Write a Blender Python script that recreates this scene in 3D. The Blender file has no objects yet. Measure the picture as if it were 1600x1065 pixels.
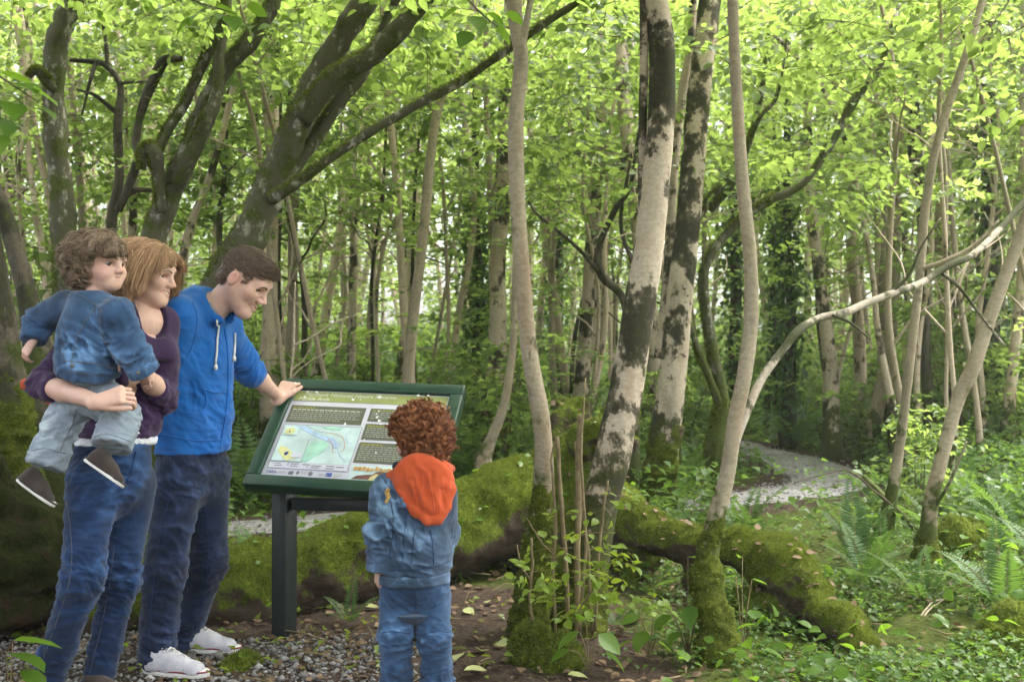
import bpy, math, random
import numpy as np
from mathutils import Vector, Matrix
from mathutils.bvhtree import BVHTree

random.seed(7)
rng = np.random.default_rng(7)
scene = bpy.context.scene
C = scene.collection

# ------------------------------------------------------------------ camera, world, sun, exposure
FPX = 1650.0                      # focal length in pixels of the 1600 x 1065 photograph
CAM = np.array((0.0, 0.0, 1.22))
PITCH = math.atan((555.0 - 532.5) / FPX)
cam_data = bpy.data.cameras.new('camera')
cam_data.sensor_width = 36.0
cam_data.lens = FPX / 1600.0 * 36.0
cam_data.clip_start = 0.05
cam_data.clip_end = 1000.0
cam_data.dof.use_dof = True
cam_data.dof.focus_distance = 4.1
cam_data.dof.aperture_fstop = 4.5
cam = bpy.data.objects.new('camera', cam_data)
cam.location = CAM
cam.rotation_euler = (math.pi / 2 + PITCH, 0, 0)
C.objects.link(cam)
scene.camera = cam

SUN_EL, SUN_AZ = math.radians(60), math.radians(70)   # azimuth clockwise from +Y (view direction)
world = bpy.data.worlds.new('World')
scene.world = world
world.use_nodes = True
wn = world.node_tree.nodes
wl = world.node_tree.links
for n in list(wn):
    wn.remove(n)
w_out = wn.new('ShaderNodeOutputWorld')
w_bg = wn.new('ShaderNodeBackground')
w_sky = wn.new('ShaderNodeTexSky')
w_sky.sky_type = 'NISHITA'
w_sky.sun_disc = False
w_sky.sun_elevation = SUN_EL
w_sky.sun_rotation = SUN_AZ
w_sky.air_density = 1.0
w_sky.dust_density = 6.0
w_sky.ozone_density = 1.0
w_bg.inputs['Strength'].default_value = 0.15
# an overcast sky: the blue is greyed by cloud
w_hsv = wn.new('ShaderNodeHueSaturation')
w_hsv.inputs['Saturation'].default_value = 0.30
wl.new(w_sky.outputs[0], w_hsv.inputs['Color'])
wl.new(w_hsv.outputs[0], w_bg.inputs['Color'])
wl.new(w_bg.outputs[0], w_out.inputs['Surface'])

sun_data = bpy.data.lights.new('sun', 'SUN')
sun_data.energy = 1.5
sun_data.angle = math.radians(14)
sun_data.color = (1.0, 0.95, 0.87)
sun = bpy.data.objects.new('sun', sun_data)
sd = Vector((math.sin(SUN_AZ) * math.cos(SUN_EL), math.cos(SUN_AZ) * math.cos(SUN_EL), math.sin(SUN_EL)))
sun.rotation_euler = (-sd).to_track_quat('-Z', 'Y').to_euler()
sun.location = (0, 0, 30)
C.objects.link(sun)

scene.view_settings.view_transform = 'Standard'
scene.view_settings.look = 'None'
scene.view_settings.exposure = 2.55
scene.view_settings.gamma = 1.0
scene.view_settings.use_curve_mapping = False
scene.render.engine = 'CYCLES'
scene.cycles.max_bounces = 10
scene.cycles.diffuse_bounces = 5
scene.cycles.glossy_bounces = 2
scene.cycles.transmission_bounces = 6
scene.cycles.transparent_max_bounces = 4
scene.cycles.use_denoising = True
scene.cycles.use_adaptive_sampling = True
scene.cycles.adaptive_threshold = 0.02

# ------------------------------------------------------------------ helpers
_F = np.array((0.0, math.cos(PITCH), math.sin(PITCH)))
_U = np.array((0.0, -math.sin(PITCH), math.cos(PITCH)))
_R = np.array((1.0, 0.0, 0.0))


def ray(px, py):
    return _F + (px - 800.0) / FPX * _R + (532.5 - py) / FPX * _U


def at(px, py, Y):
    """the place Y metres in front of the photographer that the photograph shows at px, py"""
    d = ray(px, py)
    return CAM + d * (Y / d[1])


def ppm(Y):
    return FPX / Y


def nrm(v):
    v = np.asarray(v, float)
    return v / (np.linalg.norm(v, axis=-1, keepdims=True) + 1e-12)


def hash3(ix, iy, iz, seed=0):
    h = (ix.astype(np.uint32) * np.uint32(374761393) + iy.astype(np.uint32) * np.uint32(668265263)
         + iz.astype(np.uint32) * np.uint32(2246822519) + np.uint32((seed * 3266489917) & 0xffffffff))
    h = (h ^ (h >> np.uint32(13))) * np.uint32(1274126177)
    h = h ^ (h >> np.uint32(16))
    return h.astype(np.float64) / 4294967295.0 * 2 - 1


def vnoise(P, seed=0):
    P = np.asarray(P, float)
    I = np.floor(P).astype(np.int64)
    f = P - I
    u = f * f * (3 - 2 * f)
    r = 0
    for dx in (0, 1):
        wx = u[..., 0] if dx else 1 - u[..., 0]
        for dy in (0, 1):
            wy = u[..., 1] if dy else 1 - u[..., 1]
            for dz in (0, 1):
                wz = u[..., 2] if dz else 1 - u[..., 2]
                r = r + wx * wy * wz * hash3(I[..., 0] + dx, I[..., 1] + dy, I[..., 2] + dz, seed)
    return r


def fbm(P, octaves=3, seed=0):
    P = np.asarray(P, float)
    r, a = 0, 1.0
    for o in range(octaves):
        r = r + a * vnoise(P * (2.03 ** o) + 17.3 * o, seed + o)
        a *= 0.5
    return r


def sstep(a, b, x):
    t = np.clip((np.asarray(x, float) - a) / (b - a), 0, 1)
    return t * t * (3 - 2 * t)


def mesh_np(name, V, F, mats=(), smooth=True, attrs=None, mat_index=None):
    """a mesh from numpy arrays; F is one (n,3) or (n,4) array or a list of such arrays"""
    Fs = [np.asarray(f, np.int32) for f in (F if isinstance(F, (list, tuple)) else [F]) if len(f)]
    me = bpy.data.meshes.new(name)
    V = np.asarray(V, np.float32)
    me.vertices.add(len(V))
    me.vertices.foreach_set('co', V.ravel())
    nl = sum(f.size for f in Fs)
    npoly = sum(len(f) for f in Fs)
    me.loops.add(nl)
    me.polygons.add(npoly)
    me.loops.foreach_set('vertex_index', np.concatenate([f.ravel() for f in Fs]) if Fs else np.zeros(0, np.int32))
    starts, s = [], 0
    for f in Fs:
        starts.append(s + np.arange(len(f), dtype=np.int32) * f.shape[1])
        s += f.size
    me.polygons.foreach_set('loop_start', np.concatenate(starts) if starts else np.zeros(0, np.int32))
    if smooth:
        me.polygons.foreach_set('use_smooth', np.ones(npoly, bool))
    if mat_index is not None:
        me.polygons.foreach_set('material_index', np.asarray(mat_index, np.int32))
    for m in (mats if isinstance(mats, (list, tuple)) else [mats]):
        me.materials.append(m)
    for k, a in (attrs or {}).items():
        a = np.asarray(a, np.float32)
        if a.ndim == 1:
            at_ = me.attributes.new(k, 'FLOAT', 'POINT')
            at_.data.foreach_set('value', a)
        else:
            at_ = me.attributes.new(k, 'FLOAT_COLOR', 'POINT')
            if a.shape[1] == 3:
                a = np.concatenate([a, np.ones((len(a), 1), np.float32)], 1)
            at_.data.foreach_set('color', a.ravel())
    me.update(calc_edges=True)
    me.validate()
    return me


def obj(name, me, parent=None, loc=None):
    o = bpy.data.objects.new(name, me)
    C.objects.link(o)
    if parent is not None:
        o.parent = parent
    if loc is not None:
        o.location = loc
    return o


def tag(o, label=None, cat=None, group=None, kind=None):
    if label:
        o['label'] = label
    if cat:
        o['category'] = cat
    if group:
        o['group'] = group
    if kind:
        o['kind'] = kind
    return o


def thing(name, label, cat, loc=(0, 0, 0), group=None):
    o = bpy.data.objects.new(name, None)
    o.empty_display_size = 0.1
    o.location = loc
    C.objects.link(o)
    return tag(o, label, cat, group)


def join(parts):
    """[(V,F),...] -> V, [F tri, F quad]"""
    Vs, t, q, n = [], [], [], 0
    for V, F in parts:
        for f in (F if isinstance(F, (list, tuple)) else [F]):
            f = np.asarray(f)
            if len(f):
                (t if f.shape[1] == 3 else q).append(f + n)
        Vs.append(V)
        n += len(V)
    out = []
    if t:
        out.append(np.concatenate(t))
    if q:
        out.append(np.concatenate(q))
    return np.concatenate(Vs), out


def spline(P, n):
    """Catmull-Rom through P (rows may carry radii too), n samples per span"""
    P = np.asarray(P, float)
    Q = np.vstack([2 * P[0] - P[1], P, 2 * P[-1] - P[-2]])
    out = []
    for i in range(len(P) - 1):
        a, b, c, d = Q[i:i + 4]
        t = (np.arange(n) / n)[:, None]
        out.append(0.5 * (2 * b + (c - a) * t + (2 * a - 5 * b + 4 * c - d) * t ** 2 + (3 * b - a - 3 * c + d) * t ** 3))
    out.append(P[-1:])
    return np.vstack(out)


def tube(P, r, sides=8, cap=True, lump=0.0, freq=6.0, seed=0):
    P = np.asarray(P, float)
    r = np.broadcast_to(np.asarray(r, float), (len(P),))
    T = nrm(np.gradient(P, axis=0))
    ref = np.array((1.0, 0.1, 0.0)) if abs(T[0][0]) < 0.8 else np.array((0.0, 1.0, 0.1))
    n0 = nrm(np.cross(T[0], ref))
    Ns = [n0]
    for i in range(1, len(P)):
        v = Ns[-1] - T[i] * np.dot(Ns[-1], T[i])
        Ns.append(nrm(v))
    N = np.array(Ns)
    B = np.cross(T, N)
    a = np.arange(sides) / sides * 2 * math.pi
    dirs = N[:, None, :] * np.cos(a)[None, :, None] + B[:, None, :] * np.sin(a)[None, :, None]
    rr = r[:, None, None] * np.ones((1, sides, 1))
    if lump:
        Q = P[:, None, :] + dirs * rr
        rr = rr * (1 + lump * fbm(Q * freq, 2, seed))[..., None]
    V = (P[:, None, :] + dirs * rr).reshape(-1, 3)
    i = np.arange(len(P) - 1)[:, None] * sides
    j = np.arange(sides)[None, :]
    k = (np.arange(sides)[None, :] + 1) % sides
    F = np.stack([i + j, i + k, i + sides + k, i + sides + j], -1).reshape(-1, 4)
    Fs = [F]
    if cap:
        n = len(V)
        V = np.vstack([V, P[0], P[-1]])
        L = (len(P) - 1) * sides
        c0 = np.stack([np.full(sides, n), (np.arange(sides) + 1) % sides, np.arange(sides)], -1)
        c1 = np.stack([np.full(sides, n + 1), L + np.arange(sides), L + (np.arange(sides) + 1) % sides], -1)
        Fs = [np.concatenate([c0, c1]), F]
    return V, Fs


def box_vf(cx, cy, cz, sx, sy, sz):
    x = np.array([-1, 1]) * sx / 2
    y = np.array([-1, 1]) * sy / 2
    z = np.array([-1, 1]) * sz / 2
    V = np.array([(a + cx, b + cy, c + cz) for a in x for b in y for c in z])
    F = np.array([(0, 1, 3, 2), (4, 6, 7, 5), (0, 4, 5, 1), (2, 3, 7, 6), (0, 2, 6, 4), (1, 5, 7, 3)])
    return V, F


def vnormals(V, Fs):
    N = np.zeros_like(V)
    for F in Fs:
        a, b, c = V[F[:, 0]], V[F[:, 1]], V[F[:, 2]]
        n = np.cross(b - a, c - a) if F.shape[1] == 3 else np.cross(c - a, V[F[:, 3]] - b)
        for q in range(F.shape[1]):
            for ax in range(3):
                N[:, ax] += np.bincount(F[:, q], n[:, ax], minlength=len(V))
    return nrm(N)


# ------------------------------------------------------------------ signed-distance fields, meshed with surface nets
class Field:
    def __init__(self, lo, hi, h):
        self.lo = np.asarray(lo, float)
        self.h = h
        self.n = np.ceil((np.asarray(hi, float) - self.lo) / h).astype(int) + 2
        self.D = np.full(self.n, 0.3, np.float32)

    def _sub(self, lo, hi):
        i0 = np.clip(np.floor((np.asarray(lo) - self.lo) / self.h).astype(int), 0, self.n - 1)
        i1 = np.clip(np.ceil((np.asarray(hi) - self.lo) / self.h).astype(int) + 1, 1, self.n)
        if np.any(i1 <= i0):
            return None, None
        s = tuple(slice(a, b) for a, b in zip(i0, i1))
        ax = [self.lo[k] + self.h * np.arange(i0[k], i1[k]) for k in range(3)]
        P = np.stack(np.meshgrid(*ax, indexing='ij'), -1)
        return s, P

    def _op(self, s, d, k, op):
        A = self.D[s]
        d = d.astype(np.float32)
        if op == 'add':
            if k > 0:
                hh = np.maximum(k - np.abs(A - d), 0) / k
                self.D[s] = np.minimum(A, d) - hh * hh * k * 0.25
            else:
                self.D[s] = np.minimum(A, d)
        else:                                     # subtract
            d = -d
            if k > 0:
                hh = np.maximum(k - np.abs(A - d), 0) / k
                self.D[s] = np.maximum(A, d) + hh * hh * k * 0.25
            else:
                self.D[s] = np.maximum(A, d)

    def cap(self, a, b, ra, rb=None, k=0.02, flat=None, fs=1.0, op='add'):
        """tapered capsule; flat = a direction along which the section is squeezed by fs"""
        a, b = np.asarray(a, float), np.asarray(b, float)
        rb = ra if rb is None else rb
        m = max(ra, rb) * max(1, fs) + k + 2 * self.h + 0.01
        s, P = self._sub(np.minimum(a, b) - m, np.maximum(a, b) + m)
        if s is None:
            return
        ba = b - a
        q = P - a
        t = np.clip((q @ ba) / max(ba @ ba, 1e-9), 0, 1)
        q = q - t[..., None] * ba
        if flat is not None:
            fl = nrm(flat)
            c = q @ fl
            q = q + ((1 / fs - 1) * c)[..., None] * fl
        d = np.sqrt((q * q).sum(-1)) - (ra + (rb - ra) * t)
        if flat is not None:
            d = d * (min(1, fs) * 0.5 + 0.5)
        self._op(s, d, k, op)

    def chain(self, pts, rads, k=0.02, flat=None, fs=1.0):
        for i in range(len(pts) - 1):
            self.cap(pts[i], pts[i + 1], rads[i], rads[i + 1], k, flat, fs)

    def ell(self, c, r, R=None, k=0.02, op='add'):
        c, r = np.asarray(c, float), np.asarray(r, float)
        m = r.max() + k + 2 * self.h + 0.01
        s, P = self._sub(c - m, c + m)
        if s is None:
            return
        q = P - c
        if R is not None:
            q = q @ np.asarray(R)                  # columns of R are the local axes
        k0 = np.sqrt(((q / r) ** 2).sum(-1))
        k1 = np.sqrt(((q / (r * r)) ** 2).sum(-1)) + 1e-9
        self._op(s, k0 * (k0 - 1) / k1, k, op)

    def cut(self, p, n, k=0.0, lo=None, hi=None):
        """remove everything on the side of the plane that n points to (inside the box lo..hi, if given)"""
        p, n = np.asarray(p, float), nrm(n)
        s, P = self._sub(self.lo if lo is None else lo, self.lo + self.h * self.n if hi is None else hi)
        if s is None:
            return
        d = -((P - p) @ n)
        self._op(s, d, k, 'sub')

    def mesh(self):
        D, h = self.D, self.h
        ins = D < 0
        nx, ny, nz = D.shape
        cnt = np.zeros((nx - 1, ny - 1, nz - 1), np.int8)
        for dx in (0, 1):
            for dy in (0, 1):
                for dz in (0, 1):
                    cnt += ins[dx:nx - 1 + dx, dy:ny - 1 + dy, dz:nz - 1 + dz]
        act = (cnt > 0) & (cnt < 8)
        I = np.argwhere(act)
        idx = np.full(cnt.shape, -1, np.int32)
        idx[act] = np.arange(len(I))
        off = np.array([(0, 0, 0), (1, 0, 0), (0, 1, 0), (1, 1, 0), (0, 0, 1), (1, 0, 1), (0, 1, 1), (1, 1, 1)])
        vals = np.stack([D[I[:, 0] + o[0], I[:, 1] + o[1], I[:, 2] + o[2]] for o in off], 1)
        edges = [(0, 1), (2, 3), (4, 5), (6, 7), (0, 2), (1, 3), (4, 6), (5, 7), (0, 4), (1, 5), (2, 6), (3, 7)]
        acc = np.zeros((len(I), 3))
        num = np.zeros(len(I))
        for a, b in edges:
            va, vb = vals[:, a], vals[:, b]
            m = (va < 0) != (vb < 0)
            t = va[m] / (va[m] - vb[m])
            acc[m] += off[a] + t[:, None] * (off[b] - off[a])
            num[m] += 1
        V = self.lo + h * (I + acc / num[:, None])
        Fs = []
        for ax in range(3):
            sl0 = [slice(1, -1)] * 3
            sl1 = [slice(1, -1)] * 3
            sl0[ax] = slice(0, -1)
            sl1[ax] = slice(1, None)
            a, b = ins[tuple(sl0)], ins[tuple(sl1)]
            E = np.argwhere(a != b)
            flip = a[tuple(E.T)]
            o1, o2 = (ax + 1) % 3, (ax + 2) % 3
            e = E.copy()
            e[:, o1] += 1
            e[:, o2] += 1
            def cell(d1, d2):
                c = e.copy()
                c[:, o1] -= d1
                c[:, o2] -= d2
                return idx[c[:, 0], c[:, 1], c[:, 2]]
            q = np.stack([cell(1, 1), cell(0, 1), cell(0, 0), cell(1, 0)], 1)
            q[~flip] = q[~flip][:, ::-1]
            Fs.append(q)
        F = np.concatenate(Fs)
        F = F[(F >= 0).all(1)]
        return V, F


def smooth_mesh(V, F, it=1, w=0.5):
    e = np.concatenate([F[:, [0, 1]], F[:, [1, 2]], F[:, [2, 3]], F[:, [3, 0]]])
    e = np.concatenate([e, e[:, ::-1]])
    deg = np.bincount(e[:, 0], minlength=len(V))[:, None] + 1e-9
    for _ in range(it):
        A = np.stack([np.bincount(e[:, 0], V[e[:, 1], ax], minlength=len(V)) for ax in range(3)], 1) / deg
        V = V + (A - V) * w
    return V


# ------------------------------------------------------------------ materials
def new_mat(name):
    m = bpy.data.materials.new(name)
    m.use_nodes = True
    nt = m.node_tree
    for n in list(nt.nodes):
        nt.nodes.remove(n)
    out = nt.nodes.new('ShaderNodeOutputMaterial')
    return m, nt.nodes, nt.links, out


def ramp(nodes, stops, interp='LINEAR'):
    r = nodes.new('ShaderNodeValToRGB')
    r.color_ramp.interpolation = interp
    el = r.color_ramp.elements
    while len(el) > 1:
        el.remove(el[-1])
    el[0].position = stops[0][0]
    el[0].color = (*stops[0][1], 1)
    for p, c in stops[1:]:
        e = el.new(p)
        e.color = (*c, 1)
    return r


def coords(nodes, links, scale=(1, 1, 1), rnd=True):
    tc = nodes.new('ShaderNodeTexCoord')
    mp = nodes.new('ShaderNodeMapping')
    mp.inputs['Scale'].default_value = scale
    links.new(tc.outputs['Object'], mp.inputs['Vector'])
    if rnd:
        oi = nodes.new('ShaderNodeObjectInfo')
        mu = nodes.new('ShaderNodeMath')
        mu.operation = 'MULTIPLY'
        mu.inputs[1].default_value = 37.0
        links.new(oi.outputs['Random'], mu.inputs[0])
        links.new(mu.outputs[0], mp.inputs['Location'])
    return mp


def noise(nodes, links, vec, scale, detail=4, rough=0.55):
    n = nodes.new('ShaderNodeTexNoise')
    n.inputs['Scale'].default_value = scale
    n.inputs['Detail'].default_value = detail
    n.inputs['Roughness'].default_value = rough
    links.new(vec.outputs[0], n.inputs['Vector'])
    return n


def mix(nodes, links, fac, a, b, mode='MIX'):
    m = nodes.new('ShaderNodeMix')
    m.data_type = 'RGBA'
    m.blend_type = mode
    for s, v in ((0, fac), (6, a), (7, b)):
        if hasattr(v, 'is_output'):
            links.new(v, m.inputs[s])
        elif s == 0:
            m.inputs[0].default_value = v
        else:
            m.inputs[s].default_value = (*v, 1)
    return m.outputs[2]


def bump(nodes, links, height, strength, dist, normal=None):
    b = nodes.new('ShaderNodeBump')
    b.inputs['Strength'].default_value = strength
    b.inputs['Distance'].default_value = dist
    links.new(height, b.inputs['Height'])
    if normal is not None:
        links.new(normal, b.inputs['Normal'])
    return b.outputs[0]


def principled(nodes, links, out, color, rough=0.7, spec=0.3, normal=None, **kw):
    p = nodes.new('ShaderNodeBsdfPrincipled')
    if hasattr(color, 'is_output'):
        links.new(color, p.inputs['Base Color'])
    else:
        p.inputs['Base Color'].default_value = (*color, 1)
    p.inputs['Roughness'].default_value = rough
    p.inputs['Specular IOR Level'].default_value = spec
    for k, v in kw.items():
        p.inputs[k].default_value = v
    if normal is not None:
        links.new(normal, p.inputs['Normal'])
    links.new(p.outputs[0], out.inputs['Surface'])
    return p


def plain(name, color, rough=0.6, spec=0.3, var=0.15, scale=30.0, bmp=0.0, bdist=0.002):
    """a plain surface with a little mottling and relief"""
    m, nd, lk, out = new_mat(name)
    co = coords(nd, lk)
    n = noise(nd, lk, co, scale)
    dark = tuple(c * (1 - var) for c in color)
    lite = tuple(min(1, c * (1 + var)) for c in color)
    r = ramp(nd, [(0.3, dark), (0.7, lite)])
    lk.new(n.outputs['Fac'], r.inputs[0])
    nor = bump(nd, lk, n.outputs['Fac'], bmp, bdist) if bmp else None
    principled(nd, lk, out, r.outputs[0], rough, spec, nor)
    return m


def attr(nodes, name):
    a = nodes.new('ShaderNodeAttribute')
    a.attribute_name = name
    return a


def leaf_mat(name, dark, lite, trans, tw=0.5, rough=0.45):
    """leaf blade: diffuse and translucent, each leaf with its own tint"""
    m, nd, lk, out = new_mat(name)
    t = attr(nd, 'tint')
    oi = nd.new('ShaderNodeObjectInfo')
    ad = nd.new('ShaderNodeMath')
    ad.operation = 'MULTIPLY_ADD'
    ad.inputs[1].default_value = 0.35
    lk.new(oi.outputs['Random'], ad.inputs[0])
    mu = nd.new('ShaderNodeMath')
    mu.operation = 'MULTIPLY'
    mu.inputs[1].default_value = 0.65
    lk.new(t.outputs['Fac'], mu.inputs[0])
    lk.new(mu.outputs[0], ad.inputs[2])
    r1 = ramp(nd, [(0.0, dark), (1.0, lite)])
    lk.new(ad.outputs[0], r1.inputs[0])
    r2 = ramp(nd, [(0.0, tuple(c * 0.5 for c in trans)), (1.0, tuple(min(1, c * 1.2) for c in trans))])
    lk.new(ad.outputs[0], r2.inputs[0])
    p = nd.new('ShaderNodeBsdfPrincipled')
    lk.new(r1.outputs[0], p.inputs['Base Color'])
    p.inputs['Roughness'].default_value = rough
    p.inputs['Specular IOR Level'].default_value = 0.35
    tr = nd.new('ShaderNodeBsdfTranslucent')
    lk.new(r2.outputs[0], tr.inputs['Color'])
    mx = nd.new('ShaderNodeMixShader')
    mx.inputs[0].default_value = tw
    lk.new(p.outputs[0], mx.inputs[1])
    lk.new(tr.outputs[0], mx.inputs[2])
    lk.new(mx.outputs[0], out.inputs['Surface'])
    return m


def bark_mat(name, pale, mid, dark, moss, patch=0.52, band=(5.0, 5.0, 2.2), moss_h=0.5, moss_amt=0.0, bumpy=0.6):
    """bark: pale ground with lenticel flecks, dark lichen patches, moss creeping up from the foot (object z = height)"""
    m, nd, lk, out = new_mat(name)
    co = coords(nd, lk)
    cb = coords(nd, lk, band)
    fine = noise(nd, lk, coords(nd, lk, (34, 34, 62)), 1.0, 5, 0.65)
    base = ramp(nd, [(0.3, mid), (0.62, pale)])
    lk.new(fine.outputs['Fac'], base.inputs[0])
    big = noise(nd, lk, co, 3.0, 3)
    b2 = mix(nd, lk, 0.35, base.outputs[0], mid)
    tone = ramp(nd, [(0.35, (0, 0, 0)), (0.65, (1, 1, 1))])
    lk.new(big.outputs['Fac'], tone.inputs[0])
    col = mix(nd, lk, tone.outputs[0], b2, base.outputs[0])
    pn = noise(nd, lk, cb, 1.0, 10, 0.68)
    pr = ramp(nd, [(patch - 0.012, (0, 0, 0)), (patch + 0.015, (0.82, 0.82, 0.82)), (patch + 0.06, (1, 1, 1))])
    lk.new(pn.outputs['Fac'], pr.inputs[0])
    # broad grey and rusty stains that fade into each other
    sn = noise(nd, lk, coords(nd, lk, (6, 6, 1.6)), 1.0, 6, 0.65)
    sr = ramp(nd, [(0.32, (0.62, 0.62, 0.58)), (0.5, (1, 1, 1)), (0.70, (0.86, 0.78, 0.70))])
    lk.new(sn.outputs['Fac'], sr.inputs[0])
    col = mix(nd, lk, 1.0, col, sr.outputs[0], 'MULTIPLY')
    # the patches: dark lichen shot through with moss
    dn = noise(nd, lk, co, 24.0, 5, 0.7)
    dr = ramp(nd, [(0.38, dark), (0.55, tuple(0.8 * d + 0.2 * g for d, g in zip(dark, moss))), (0.72, tuple(0.6 * d + 0.4 * g + 0.004 for d, g in zip(dark, moss)))])
    lk.new(dn.outputs['Fac'], dr.inputs[0])
    col = mix(nd, lk, pr.outputs[0], col, dr.outputs[0])
    # moss
    sep = nd.new('ShaderNodeSeparateXYZ')
    tc = nd.new('ShaderNodeTexCoord')
    lk.new(tc.outputs['Object'], sep.inputs[0])
    mn = noise(nd, lk, co, 7.0, 5, 0.6)
    ma = nd.new('ShaderNodeMath')
    ma.operation = 'MULTIPLY_ADD'
    ma.inputs[1].default_value = -0.45 / max(moss_h, 0.05)
    ma.inputs[2].default_value = 0.45 + moss_amt
    lk.new(sep.outputs['Z'], ma.inputs[0])
    mx_ = nd.new('ShaderNodeMath')
    mx_.operation = 'MAXIMUM'
    mx_.inputs[1].default_value = moss_amt
    lk.new(ma.outputs[0], mx_.inputs[0])
    mb = nd.new('ShaderNodeMath')
    mb.operation = 'ADD'
    lk.new(mx_.outputs[0], mb.inputs[0])
    lk.new(mn.outputs['Fac'], mb.inputs[1])
    mr = ramp(nd, [(0.62, (0, 0, 0)), (0.72, (1, 1, 1))])
    lk.new(mb.outputs[0], mr.inputs[0])
    mfine = noise(nd, lk, co, 60.0, 3)
    mcol = ramp(nd, [(0.3, tuple(c * 0.45 for c in moss)), (0.7, moss)])
    lk.new(mfine.outputs['Fac'], mcol.inputs[0])
    col = mix(nd, lk, mr.outputs[0], col, mcol.outputs[0])
    nor = bump(nd, lk, fine.outputs['Fac'], bumpy, 0.004)
    nor = bump(nd, lk, pr.outputs[0], 0.5, 0.006, nor)
    nor = bump(nd, lk, mfine.outputs['Fac'], 0.4, 0.006, nor)
    principled(nd, lk, out, col, 0.85, 0.2, nor)
    return m
# ================================================================== materials of the wood
M = {}
M['leaf'] = leaf_mat('leaf_canopy', (0.05, 0.10, 0.018), (0.12, 0.18, 0.04), (0.40, 0.55, 0.11), 0.55)
M['leaf_near'] = leaf_mat('leaf_near', (0.045, 0.11, 0.012), (0.10, 0.18, 0.02), (0.24, 0.42, 0.03), 0.45, 0.4)
M['leaf_yellow'] = leaf_mat('leaf_young', (0.10, 0.17, 0.015), (0.17, 0.24, 0.025), (0.36, 0.48, 0.04), 0.45, 0.4)
M['leaf_herb'] = leaf_mat('leaf_herb', (0.030, 0.078, 0.014), (0.080, 0.14, 0.026), (0.20, 0.34, 0.045), 0.40, 0.45)
M['leaf_ivy'] = leaf_mat('leaf_ivy', (0.030, 0.08, 0.016), (0.075, 0.14, 0.028), (0.16, 0.28, 0.04), 0.35, 0.35)
M['fern'] = leaf_mat('fern_frond', (0.035, 0.085, 0.018), (0.075, 0.15, 0.03), (0.18, 0.32, 0.045), 0.40, 0.5)
M['twig'] = plain('twig', (0.10, 0.075, 0.05), 0.85, 0.15, 0.3, 40)
M['twig_pale'] = plain('twig_pale', (0.36, 0.30, 0.22), 0.85, 0.15, 0.3, 40, 0.4)
M['stem'] = plain('stem_green_brown', (0.17, 0.13, 0.07), 0.8, 0.2, 0.35, 25, 0.4)
M['bark_pale'] = bark_mat('bark_pale', (0.56, 0.46, 0.36), (0.38, 0.30, 0.225), (0.035, 0.032, 0.018), (0.075, 0.095, 0.018), 0.60, (4.5, 4.5, 2.0), 0.9, 0.02)
M['bark_patchy'] = bark_mat('bark_patchy', (0.48, 0.40, 0.31), (0.32, 0.265, 0.20), (0.035, 0.03, 0.018), (0.06, 0.075, 0.014), 0.525, (3.6, 3.6, 2.9), 0.8, 0.03)
M['bark_tan'] = bark_mat('bark_tan', (0.34, 0.285, 0.205), (0.215, 0.18, 0.125), (0.07, 0.06, 0.035), (0.07, 0.09, 0.018), 0.66, (4.5, 4.5, 2.0), 0.75, 0.0)
M['bark_mossy'] = bark_mat('bark_mossy', (0.42, 0.41, 0.36), (0.16, 0.145, 0.11), (0.082, 0.074, 0.052), (0.075, 0.095, 0.017), 0.425, (11, 11, 6.0), 1.5, 0.12, 1.0)
M['bark_dark'] = bark_mat('bark_dark', (0.11, 0.095, 0.07), (0.06, 0.052, 0.038), (0.03, 0.026, 0.018), (0.055, 0.07, 0.014), 0.5, (5, 5, 2.6), 1.5, 0.06, 1.0)
M['bark_banded'] = bark_mat('bark_banded', (0.50, 0.42, 0.33), (0.34, 0.28, 0.21), (0.030, 0.027, 0.016), (0.055, 0.062, 0.016), 0.50, (3.6, 3.6, 3.2), 0.9, 0.03)
BG_BARK = [M['bark_pale'], M['bark_tan'], M['bark_pale'], M['bark_patchy']]


def moss_mat(name, c0, c1, bark):
    """moss over bark: the 'moss' attribute says where it grows"""
    m, nd, lk, out = new_mat(name)
    co = coords(nd, lk, rnd=False)
    n1 = noise(nd, lk, co, 9.0, 5, 0.6)
    n2 = noise(nd, lk, co, 70.0, 4, 0.65)
    cm = ramp(nd, [(0.25, c0), (0.75, c1)])
    lk.new(n1.outputs['Fac'], cm.inputs[0])
    cm2 = mix(nd, lk, 0.55, cm.outputs[0], cm.outputs[0])
    sh = ramp(nd, [(0.3, (0.45, 0.45, 0.40)), (0.7, (1.1, 1.1, 1.0))])
    lk.new(n2.outputs['Fac'], sh.inputs[0])
    cmv = mix(nd, lk, 1.0, cm2, sh.outputs[0], 'MULTIPLY')
    cb = ramp(nd, [(0.3, tuple(c * 0.5 for c in bark)), (0.7, bark)])
    nb = noise(nd, lk, coords(nd, lk, (8, 8, 30), False), 1.0, 5)
    lk.new(nb.outputs['Fac'], cb.inputs[0])
    a = attr(nd, 'moss')
    ad = nd.new('ShaderNodeMath')
    ad.operation = 'ADD'
    lk.new(a.outputs['Fac'], ad.inputs[0])
    n3 = noise(nd, lk, co, 14.0, 5, 0.65)
    lk.new(n3.outputs['Fac'], ad.inputs[1])
    mr = ramp(nd, [(0.86, (0, 0, 0)), (1.02, (1, 1, 1))])
    lk.new(ad.outputs[0], mr.inputs[0])
    col = mix(nd, lk, mr.outputs[0], cb.outputs[0], cmv)
    nor = bump(nd, lk, n2.outputs['Fac'], 0.9, 0.012)
    nor = bump(nd, lk, nb.outputs['Fac'], 0.4, 0.01, nor)
    principled(nd, lk, out, col, 0.95, 0.1, nor)
    return m


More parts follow.
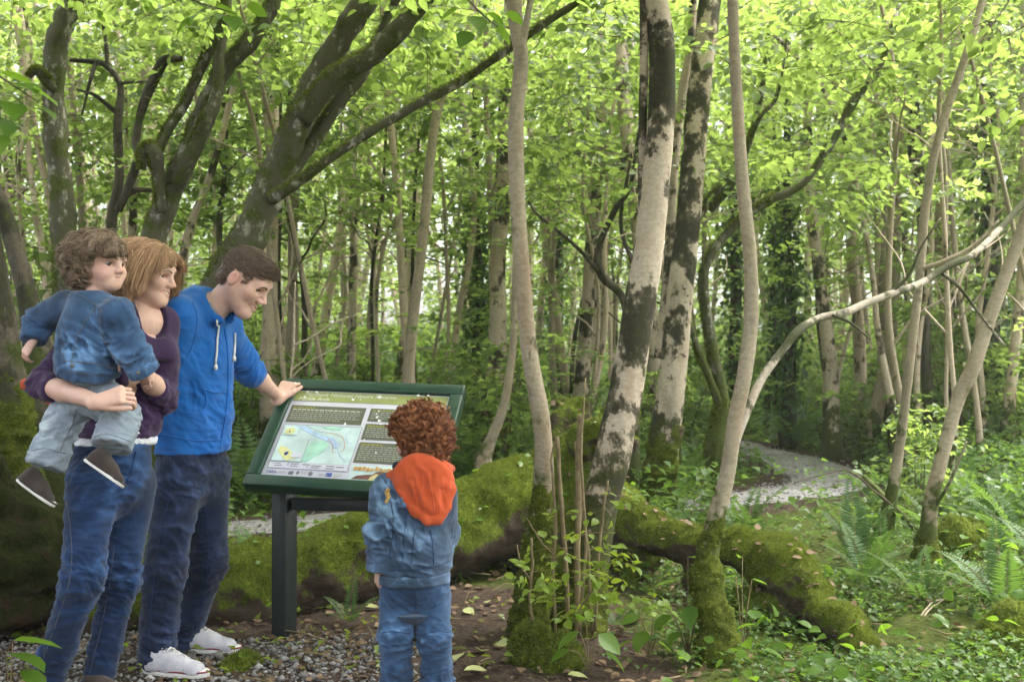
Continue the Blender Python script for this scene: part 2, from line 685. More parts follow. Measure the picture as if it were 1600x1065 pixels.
M['moss'] = moss_mat('moss_on_log', (0.055, 0.08, 0.012), (0.165, 0.21, 0.026), (0.085, 0.065, 0.045))
M['moss_dark'] = moss_mat('moss_on_stump', (0.035, 0.05, 0.008), (0.11, 0.13, 0.016), (0.075, 0.055, 0.038))
M['rot'] = moss_mat('rotten_wood', (0.012, 0.016, 0.004), (0.035, 0.042, 0.010), (0.036, 0.021, 0.012))
M['moss_blade'] = leaf_mat('moss_blade', (0.065, 0.085, 0.012), (0.17, 0.21, 0.024), (0.22, 0.27, 0.035), 0.35, 0.8)


def ground_mat():
    m, nd, lk, out = new_mat('woodland_soil')
    co = coords(nd, lk, rnd=False)
    n1 = noise(nd, lk, co, 2.2, 6, 0.6)
    n2 = noise(nd, lk, co, 38.0, 5, 0.7)
    n3 = noise(nd, lk, co, 1.1, 4, 0.6)
    c1 = ramp(nd, [(0.3, (0.030, 0.022, 0.016)), (0.5, (0.065, 0.046, 0.034)), (0.72, (0.105, 0.078, 0.058))])
    lk.new(n2.outputs['Fac'], c1.inputs[0])
    c2 = ramp(nd, [(0.3, (0.55, 0.52, 0.5)), (0.7, (1.1, 1.08, 1.05))])
    lk.new(n1.outputs['Fac'], c2.inputs[0])
    soil = mix(nd, lk, 1.0, c1.outputs[0], c2.outputs[0], 'MULTIPLY')
    gm = ramp(nd, [(0.3, (0.028, 0.04, 0.008)), (0.7, (0.085, 0.105, 0.018))])
    lk.new(n2.outputs['Fac'], gm.inputs[0])
    a = attr(nd, 'green')
    ad = nd.new('ShaderNodeMath')
    ad.operation = 'ADD'
    lk.new(a.outputs['Fac'], ad.inputs[0])
    lk.new(n3.outputs['Fac'], ad.inputs[1])
    mr = ramp(nd, [(0.80, (0, 0, 0)), (1.0, (1, 1, 1))])
    lk.new(ad.outputs[0], mr.inputs[0])
    col = mix(nd, lk, mr.outputs[0], soil, gm.outputs[0])
    nor = bump(nd, lk, n2.outputs['Fac'], 0.9, 0.02)
    principled(nd, lk, out, col, 0.95, 0.15, nor)
    return m


def gravel_mat(name, lo, hi, scale):
    m, nd, lk, out = new_mat(name)
    co = coords(nd, lk, rnd=False)
    v = nd.new('ShaderNodeTexVoronoi')
    v.inputs['Scale'].default_value = scale
    lk.new(co.outputs[0], v.inputs['Vector'])
    r = ramp(nd, [(0.0, lo), (1.0, hi)])
    sx = nd.new('ShaderNodeSeparateColor')
    lk.new(v.outputs['Color'], sx.inputs[0])
    lk.new(sx.outputs[0], r.inputs[0])
    n = noise(nd, lk, co, 2.0, 4)
    sh = ramp(nd, [(0.3, (0.7, 0.68, 0.64)), (0.7, (1.05, 1.05, 1.05))])
    lk.new(n.outputs['Fac'], sh.inputs[0])
    col = mix(nd, lk, 1.0, r.outputs[0], sh.outputs[0], 'MULTIPLY')
    nor = bump(nd, lk, v.outputs['Distance'], 0.8, 0.012)
    principled(nd, lk, out, col, 0.85, 0.25, nor)
    return m


def stone_mat():
    m, nd, lk, out = new_mat('grey_stone')
    t = attr(nd, 'tint')
    oi = nd.new('ShaderNodeObjectInfo')
    ad = nd.new('ShaderNodeMath')
    ad.operation = 'ADD'
    lk.new(t.outputs['Fac'], ad.inputs[0])
    lk.new(oi.outputs['Random'], ad.inputs[1])
    fr = nd.new('ShaderNodeMath')
    fr.operation = 'FRACT'
    lk.new(ad.outputs[0], fr.inputs[0])
    r = ramp(nd, [(0.0, (0.085, 0.078, 0.07)), (0.35, (0.17, 0.16, 0.15)), (0.75, (0.22, 0.215, 0.21)), (1.0, (0.33, 0.32, 0.31))])
    lk.new(fr.outputs[0], r.inputs[0])
    n = noise(nd, lk, coords(nd, lk), 60.0, 4)
    sh = ramp(nd, [(0.3, (0.75, 0.74, 0.72)), (0.7, (1.1, 1.1, 1.1))])
    lk.new(n.outputs['Fac'], sh.inputs[0])
    col = mix(nd, lk, 1.0, r.outputs[0], sh.outputs[0], 'MULTIPLY')
    principled(nd, lk, out, col, 0.8, 0.3, bump(nd, lk, n.outputs['Fac'], 0.4, 0.003))
    return m


M['ground'] = ground_mat()
M['path'] = gravel_mat('path_gravel', (0.17, 0.16, 0.165), (0.36, 0.35, 0.36), 38.0)
M['stone'] = stone_mat()
M['dead_leaf'] = leaf_mat('dead_leaf', (0.085, 0.05, 0.03), (0.26, 0.17, 0.09), (0.12, 0.07, 0.03), 0.2, 0.7)

# ================================================================== where a thing stands, in words
MARKS = [(60, 'at the left edge'), (130, 'behind the toddler'), (215, 'above the toddler'), (300, 'above the fair-haired person'), (380, 'behind the leaning mossy trunk'),
         (450, 'above the person in blue'), (520, 'just right of the person in blue'), (600, 'above the left half of the sign'), (690, 'above the right half of the sign'),
         (760, 'beside the right end of the sign'), (830, 'behind the slim trunk'), (900, 'right of the slim trunk'), (970, 'left of the banded trunks'), (1060, 'behind the banded trunks'),
         (1130, 'right of the banded trunks'), (1200, 'behind the crooked trunk'), (1270, 'above the bend of the path'), (1340, 'right of the path'), (1410, 'behind the upright fern'),
         (1480, 'behind the bent trunk'), (1550, 'right of the bent trunk'), (9999, 'at the right edge')]


def place_words(x, y):
    px = 800 + FPX * x / y
    where = next(w for lim, w in MARKS if px < lim)
    how = 'near' if y < 10 else 'not far' if y < 13 else 'midway' if y < 17 else 'deep' if y < 23 else 'farthest'
    return how + ' in the wood, ' + where


# ================================================================== ground
PATH = spline([(-6.0, 6.9), (-3.2, 7.3), (-1.2, 7.75), (0.6, 8.3), (2.1, 9.0), (3.05, 10.2), (3.25, 12.0), (2.95, 14.2), (2.2, 17.0), (1.8, 21.0)], 10)
PATHW = np.interp(np.arange(len(PATH)), [0, 45, 60, 90], [0.38, 0.42, 0.42, 0.36])


def path_dist(x, y):
    x, y = np.asarray(x, float), np.asarray(y, float)
    d = np.full(np.broadcast(x, y).shape, 1e9)
    for (a, b), w in zip(PATH, PATHW):
        d = np.minimum(d, np.hypot(x - a, y - b) - w)
    return d


def gz(x, y):
    x, y = np.asarray(x, float), np.asarray(y, float)
    P = np.stack(np.broadcast_arrays(x, y, np.zeros_like(x)), -1)
    far = sstep(4.6, 7.5, y)
    z = 0.035 * fbm(P * 0.9, 3, 3) * (0.25 + 0.75 * np.maximum(far, sstep(0.4, 1.4, x)))
    z = z + 0.012 * fbm(P * 4.0, 2, 9)
    z = z + 0.65 * sstep(8.5, 15.0, y) * sstep(1.5, -3.0, x) + 0.35 * sstep(9, 16, y) * sstep(4.0, 7.0, x)
    z = z + 0.03 * np.maximum(y - 15, 0)
    z = z + 0.10 * sstep(1.2, 2.2, x) * sstep(3.4, 4.6, y) * (1 - sstep(6.5, 8.0, y))
    return z


def axis_pts(spec):
    out = []
    for a, b, s in spec:
        out.append(np.arange(a, b, s))
    return np.concatenate(out + [[spec[-1][1]]])


gx = axis_pts([(-110, -60, 25), (-60, -14, 3), (-14, -4, 0.25), (-4, 4.5, 0.05), (4.5, 14, 0.25), (14, 60, 3), (60, 110, 25)])
gy = axis_pts([(-70, -10, 15), (-10, 2.0, 0.6), (2.0, 9.0, 0.05), (9, 20, 0.2), (20, 60, 2), (60, 120, 20)])
GX, GY = np.meshgrid(gx, gy, indexing='ij')
GZ = gz(GX, GY)
pd = path_dist(GX, GY)
GZ = GZ - 0.012 * (1 - sstep(-0.25, 0.0, pd))
# where plants and moss hold the soil: not on the trodden clearing before the sign
trod = (1 - sstep(0.35, 0.95, GX + 0.10 * np.sin(GY * 3))) * (1 - sstep(5.0, 6.2, GY))
green = 0.62 * (1 - trod) * sstep(0.0, 0.5, pd) + 0.08
nx, ny = GX.shape
V = np.stack([GX, GY, GZ], -1).reshape(-1, 3)
ii = (np.arange(nx - 1)[:, None] * ny + np.arange(ny - 1)[None, :]).reshape(-1)
F = np.stack([ii, ii + ny, ii + ny + 1, ii + 1], -1)
ground = obj('ground', mesh_np('ground', V, F, M['ground'], attrs={'green': green.reshape(-1)}))
tag(ground, 'brown woodland soil with patches of low moss', None, None, 'structure')

# the gravel footpath
T = nrm(np.gradient(PATH, axis=0))
NRM = np.stack([-T[:, 1], T[:, 0]], -1)
cols = np.linspace(-1, 1, 11)
PX = PATH[:, None, :] + NRM[:, None, :] * (PATHW[:, None] * cols[None, :])[..., None]
PX = PX + 0.06 * vnoise(np.concatenate([PX * 2.1, np.zeros((*PX.shape[:2], 1))], -1), 4)[..., None]
pz = gz(PX[..., 0], PX[..., 1]) - 0.006 + 0.022 * (1 - cols[None, :] ** 4)
V = np.concatenate([PX, pz[..., None]], -1).reshape(-1, 3)
a, b = PX.shape[:2]
ii = (np.arange(a - 1)[:, None] * b + np.arange(b - 1)[None, :]).reshape(-1)
path = obj('path', mesh_np('path', V, np.stack([ii, ii + 1, ii + b + 1, ii + b], -1)[:, ::-1], M['path']))
tag(path, 'pale gravel footpath winding between the trees', None, None, 'structure')


def pebbles(n, xs, ys, smin, smax, seed):
    r = np.random.default_rng(seed)
    octa = nrm(np.array([(1, 0, 0), (-1, 0, 0), (0, 1, 0), (0, -1, 0), (0, 0, 1), (0, 0, -1), (.7, .7, .2), (-.7, .7, -.1), (.7, -.7, .3), (-.7, -.7, .1)]))
    tri = np.array([(4, 0, 6), (4, 6, 2), (4, 2, 7), (4, 7, 1), (4, 1, 9), (4, 9, 3), (4, 3, 8), (4, 8, 0),
                    (5, 6, 0), (5, 2, 6), (5, 7, 2), (5, 1, 7), (5, 9, 1), (5, 3, 9), (5, 8, 3), (5, 0, 8)])
    s = smin + (smax - smin) * r.random(n) ** 2.2
    sc = s[:, None] * r.uniform(0.55, 1.15, (n, 3)) * np.array((1, 1, 0.75))
    V = octa[None] * sc[:, None, :] * r.uniform(0.75, 1.2, (n, 10, 1))
    an = r.random(n) * 6.28
    c, s_ = np.cos(an)[:, None], np.sin(an)[:, None]
    V = np.stack([V[..., 0] * c - V[..., 1] * s_, V[..., 0] * s_ + V[..., 1] * c, V[..., 2]], -1)
    z = gz(xs, ys) + sc[:, 2] * 0.35
    V = V + np.stack([xs, ys, z], -1)[:, None, :]
    F = tri[None] + (np.arange(n) * 10)[:, None, None]
    return V.reshape(-1, 3), F.reshape(-1, 3), np.repeat(r.random(n), 10), V, tri


# loose gravel where the family stands
N = 11000
gxs = rng.uniform(-2.6, -0.20, N)
gys = rng.uniform(3.0, 4.75, N)
edge = -0.42 + 0.16 * vnoise(np.stack([gys * 2.2, gys * 0, gys * 0], -1), 2)
keep = (gxs < edge + 0.25 * rng.random(N) ** 2) & (gys < 4.58 + 0.12 * vnoise(np.stack([gxs * 3, gxs * 0, gxs * 0], -1), 5) + 0.12 * rng.random(N) ** 3)
gxs, gys = gxs[keep], gys[keep]
V, F, t, _, _ = pebbles(len(gxs), gxs, gys, 0.005, 0.015, 11)
gravel = obj('gravel', mesh_np('gravel', V, F, M['stone'], smooth=False, attrs={'tint': t}))
tag(gravel, 'loose grey gravel strewn on the soil before the sign', 'gravel', None, 'stuff')
n = 170
xs = rng.uniform(-1.75, -0.42, n)
ys = 3.65 + 0.9 * rng.random(n)
_, _, _, VV, tri = pebbles(n, xs, ys, 0.014, 0.028, 12)
protos = [mesh_np('stone', VV[i] - np.array((xs[i], ys[i], gz(xs[i], ys[i]))), tri, M['stone'], smooth=False) for i in range(24)]
for i in range(n):
    o = obj('stone', protos[i % 24], ground, (xs[i], ys[i], float(gz(xs[i], ys[i])) + 0.004))
    o.rotation_euler = (0, 0, rng.random() * 6.28)
# stones on the path
k = rng.integers(0, len(PATH), 2600)
u = rng.uniform(-1, 1, 2600)
pp = PATH[k] + NRM[k] * (PATHW[k] * u)[:, None] + rng.normal(0, 0.12, (2600, 2))
V, F, t, _, _ = pebbles(2600, pp[:, 0], pp[:, 1], 0.008, 0.022, 14)
V[:, 2] += 0.012
ps = obj('path_stones', mesh_np('path_stones', V, F, M['path'], smooth=False, attrs={'tint': t}), path)
ps['kind'] = 'stuff'


# ================================================================== leaves
def leaves_vf(P, D, Nn, L, W, fold=0.18, r=None):
    """folded rhombic leaves: base, left, tip, right; two triangles each"""
    D = nrm(D)
    S = nrm(np.cross(D, Nn))
    Nn = np.cross(S, D)
    L, W = np.asarray(L)[:, None], np.asarray(W)[:, None]
    mid = P + D * L * 0.42
    lift = Nn * W * fold
    V = np.stack([P, mid + S * W / 2 + lift, P + D * L - Nn * L * 0.12, mid - S * W / 2 + lift], 1)
    n = len(P)
    F = np.array([(0, 1, 2), (0, 2, 3)])[None] + (np.arange(n) * 4)[:, None, None]
    return V.reshape(-1, 3), F.reshape(-1, 3)


def broad_leaves_vf(P, D, Nn, L, W, droop=0.25):
    """larger leaves with an oval outline: a midrib of five points and two rims"""
    D = nrm(D)
    S = nrm(np.cross(D, Nn))
    Nn = np.cross(S, D)
    L, W = np.asarray(L)[:, None], np.asarray(W)[:, None]
    ts = [0.0, 0.22, 0.5, 0.78, 1.0]
    ws = [0.0, 0.42, 0.5, 0.3, 0.0]
    cols = []
    for t in ts:
        cols.append(P + D * L * t - Nn * L * droop * t * t)
    rims = []
    for t, w in list(zip(ts, ws))[1:4]:
        c = P + D * L * t - Nn * L * droop * t * t
        rims.append((c + S * W * w + Nn * W * 0.10, c - S * W * w + Nn * W * 0.10))
    V = np.stack(cols + [r[0] for r in rims] + [r[1] for r in rims], 1)    # 0-4 rib, 5-7 left, 8-10 right
    tri = np.array([(0, 5, 1), (1, 5, 6), (1, 6, 2), (2, 6, 7), (2, 7, 3), (3, 7, 4),
                    (0, 1, 8), (1, 9, 8), (1, 2, 9), (2, 10, 9), (2, 3, 10), (3, 4, 10)])
    n = len(P)
    F = tri[None] + (np.arange(n) * 11)[:, None, None]
    return V.reshape(-1, 3), F.reshape(-1, 3)


def rand_dirs(r, n, flat=0.35):
    a = r.random(n) * 2 * math.pi
    return nrm(np.stack([np.cos(a), np.sin(a), r.normal(0, flat, n)], -1))


def sprays(cen, out, r, per=34, size=0.5, leaf=0.075, up=0.15, broad=False):
    """flat sprays of leaves along forked twigs. cen (n,3), out (n,3) main direction. Returns leaf V,F,tint and twig V,F"""
    n = len(cen)
    out = nrm(out)
    # plane of the spray: nearly level, drooping outward
    nor = nrm(np.array((0, 0, 1.0)) + r.normal(0, 0.30, (n, 3)))
    side = nrm(np.cross(out, nor))
    t = r.random((n, per)) ** 0.8
    sgn = np.where(r.random((n, per)) < 0.5, -1.0, 1.0)
    spread = r.random((n, per)) * 0.55 * (1.15 - t * 0.75)
    sz = size * r.uniform(0.7, 1.35, n)
    P = cen[:, None, :] + out[:, None, :] * (t * sz[:, None])[..., None] + side[:, None, :] * (sgn * spread * sz[:, None])[..., None]
    P = P + nor[:, None, :] * (r.normal(0, 0.05, (n, per)) * sz[:, None])[..., None]
    P[..., 2] -= 0.22 * t ** 2 * sz[:, None]
    D = out[:, None, :] * 0.7 + side[:, None, :] * sgn[..., None] * 0.8 + r.normal(0, 0.35, (n, per, 3))
    D[..., 2] -= 0.25
    Nn = nor[:, None, :] + r.normal(0, 0.33, (n, per, 3))
    L = leaf * r.uniform(0.6, 1.3, (n, per))
    fn = broad_leaves_vf if broad else leaves_vf
    V, F = fn(P.reshape(-1, 3), D.reshape(-1, 3), nrm(Nn).reshape(-1, 3), L.reshape(-1), (L * r.uniform(0.6, 0.85, (n, per))).reshape(-1))
    per_v = len(V) // (n * per)
    base_t = r.random(n)[:, None] * 0.6 + 0.4 * r.random((n, per))
    tint = np.repeat(base_t.reshape(-1), per_v)
    # twig: three-sided sliver along the spray
    e = cen + out * (sz * 1.0)[:, None]
    e[:, 2] -= 0.22 * sz
    m = (cen + e) / 2
    m[:, 2] += 0.05 * sz
    w = 0.004 * (size / 0.5)
    tw = []
    for c, q in ((cen, w), (m, w * 0.8), (e, w * 0.3)):
        for a in (0, 2.1, 4.2):
            tw.append(c + side * q * math.cos(a) + nor * q * math.sin(a))
    TV = np.stack(tw, 1).reshape(-1, 3)
    q = []
    for s in (0, 3):
        for j in range(3):
            q.append((s + j, s + (j + 1) % 3, s + 3 + (j + 1) % 3, s + 3 + j))
    TF = (np.array(q)[None] + (np.arange(n) * 9)[:, None, None]).reshape(-1, 4)
    return V, F, tint, TV, TF


def crown_mesh(name, cen, out, r, mats, **kw):
    V, F, tint, TV, TF = sprays(np.asarray(cen, float), np.asarray(out, float), r, **kw)
    nF = len(F)
    TF = TF + len(V)
    tri = np.concatenate([TF[:, [0, 1, 2]], TF[:, [0, 2, 3]]])
    mi = np.concatenate([np.zeros(nF, int), np.ones(len(tri), int)])
    return mesh_np(name, np.concatenate([V, TV]), np.concatenate([F, tri]), mats, smooth=False,
                   attrs={'tint': np.concatenate([tint, np.zeros(len(TV))])}, mat_index=mi)


# ================================================================== background trees: prototypes
def trunk_proto(seed, H, r0, branches=7, lean=0.5, z0=2.0):
    r = np.random.default_rng(seed)
    z = np.linspace(0, H, 9)
    wob = np.cumsum(r.normal(0, 0.085, (9, 2)), 0)
    P = np.stack([wob[:, 0] + lean * (z / H) ** 1.3 * H * 0.12, wob[:, 1], z], -1)
    P[0, :2] = 0
    rad = r0 * (1 - 0.72 * z / H)
    Q = spline(np.concatenate([P, rad[:, None]], 1), 4)
    Q[0, 3] *= 1.45
    Q[1, 3] *= 1.15
    Q[0, 2] -= 0.25
    parts = [tube(Q[:, :3], Q[:, 3], 9, True, 0.10, 3.0, seed)]
    tips = []
    for b in range(branches):
        h = z0 + (H * 0.9 - z0) * (b + r.random()) / branches
        p0 = np.array([np.interp(h, Q[:, 2], Q[:, k]) for k in range(3)])
        rr = np.interp(h, Q[:, 2], Q[:, 3]) * r.uniform(0.35, 0.6)
        a = r.random() * 6.28
        L = r.uniform(0.9, 2.2)
        d = np.array([math.cos(a), math.sin(a), r.uniform(0.3, 1.0)])
        c = [p0]
        for s in range(4):
            d = nrm(d + r.normal(0, 0.22, 3) + np.array((0, 0, 0.05)))
            c.append(c[-1] + d * L / 4)
        B = spline(np.concatenate([np.array(c), np.linspace(rr, rr * 0.25, 5)[:, None]], 1), 3)
        parts.append(tube(B[:, :3], B[:, 3], 6, True, 0.08, 4.0, seed))
        tips += [B[-1, :3], B[len(B) // 2, :3]]
    V, F = join(parts)
    return V, F, tips, Q


trunk_protos, crown_protos = [], []
for i in range(10):
    H = 9.0 + 0.5 * i
    V, F, tips, Q = trunk_proto(100 + i, H, (0.085, 0.11, 0.07, 0.13, 0.095, 0.06, 0.12, 0.08, 0.10, 0.07)[i], 8, (-1) ** i * (0.3 + 0.12 * i))
    trunk_protos.append([mesh_np('trunk', V, F, [m]) for m in (M['bark_pale'], M['bark_tan'], M['bark_patchy'], M['bark_dark'])])
for i in range(7):
    r = np.random.default_rng(300 + i)
    ns = (130, 55, 115, 45, 120, 60, 90)[i]
    zc = 1.3 + 9.5 * r.random(ns) ** 0.85
    a = r.random(ns) * 6.28
    rad = (0.3 + 1.6 * r.random(ns) ** 0.7) * (0.75 + 0.25 * np.sin(zc * 1.7 + i))
    cen = np.stack([np.cos(a) * rad, np.sin(a) * rad, zc], -1)
    out = np.stack([np.cos(a + r.normal(0, 0.7, ns)), np.sin(a + r.normal(0, 0.7, ns)), r.normal(0.05, 0.2, ns)], -1)
    crown_protos.append(crown_mesh('crown', cen, out, r, [M['leaf'], M['twig']], per=38, size=0.60, leaf=(0.06, 0.075, 0.054, 0.085, 0.064, 0.070, 0.08)[i]))
# ================================================================== named trees
def px_curve(pts, n=9):
    """[(px, py, depth, width px)] -> spline of world points with radii"""
    rows = []
    for px, py, Y, w in pts:
        p = at(px, py, Y)
        rows.append((*p, 0.43 * w * Y / FPX))
    return spline(rows, n)


def hero_tree(name, label, stems, bark, crown=None, group=None, cat='tree', sides=14, root_flare=1.35, lump=0.07, moss_sleeve=None):
    """stems: list of px curves; the first is the trunk and starts at the ground. crown: (centres, outs, kw)"""
    base = None
    t = None
    for si, st in enumerate(stems):
        Q = px_curve(st)
        if si == 0:
            b = Q[0, :3].copy()
            b[2] = float(gz(b[0], b[1]))
            base = b
            t = thing(name, label, cat, base, group)
            if Q[0, 2] > b[2] + 0.05:                    # carry the foot down to the soil
                Q = np.vstack([[*b, Q[0, 3] * 1.1], Q])
            Q[0, 2] = b[2] - 0.12
            fl = np.linspace(0, 1, len(Q))
            Q[:, 3] *= 1 + (root_flare - 1) * np.exp(-fl * 14)
        V, F = tube(Q[:, :3] - base, Q[:, 3], sides if si == 0 else 10, True, lump, 7.0, 5 + si)
        old = bark is M['bark_mossy']
        if old:                                      # old bark: ridged and knobbly, moss on its upper side
            N = vnormals(V, F)
            V = V + N * (Q[:, 3].mean() * 0.14 * fbm(V * np.array((16, 16, 9)), 3, 61 + si))[:, None]
        tr_ = obj('trunk' if si == 0 else 'branch', mesh_np('trunk' if si == 0 else 'branch', V, F, bark if not isinstance(bark, list) else bark[min(si, len(bark) - 1)]), t)
        if old:
            N = vnormals(V, F)
            mm = np.clip(0.35 + 0.4 * N[:, 2] - 0.25 * N[:, 0] + 0.5 * fbm(V * 5, 2, 71 + si), 0, 1)
            fz_ = obj('moss_tufts', fuzz(V, F, N, mm, 7000 if si == 0 else 3000, 0.018, 81 + si, None, 0.5), tr_)
            fz_['kind'] = 'stuff'
    if moss_sleeve:
        moss_on_trunk(t, px_curve(stems[0]), base, *moss_sleeve)
    if crown:
        cen, out, kw = crown
        seed = kw.pop('seed', 1)
        mats = kw.pop('mats', [M['leaf'], M['twig']])
        obj('crown', crown_mesh('crown', np.asarray(cen) - base, out, np.random.default_rng(seed), mats, **kw), t)
    return t, base


def moss_on_trunk(t, Q, base, zmax, thick, seed):
    """a lumpy moss sleeve round the foot of a trunk"""
    q = Q[Q[:, 2] < zmax + 0.05]
    if len(q) < 3:
        return
    q = spline(q, 4)
    q[0, 2] = min(q[0, 2], base[2] - 0.05)
    f = np.clip((zmax - q[:, 2]) / max(zmax - base[2], 0.1), 0, 1)
    rr = q[:, 3] * 1.02 + thick * f ** 0.7
    V, F = tube(q[:, :3] - base, rr, 26, True, 0.16, 14.0, seed)
    V2 = V + base
    N = vnormals(V, F)
    V = V + N * (0.012 * fbm(V2 * 30, 2, seed))[:, None]
    m = np.clip(0.72 + 0.3 * fbm(V2 * 9, 2, seed + 3), 0, 1)
    o = obj('moss', mesh_np('moss', V, F, M['moss_dark'], attrs={'moss': m}), t)
    fz = fuzz(V, F, N, m, int(2600 * (zmax - base[2])), 0.012, seed)
    obj('moss_tufts', fz, t)['kind'] = 'stuff'


def fuzz(V, Fs, N, m, count, length, seed, mat=None, thr=0.45):
    """short moss blades standing on a surface"""
    r = np.random.default_rng(seed)
    F = [f for f in Fs if f.shape[1] == 4]
    F = F[0] if F else Fs[0]
    fa = V[F]
    area = np.linalg.norm(np.cross(fa[:, 1] - fa[:, 0], fa[:, 2] - fa[:, 0]), axis=1) + 1e-9
    w = area * np.clip((m[F].mean(1) - thr) * 4, 0, 1)
    if w.sum() <= 0:
        w = area
    k = r.choice(len(F), count, p=w / w.sum())
    u, v = r.random(count)[:, None], r.random(count)[:, None]
    P = (fa[k, 0] * (1 - u) + fa[k, 1] * u) * (1 - v) + (fa[k, 3 if F.shape[1] == 4 else 0] * (1 - u) + fa[k, 2] * u) * v
    n = N[F[k]].mean(1)
    d = nrm(n + r.normal(0, 0.55, (count, 3)))
    s = nrm(np.cross(d, r.normal(0, 1, (count, 3))))
    L = length * r.uniform(0.5, 1.6, count)[:, None]
    A = P - s * L * 0.22 - n * 0.002
    B = P + s * L * 0.22 - n * 0.002
    VV = np.stack([A, B, P + d * L], 1).reshape(-1, 3)
    FF = np.arange(count * 3).reshape(-1, 3)
    return mesh_np('moss_tufts', VV, FF, mat or M['moss_blade'], smooth=False, attrs={'tint': np.repeat(r.random(count), 3)})


def crown_px(seed, n, px, py, Y, dx, dy, dY, **kw):
    """spray centres scattered round a place in the wood"""
    r = np.random.default_rng(seed)
    c = at(px, py, Y)
    sx, sz = dx * Y / FPX, dy * Y / FPX
    cen = c + np.stack([r.uniform(-sx, sx, n), r.uniform(-dY, dY, n), r.uniform(-sz, sz, n)], -1)
    kw.setdefault('seed', seed)
    return cen, rand_dirs(r, n, 0.2), kw


NEAR = dict(per=26, size=0.5, leaf=0.095, mats=None)

def shade_crown(t, base, cx, cy, z0, z1, rad, n, seed):
    """leaves hung on a near tree out of view, added to shade the clearing"""
    r = np.random.default_rng(seed)
    a = r.random(n) * 6.28
    q = rad * np.sqrt(r.random(n))
    cen = np.stack([cx + np.cos(a) * q, cy + np.sin(a) * q, z0 + (z1 - z0) * r.random(n)], -1)
    obj('crown', crown_mesh('crown', cen - base, rand_dirs(r, n, 0.2), r, [M['leaf'], M['twig']], per=34, size=0.7, leaf=0.10), t)  # unseen leaves, put in to darken the foreground below


def near(**k):
    d = dict(per=30, size=0.5, leaf=0.075, broad=True)
    d.update(k)
    return d


# --- the slim trunk with a thick mossy foot, between the boy and the stems
HA = hero_tree('slender_tree', 'slim grey-brown trunk with mossy foot rising just behind the curly-haired child', [
    [(826, 1000, 4.6, 50), (832, 930, 4.6, 44), (842, 840, 4.6, 42), (850, 745, 4.6, 36), (846, 660, 4.6, 33), (826, 540, 4.62, 30), (816, 420, 4.65, 29), (808, 300, 4.7, 29), (806, 190, 4.75, 28), (814, 90, 4.8, 27), (803, 10, 4.85, 26), (798, -150, 4.9, 24), (800, -600, 5.0, 18)],
    [(814, 95, 4.8, 16), (822, 40, 4.82, 13), (835, -40, 4.9, 11), (850, -200, 5.0, 8)],
], M['bark_tan'], crown_px(1, 40, 800, -420, 5.0, 330, 220, 0.9, **near()), moss_sleeve=(0.62, 0.035, 2))
# --- the stout pale trunk with dark bands and its neighbours
HB = hero_tree('banded_tree', 'stout leaning pale trunk with dark moss bands, nearest of the banded pair', [
    [(898, 990, 4.7, 80), (915, 900, 4.75, 72), (935, 800, 4.8, 66), (962, 690, 4.85, 64), (985, 570, 4.9, 60), (1000, 470, 4.95, 57), (1014, 380, 5.0, 54), (1026, 270, 5.05, 50), (1034, 170, 5.1, 49), (1034, 70, 5.15, 46), (1022, -10, 5.2, 44), (1000, -160, 5.3, 40), (990, -650, 5.5, 28)],
    [(1012, 400, 5.05, 14), (1003, 300, 5.1, 15), (1004, 200, 5.12, 15), (1006, 90, 5.15, 16), (1005, -30, 5.2, 14), (1004, -200, 5.3, 12)],
], M['bark_banded'], crown_px(2, 55, 1010, -380, 5.3, 420, 240, 1.0, **near()), moss_sleeve=(0.28, 0.03, 3), lump=0.05)
hero_tree('banded_tree', 'pale trunk with mossy dark foot and bands, behind the stout leaning one', [
    [(1018, 815, 7.6, 62), (1030, 745, 7.6, 56), (1042, 660, 7.6, 53), (1054, 560, 7.6, 49), (1064, 450, 7.6, 47), (1076, 340, 7.65, 45), (1084, 240, 7.7, 43), (1094, 130, 7.75, 42), (1106, 30, 7.8, 40), (1116, -80, 7.9, 38), (1130, -400, 8.1, 26)],
    [(1030, 560, 7.9, 20), (1045, 420, 7.9, 19), (1050, 300, 7.95, 18), (1064, 160, 8.0, 17), (1080, 60, 8.0, 15), (1085, -80, 8.1, 12)],
], M['bark_banded'], crown_px(3, 80, 1110, -120, 8.0, 330, 260, 1.4, **near(size=.6)), moss_sleeve=(0.7, 0.03, 4), lump=0.05)
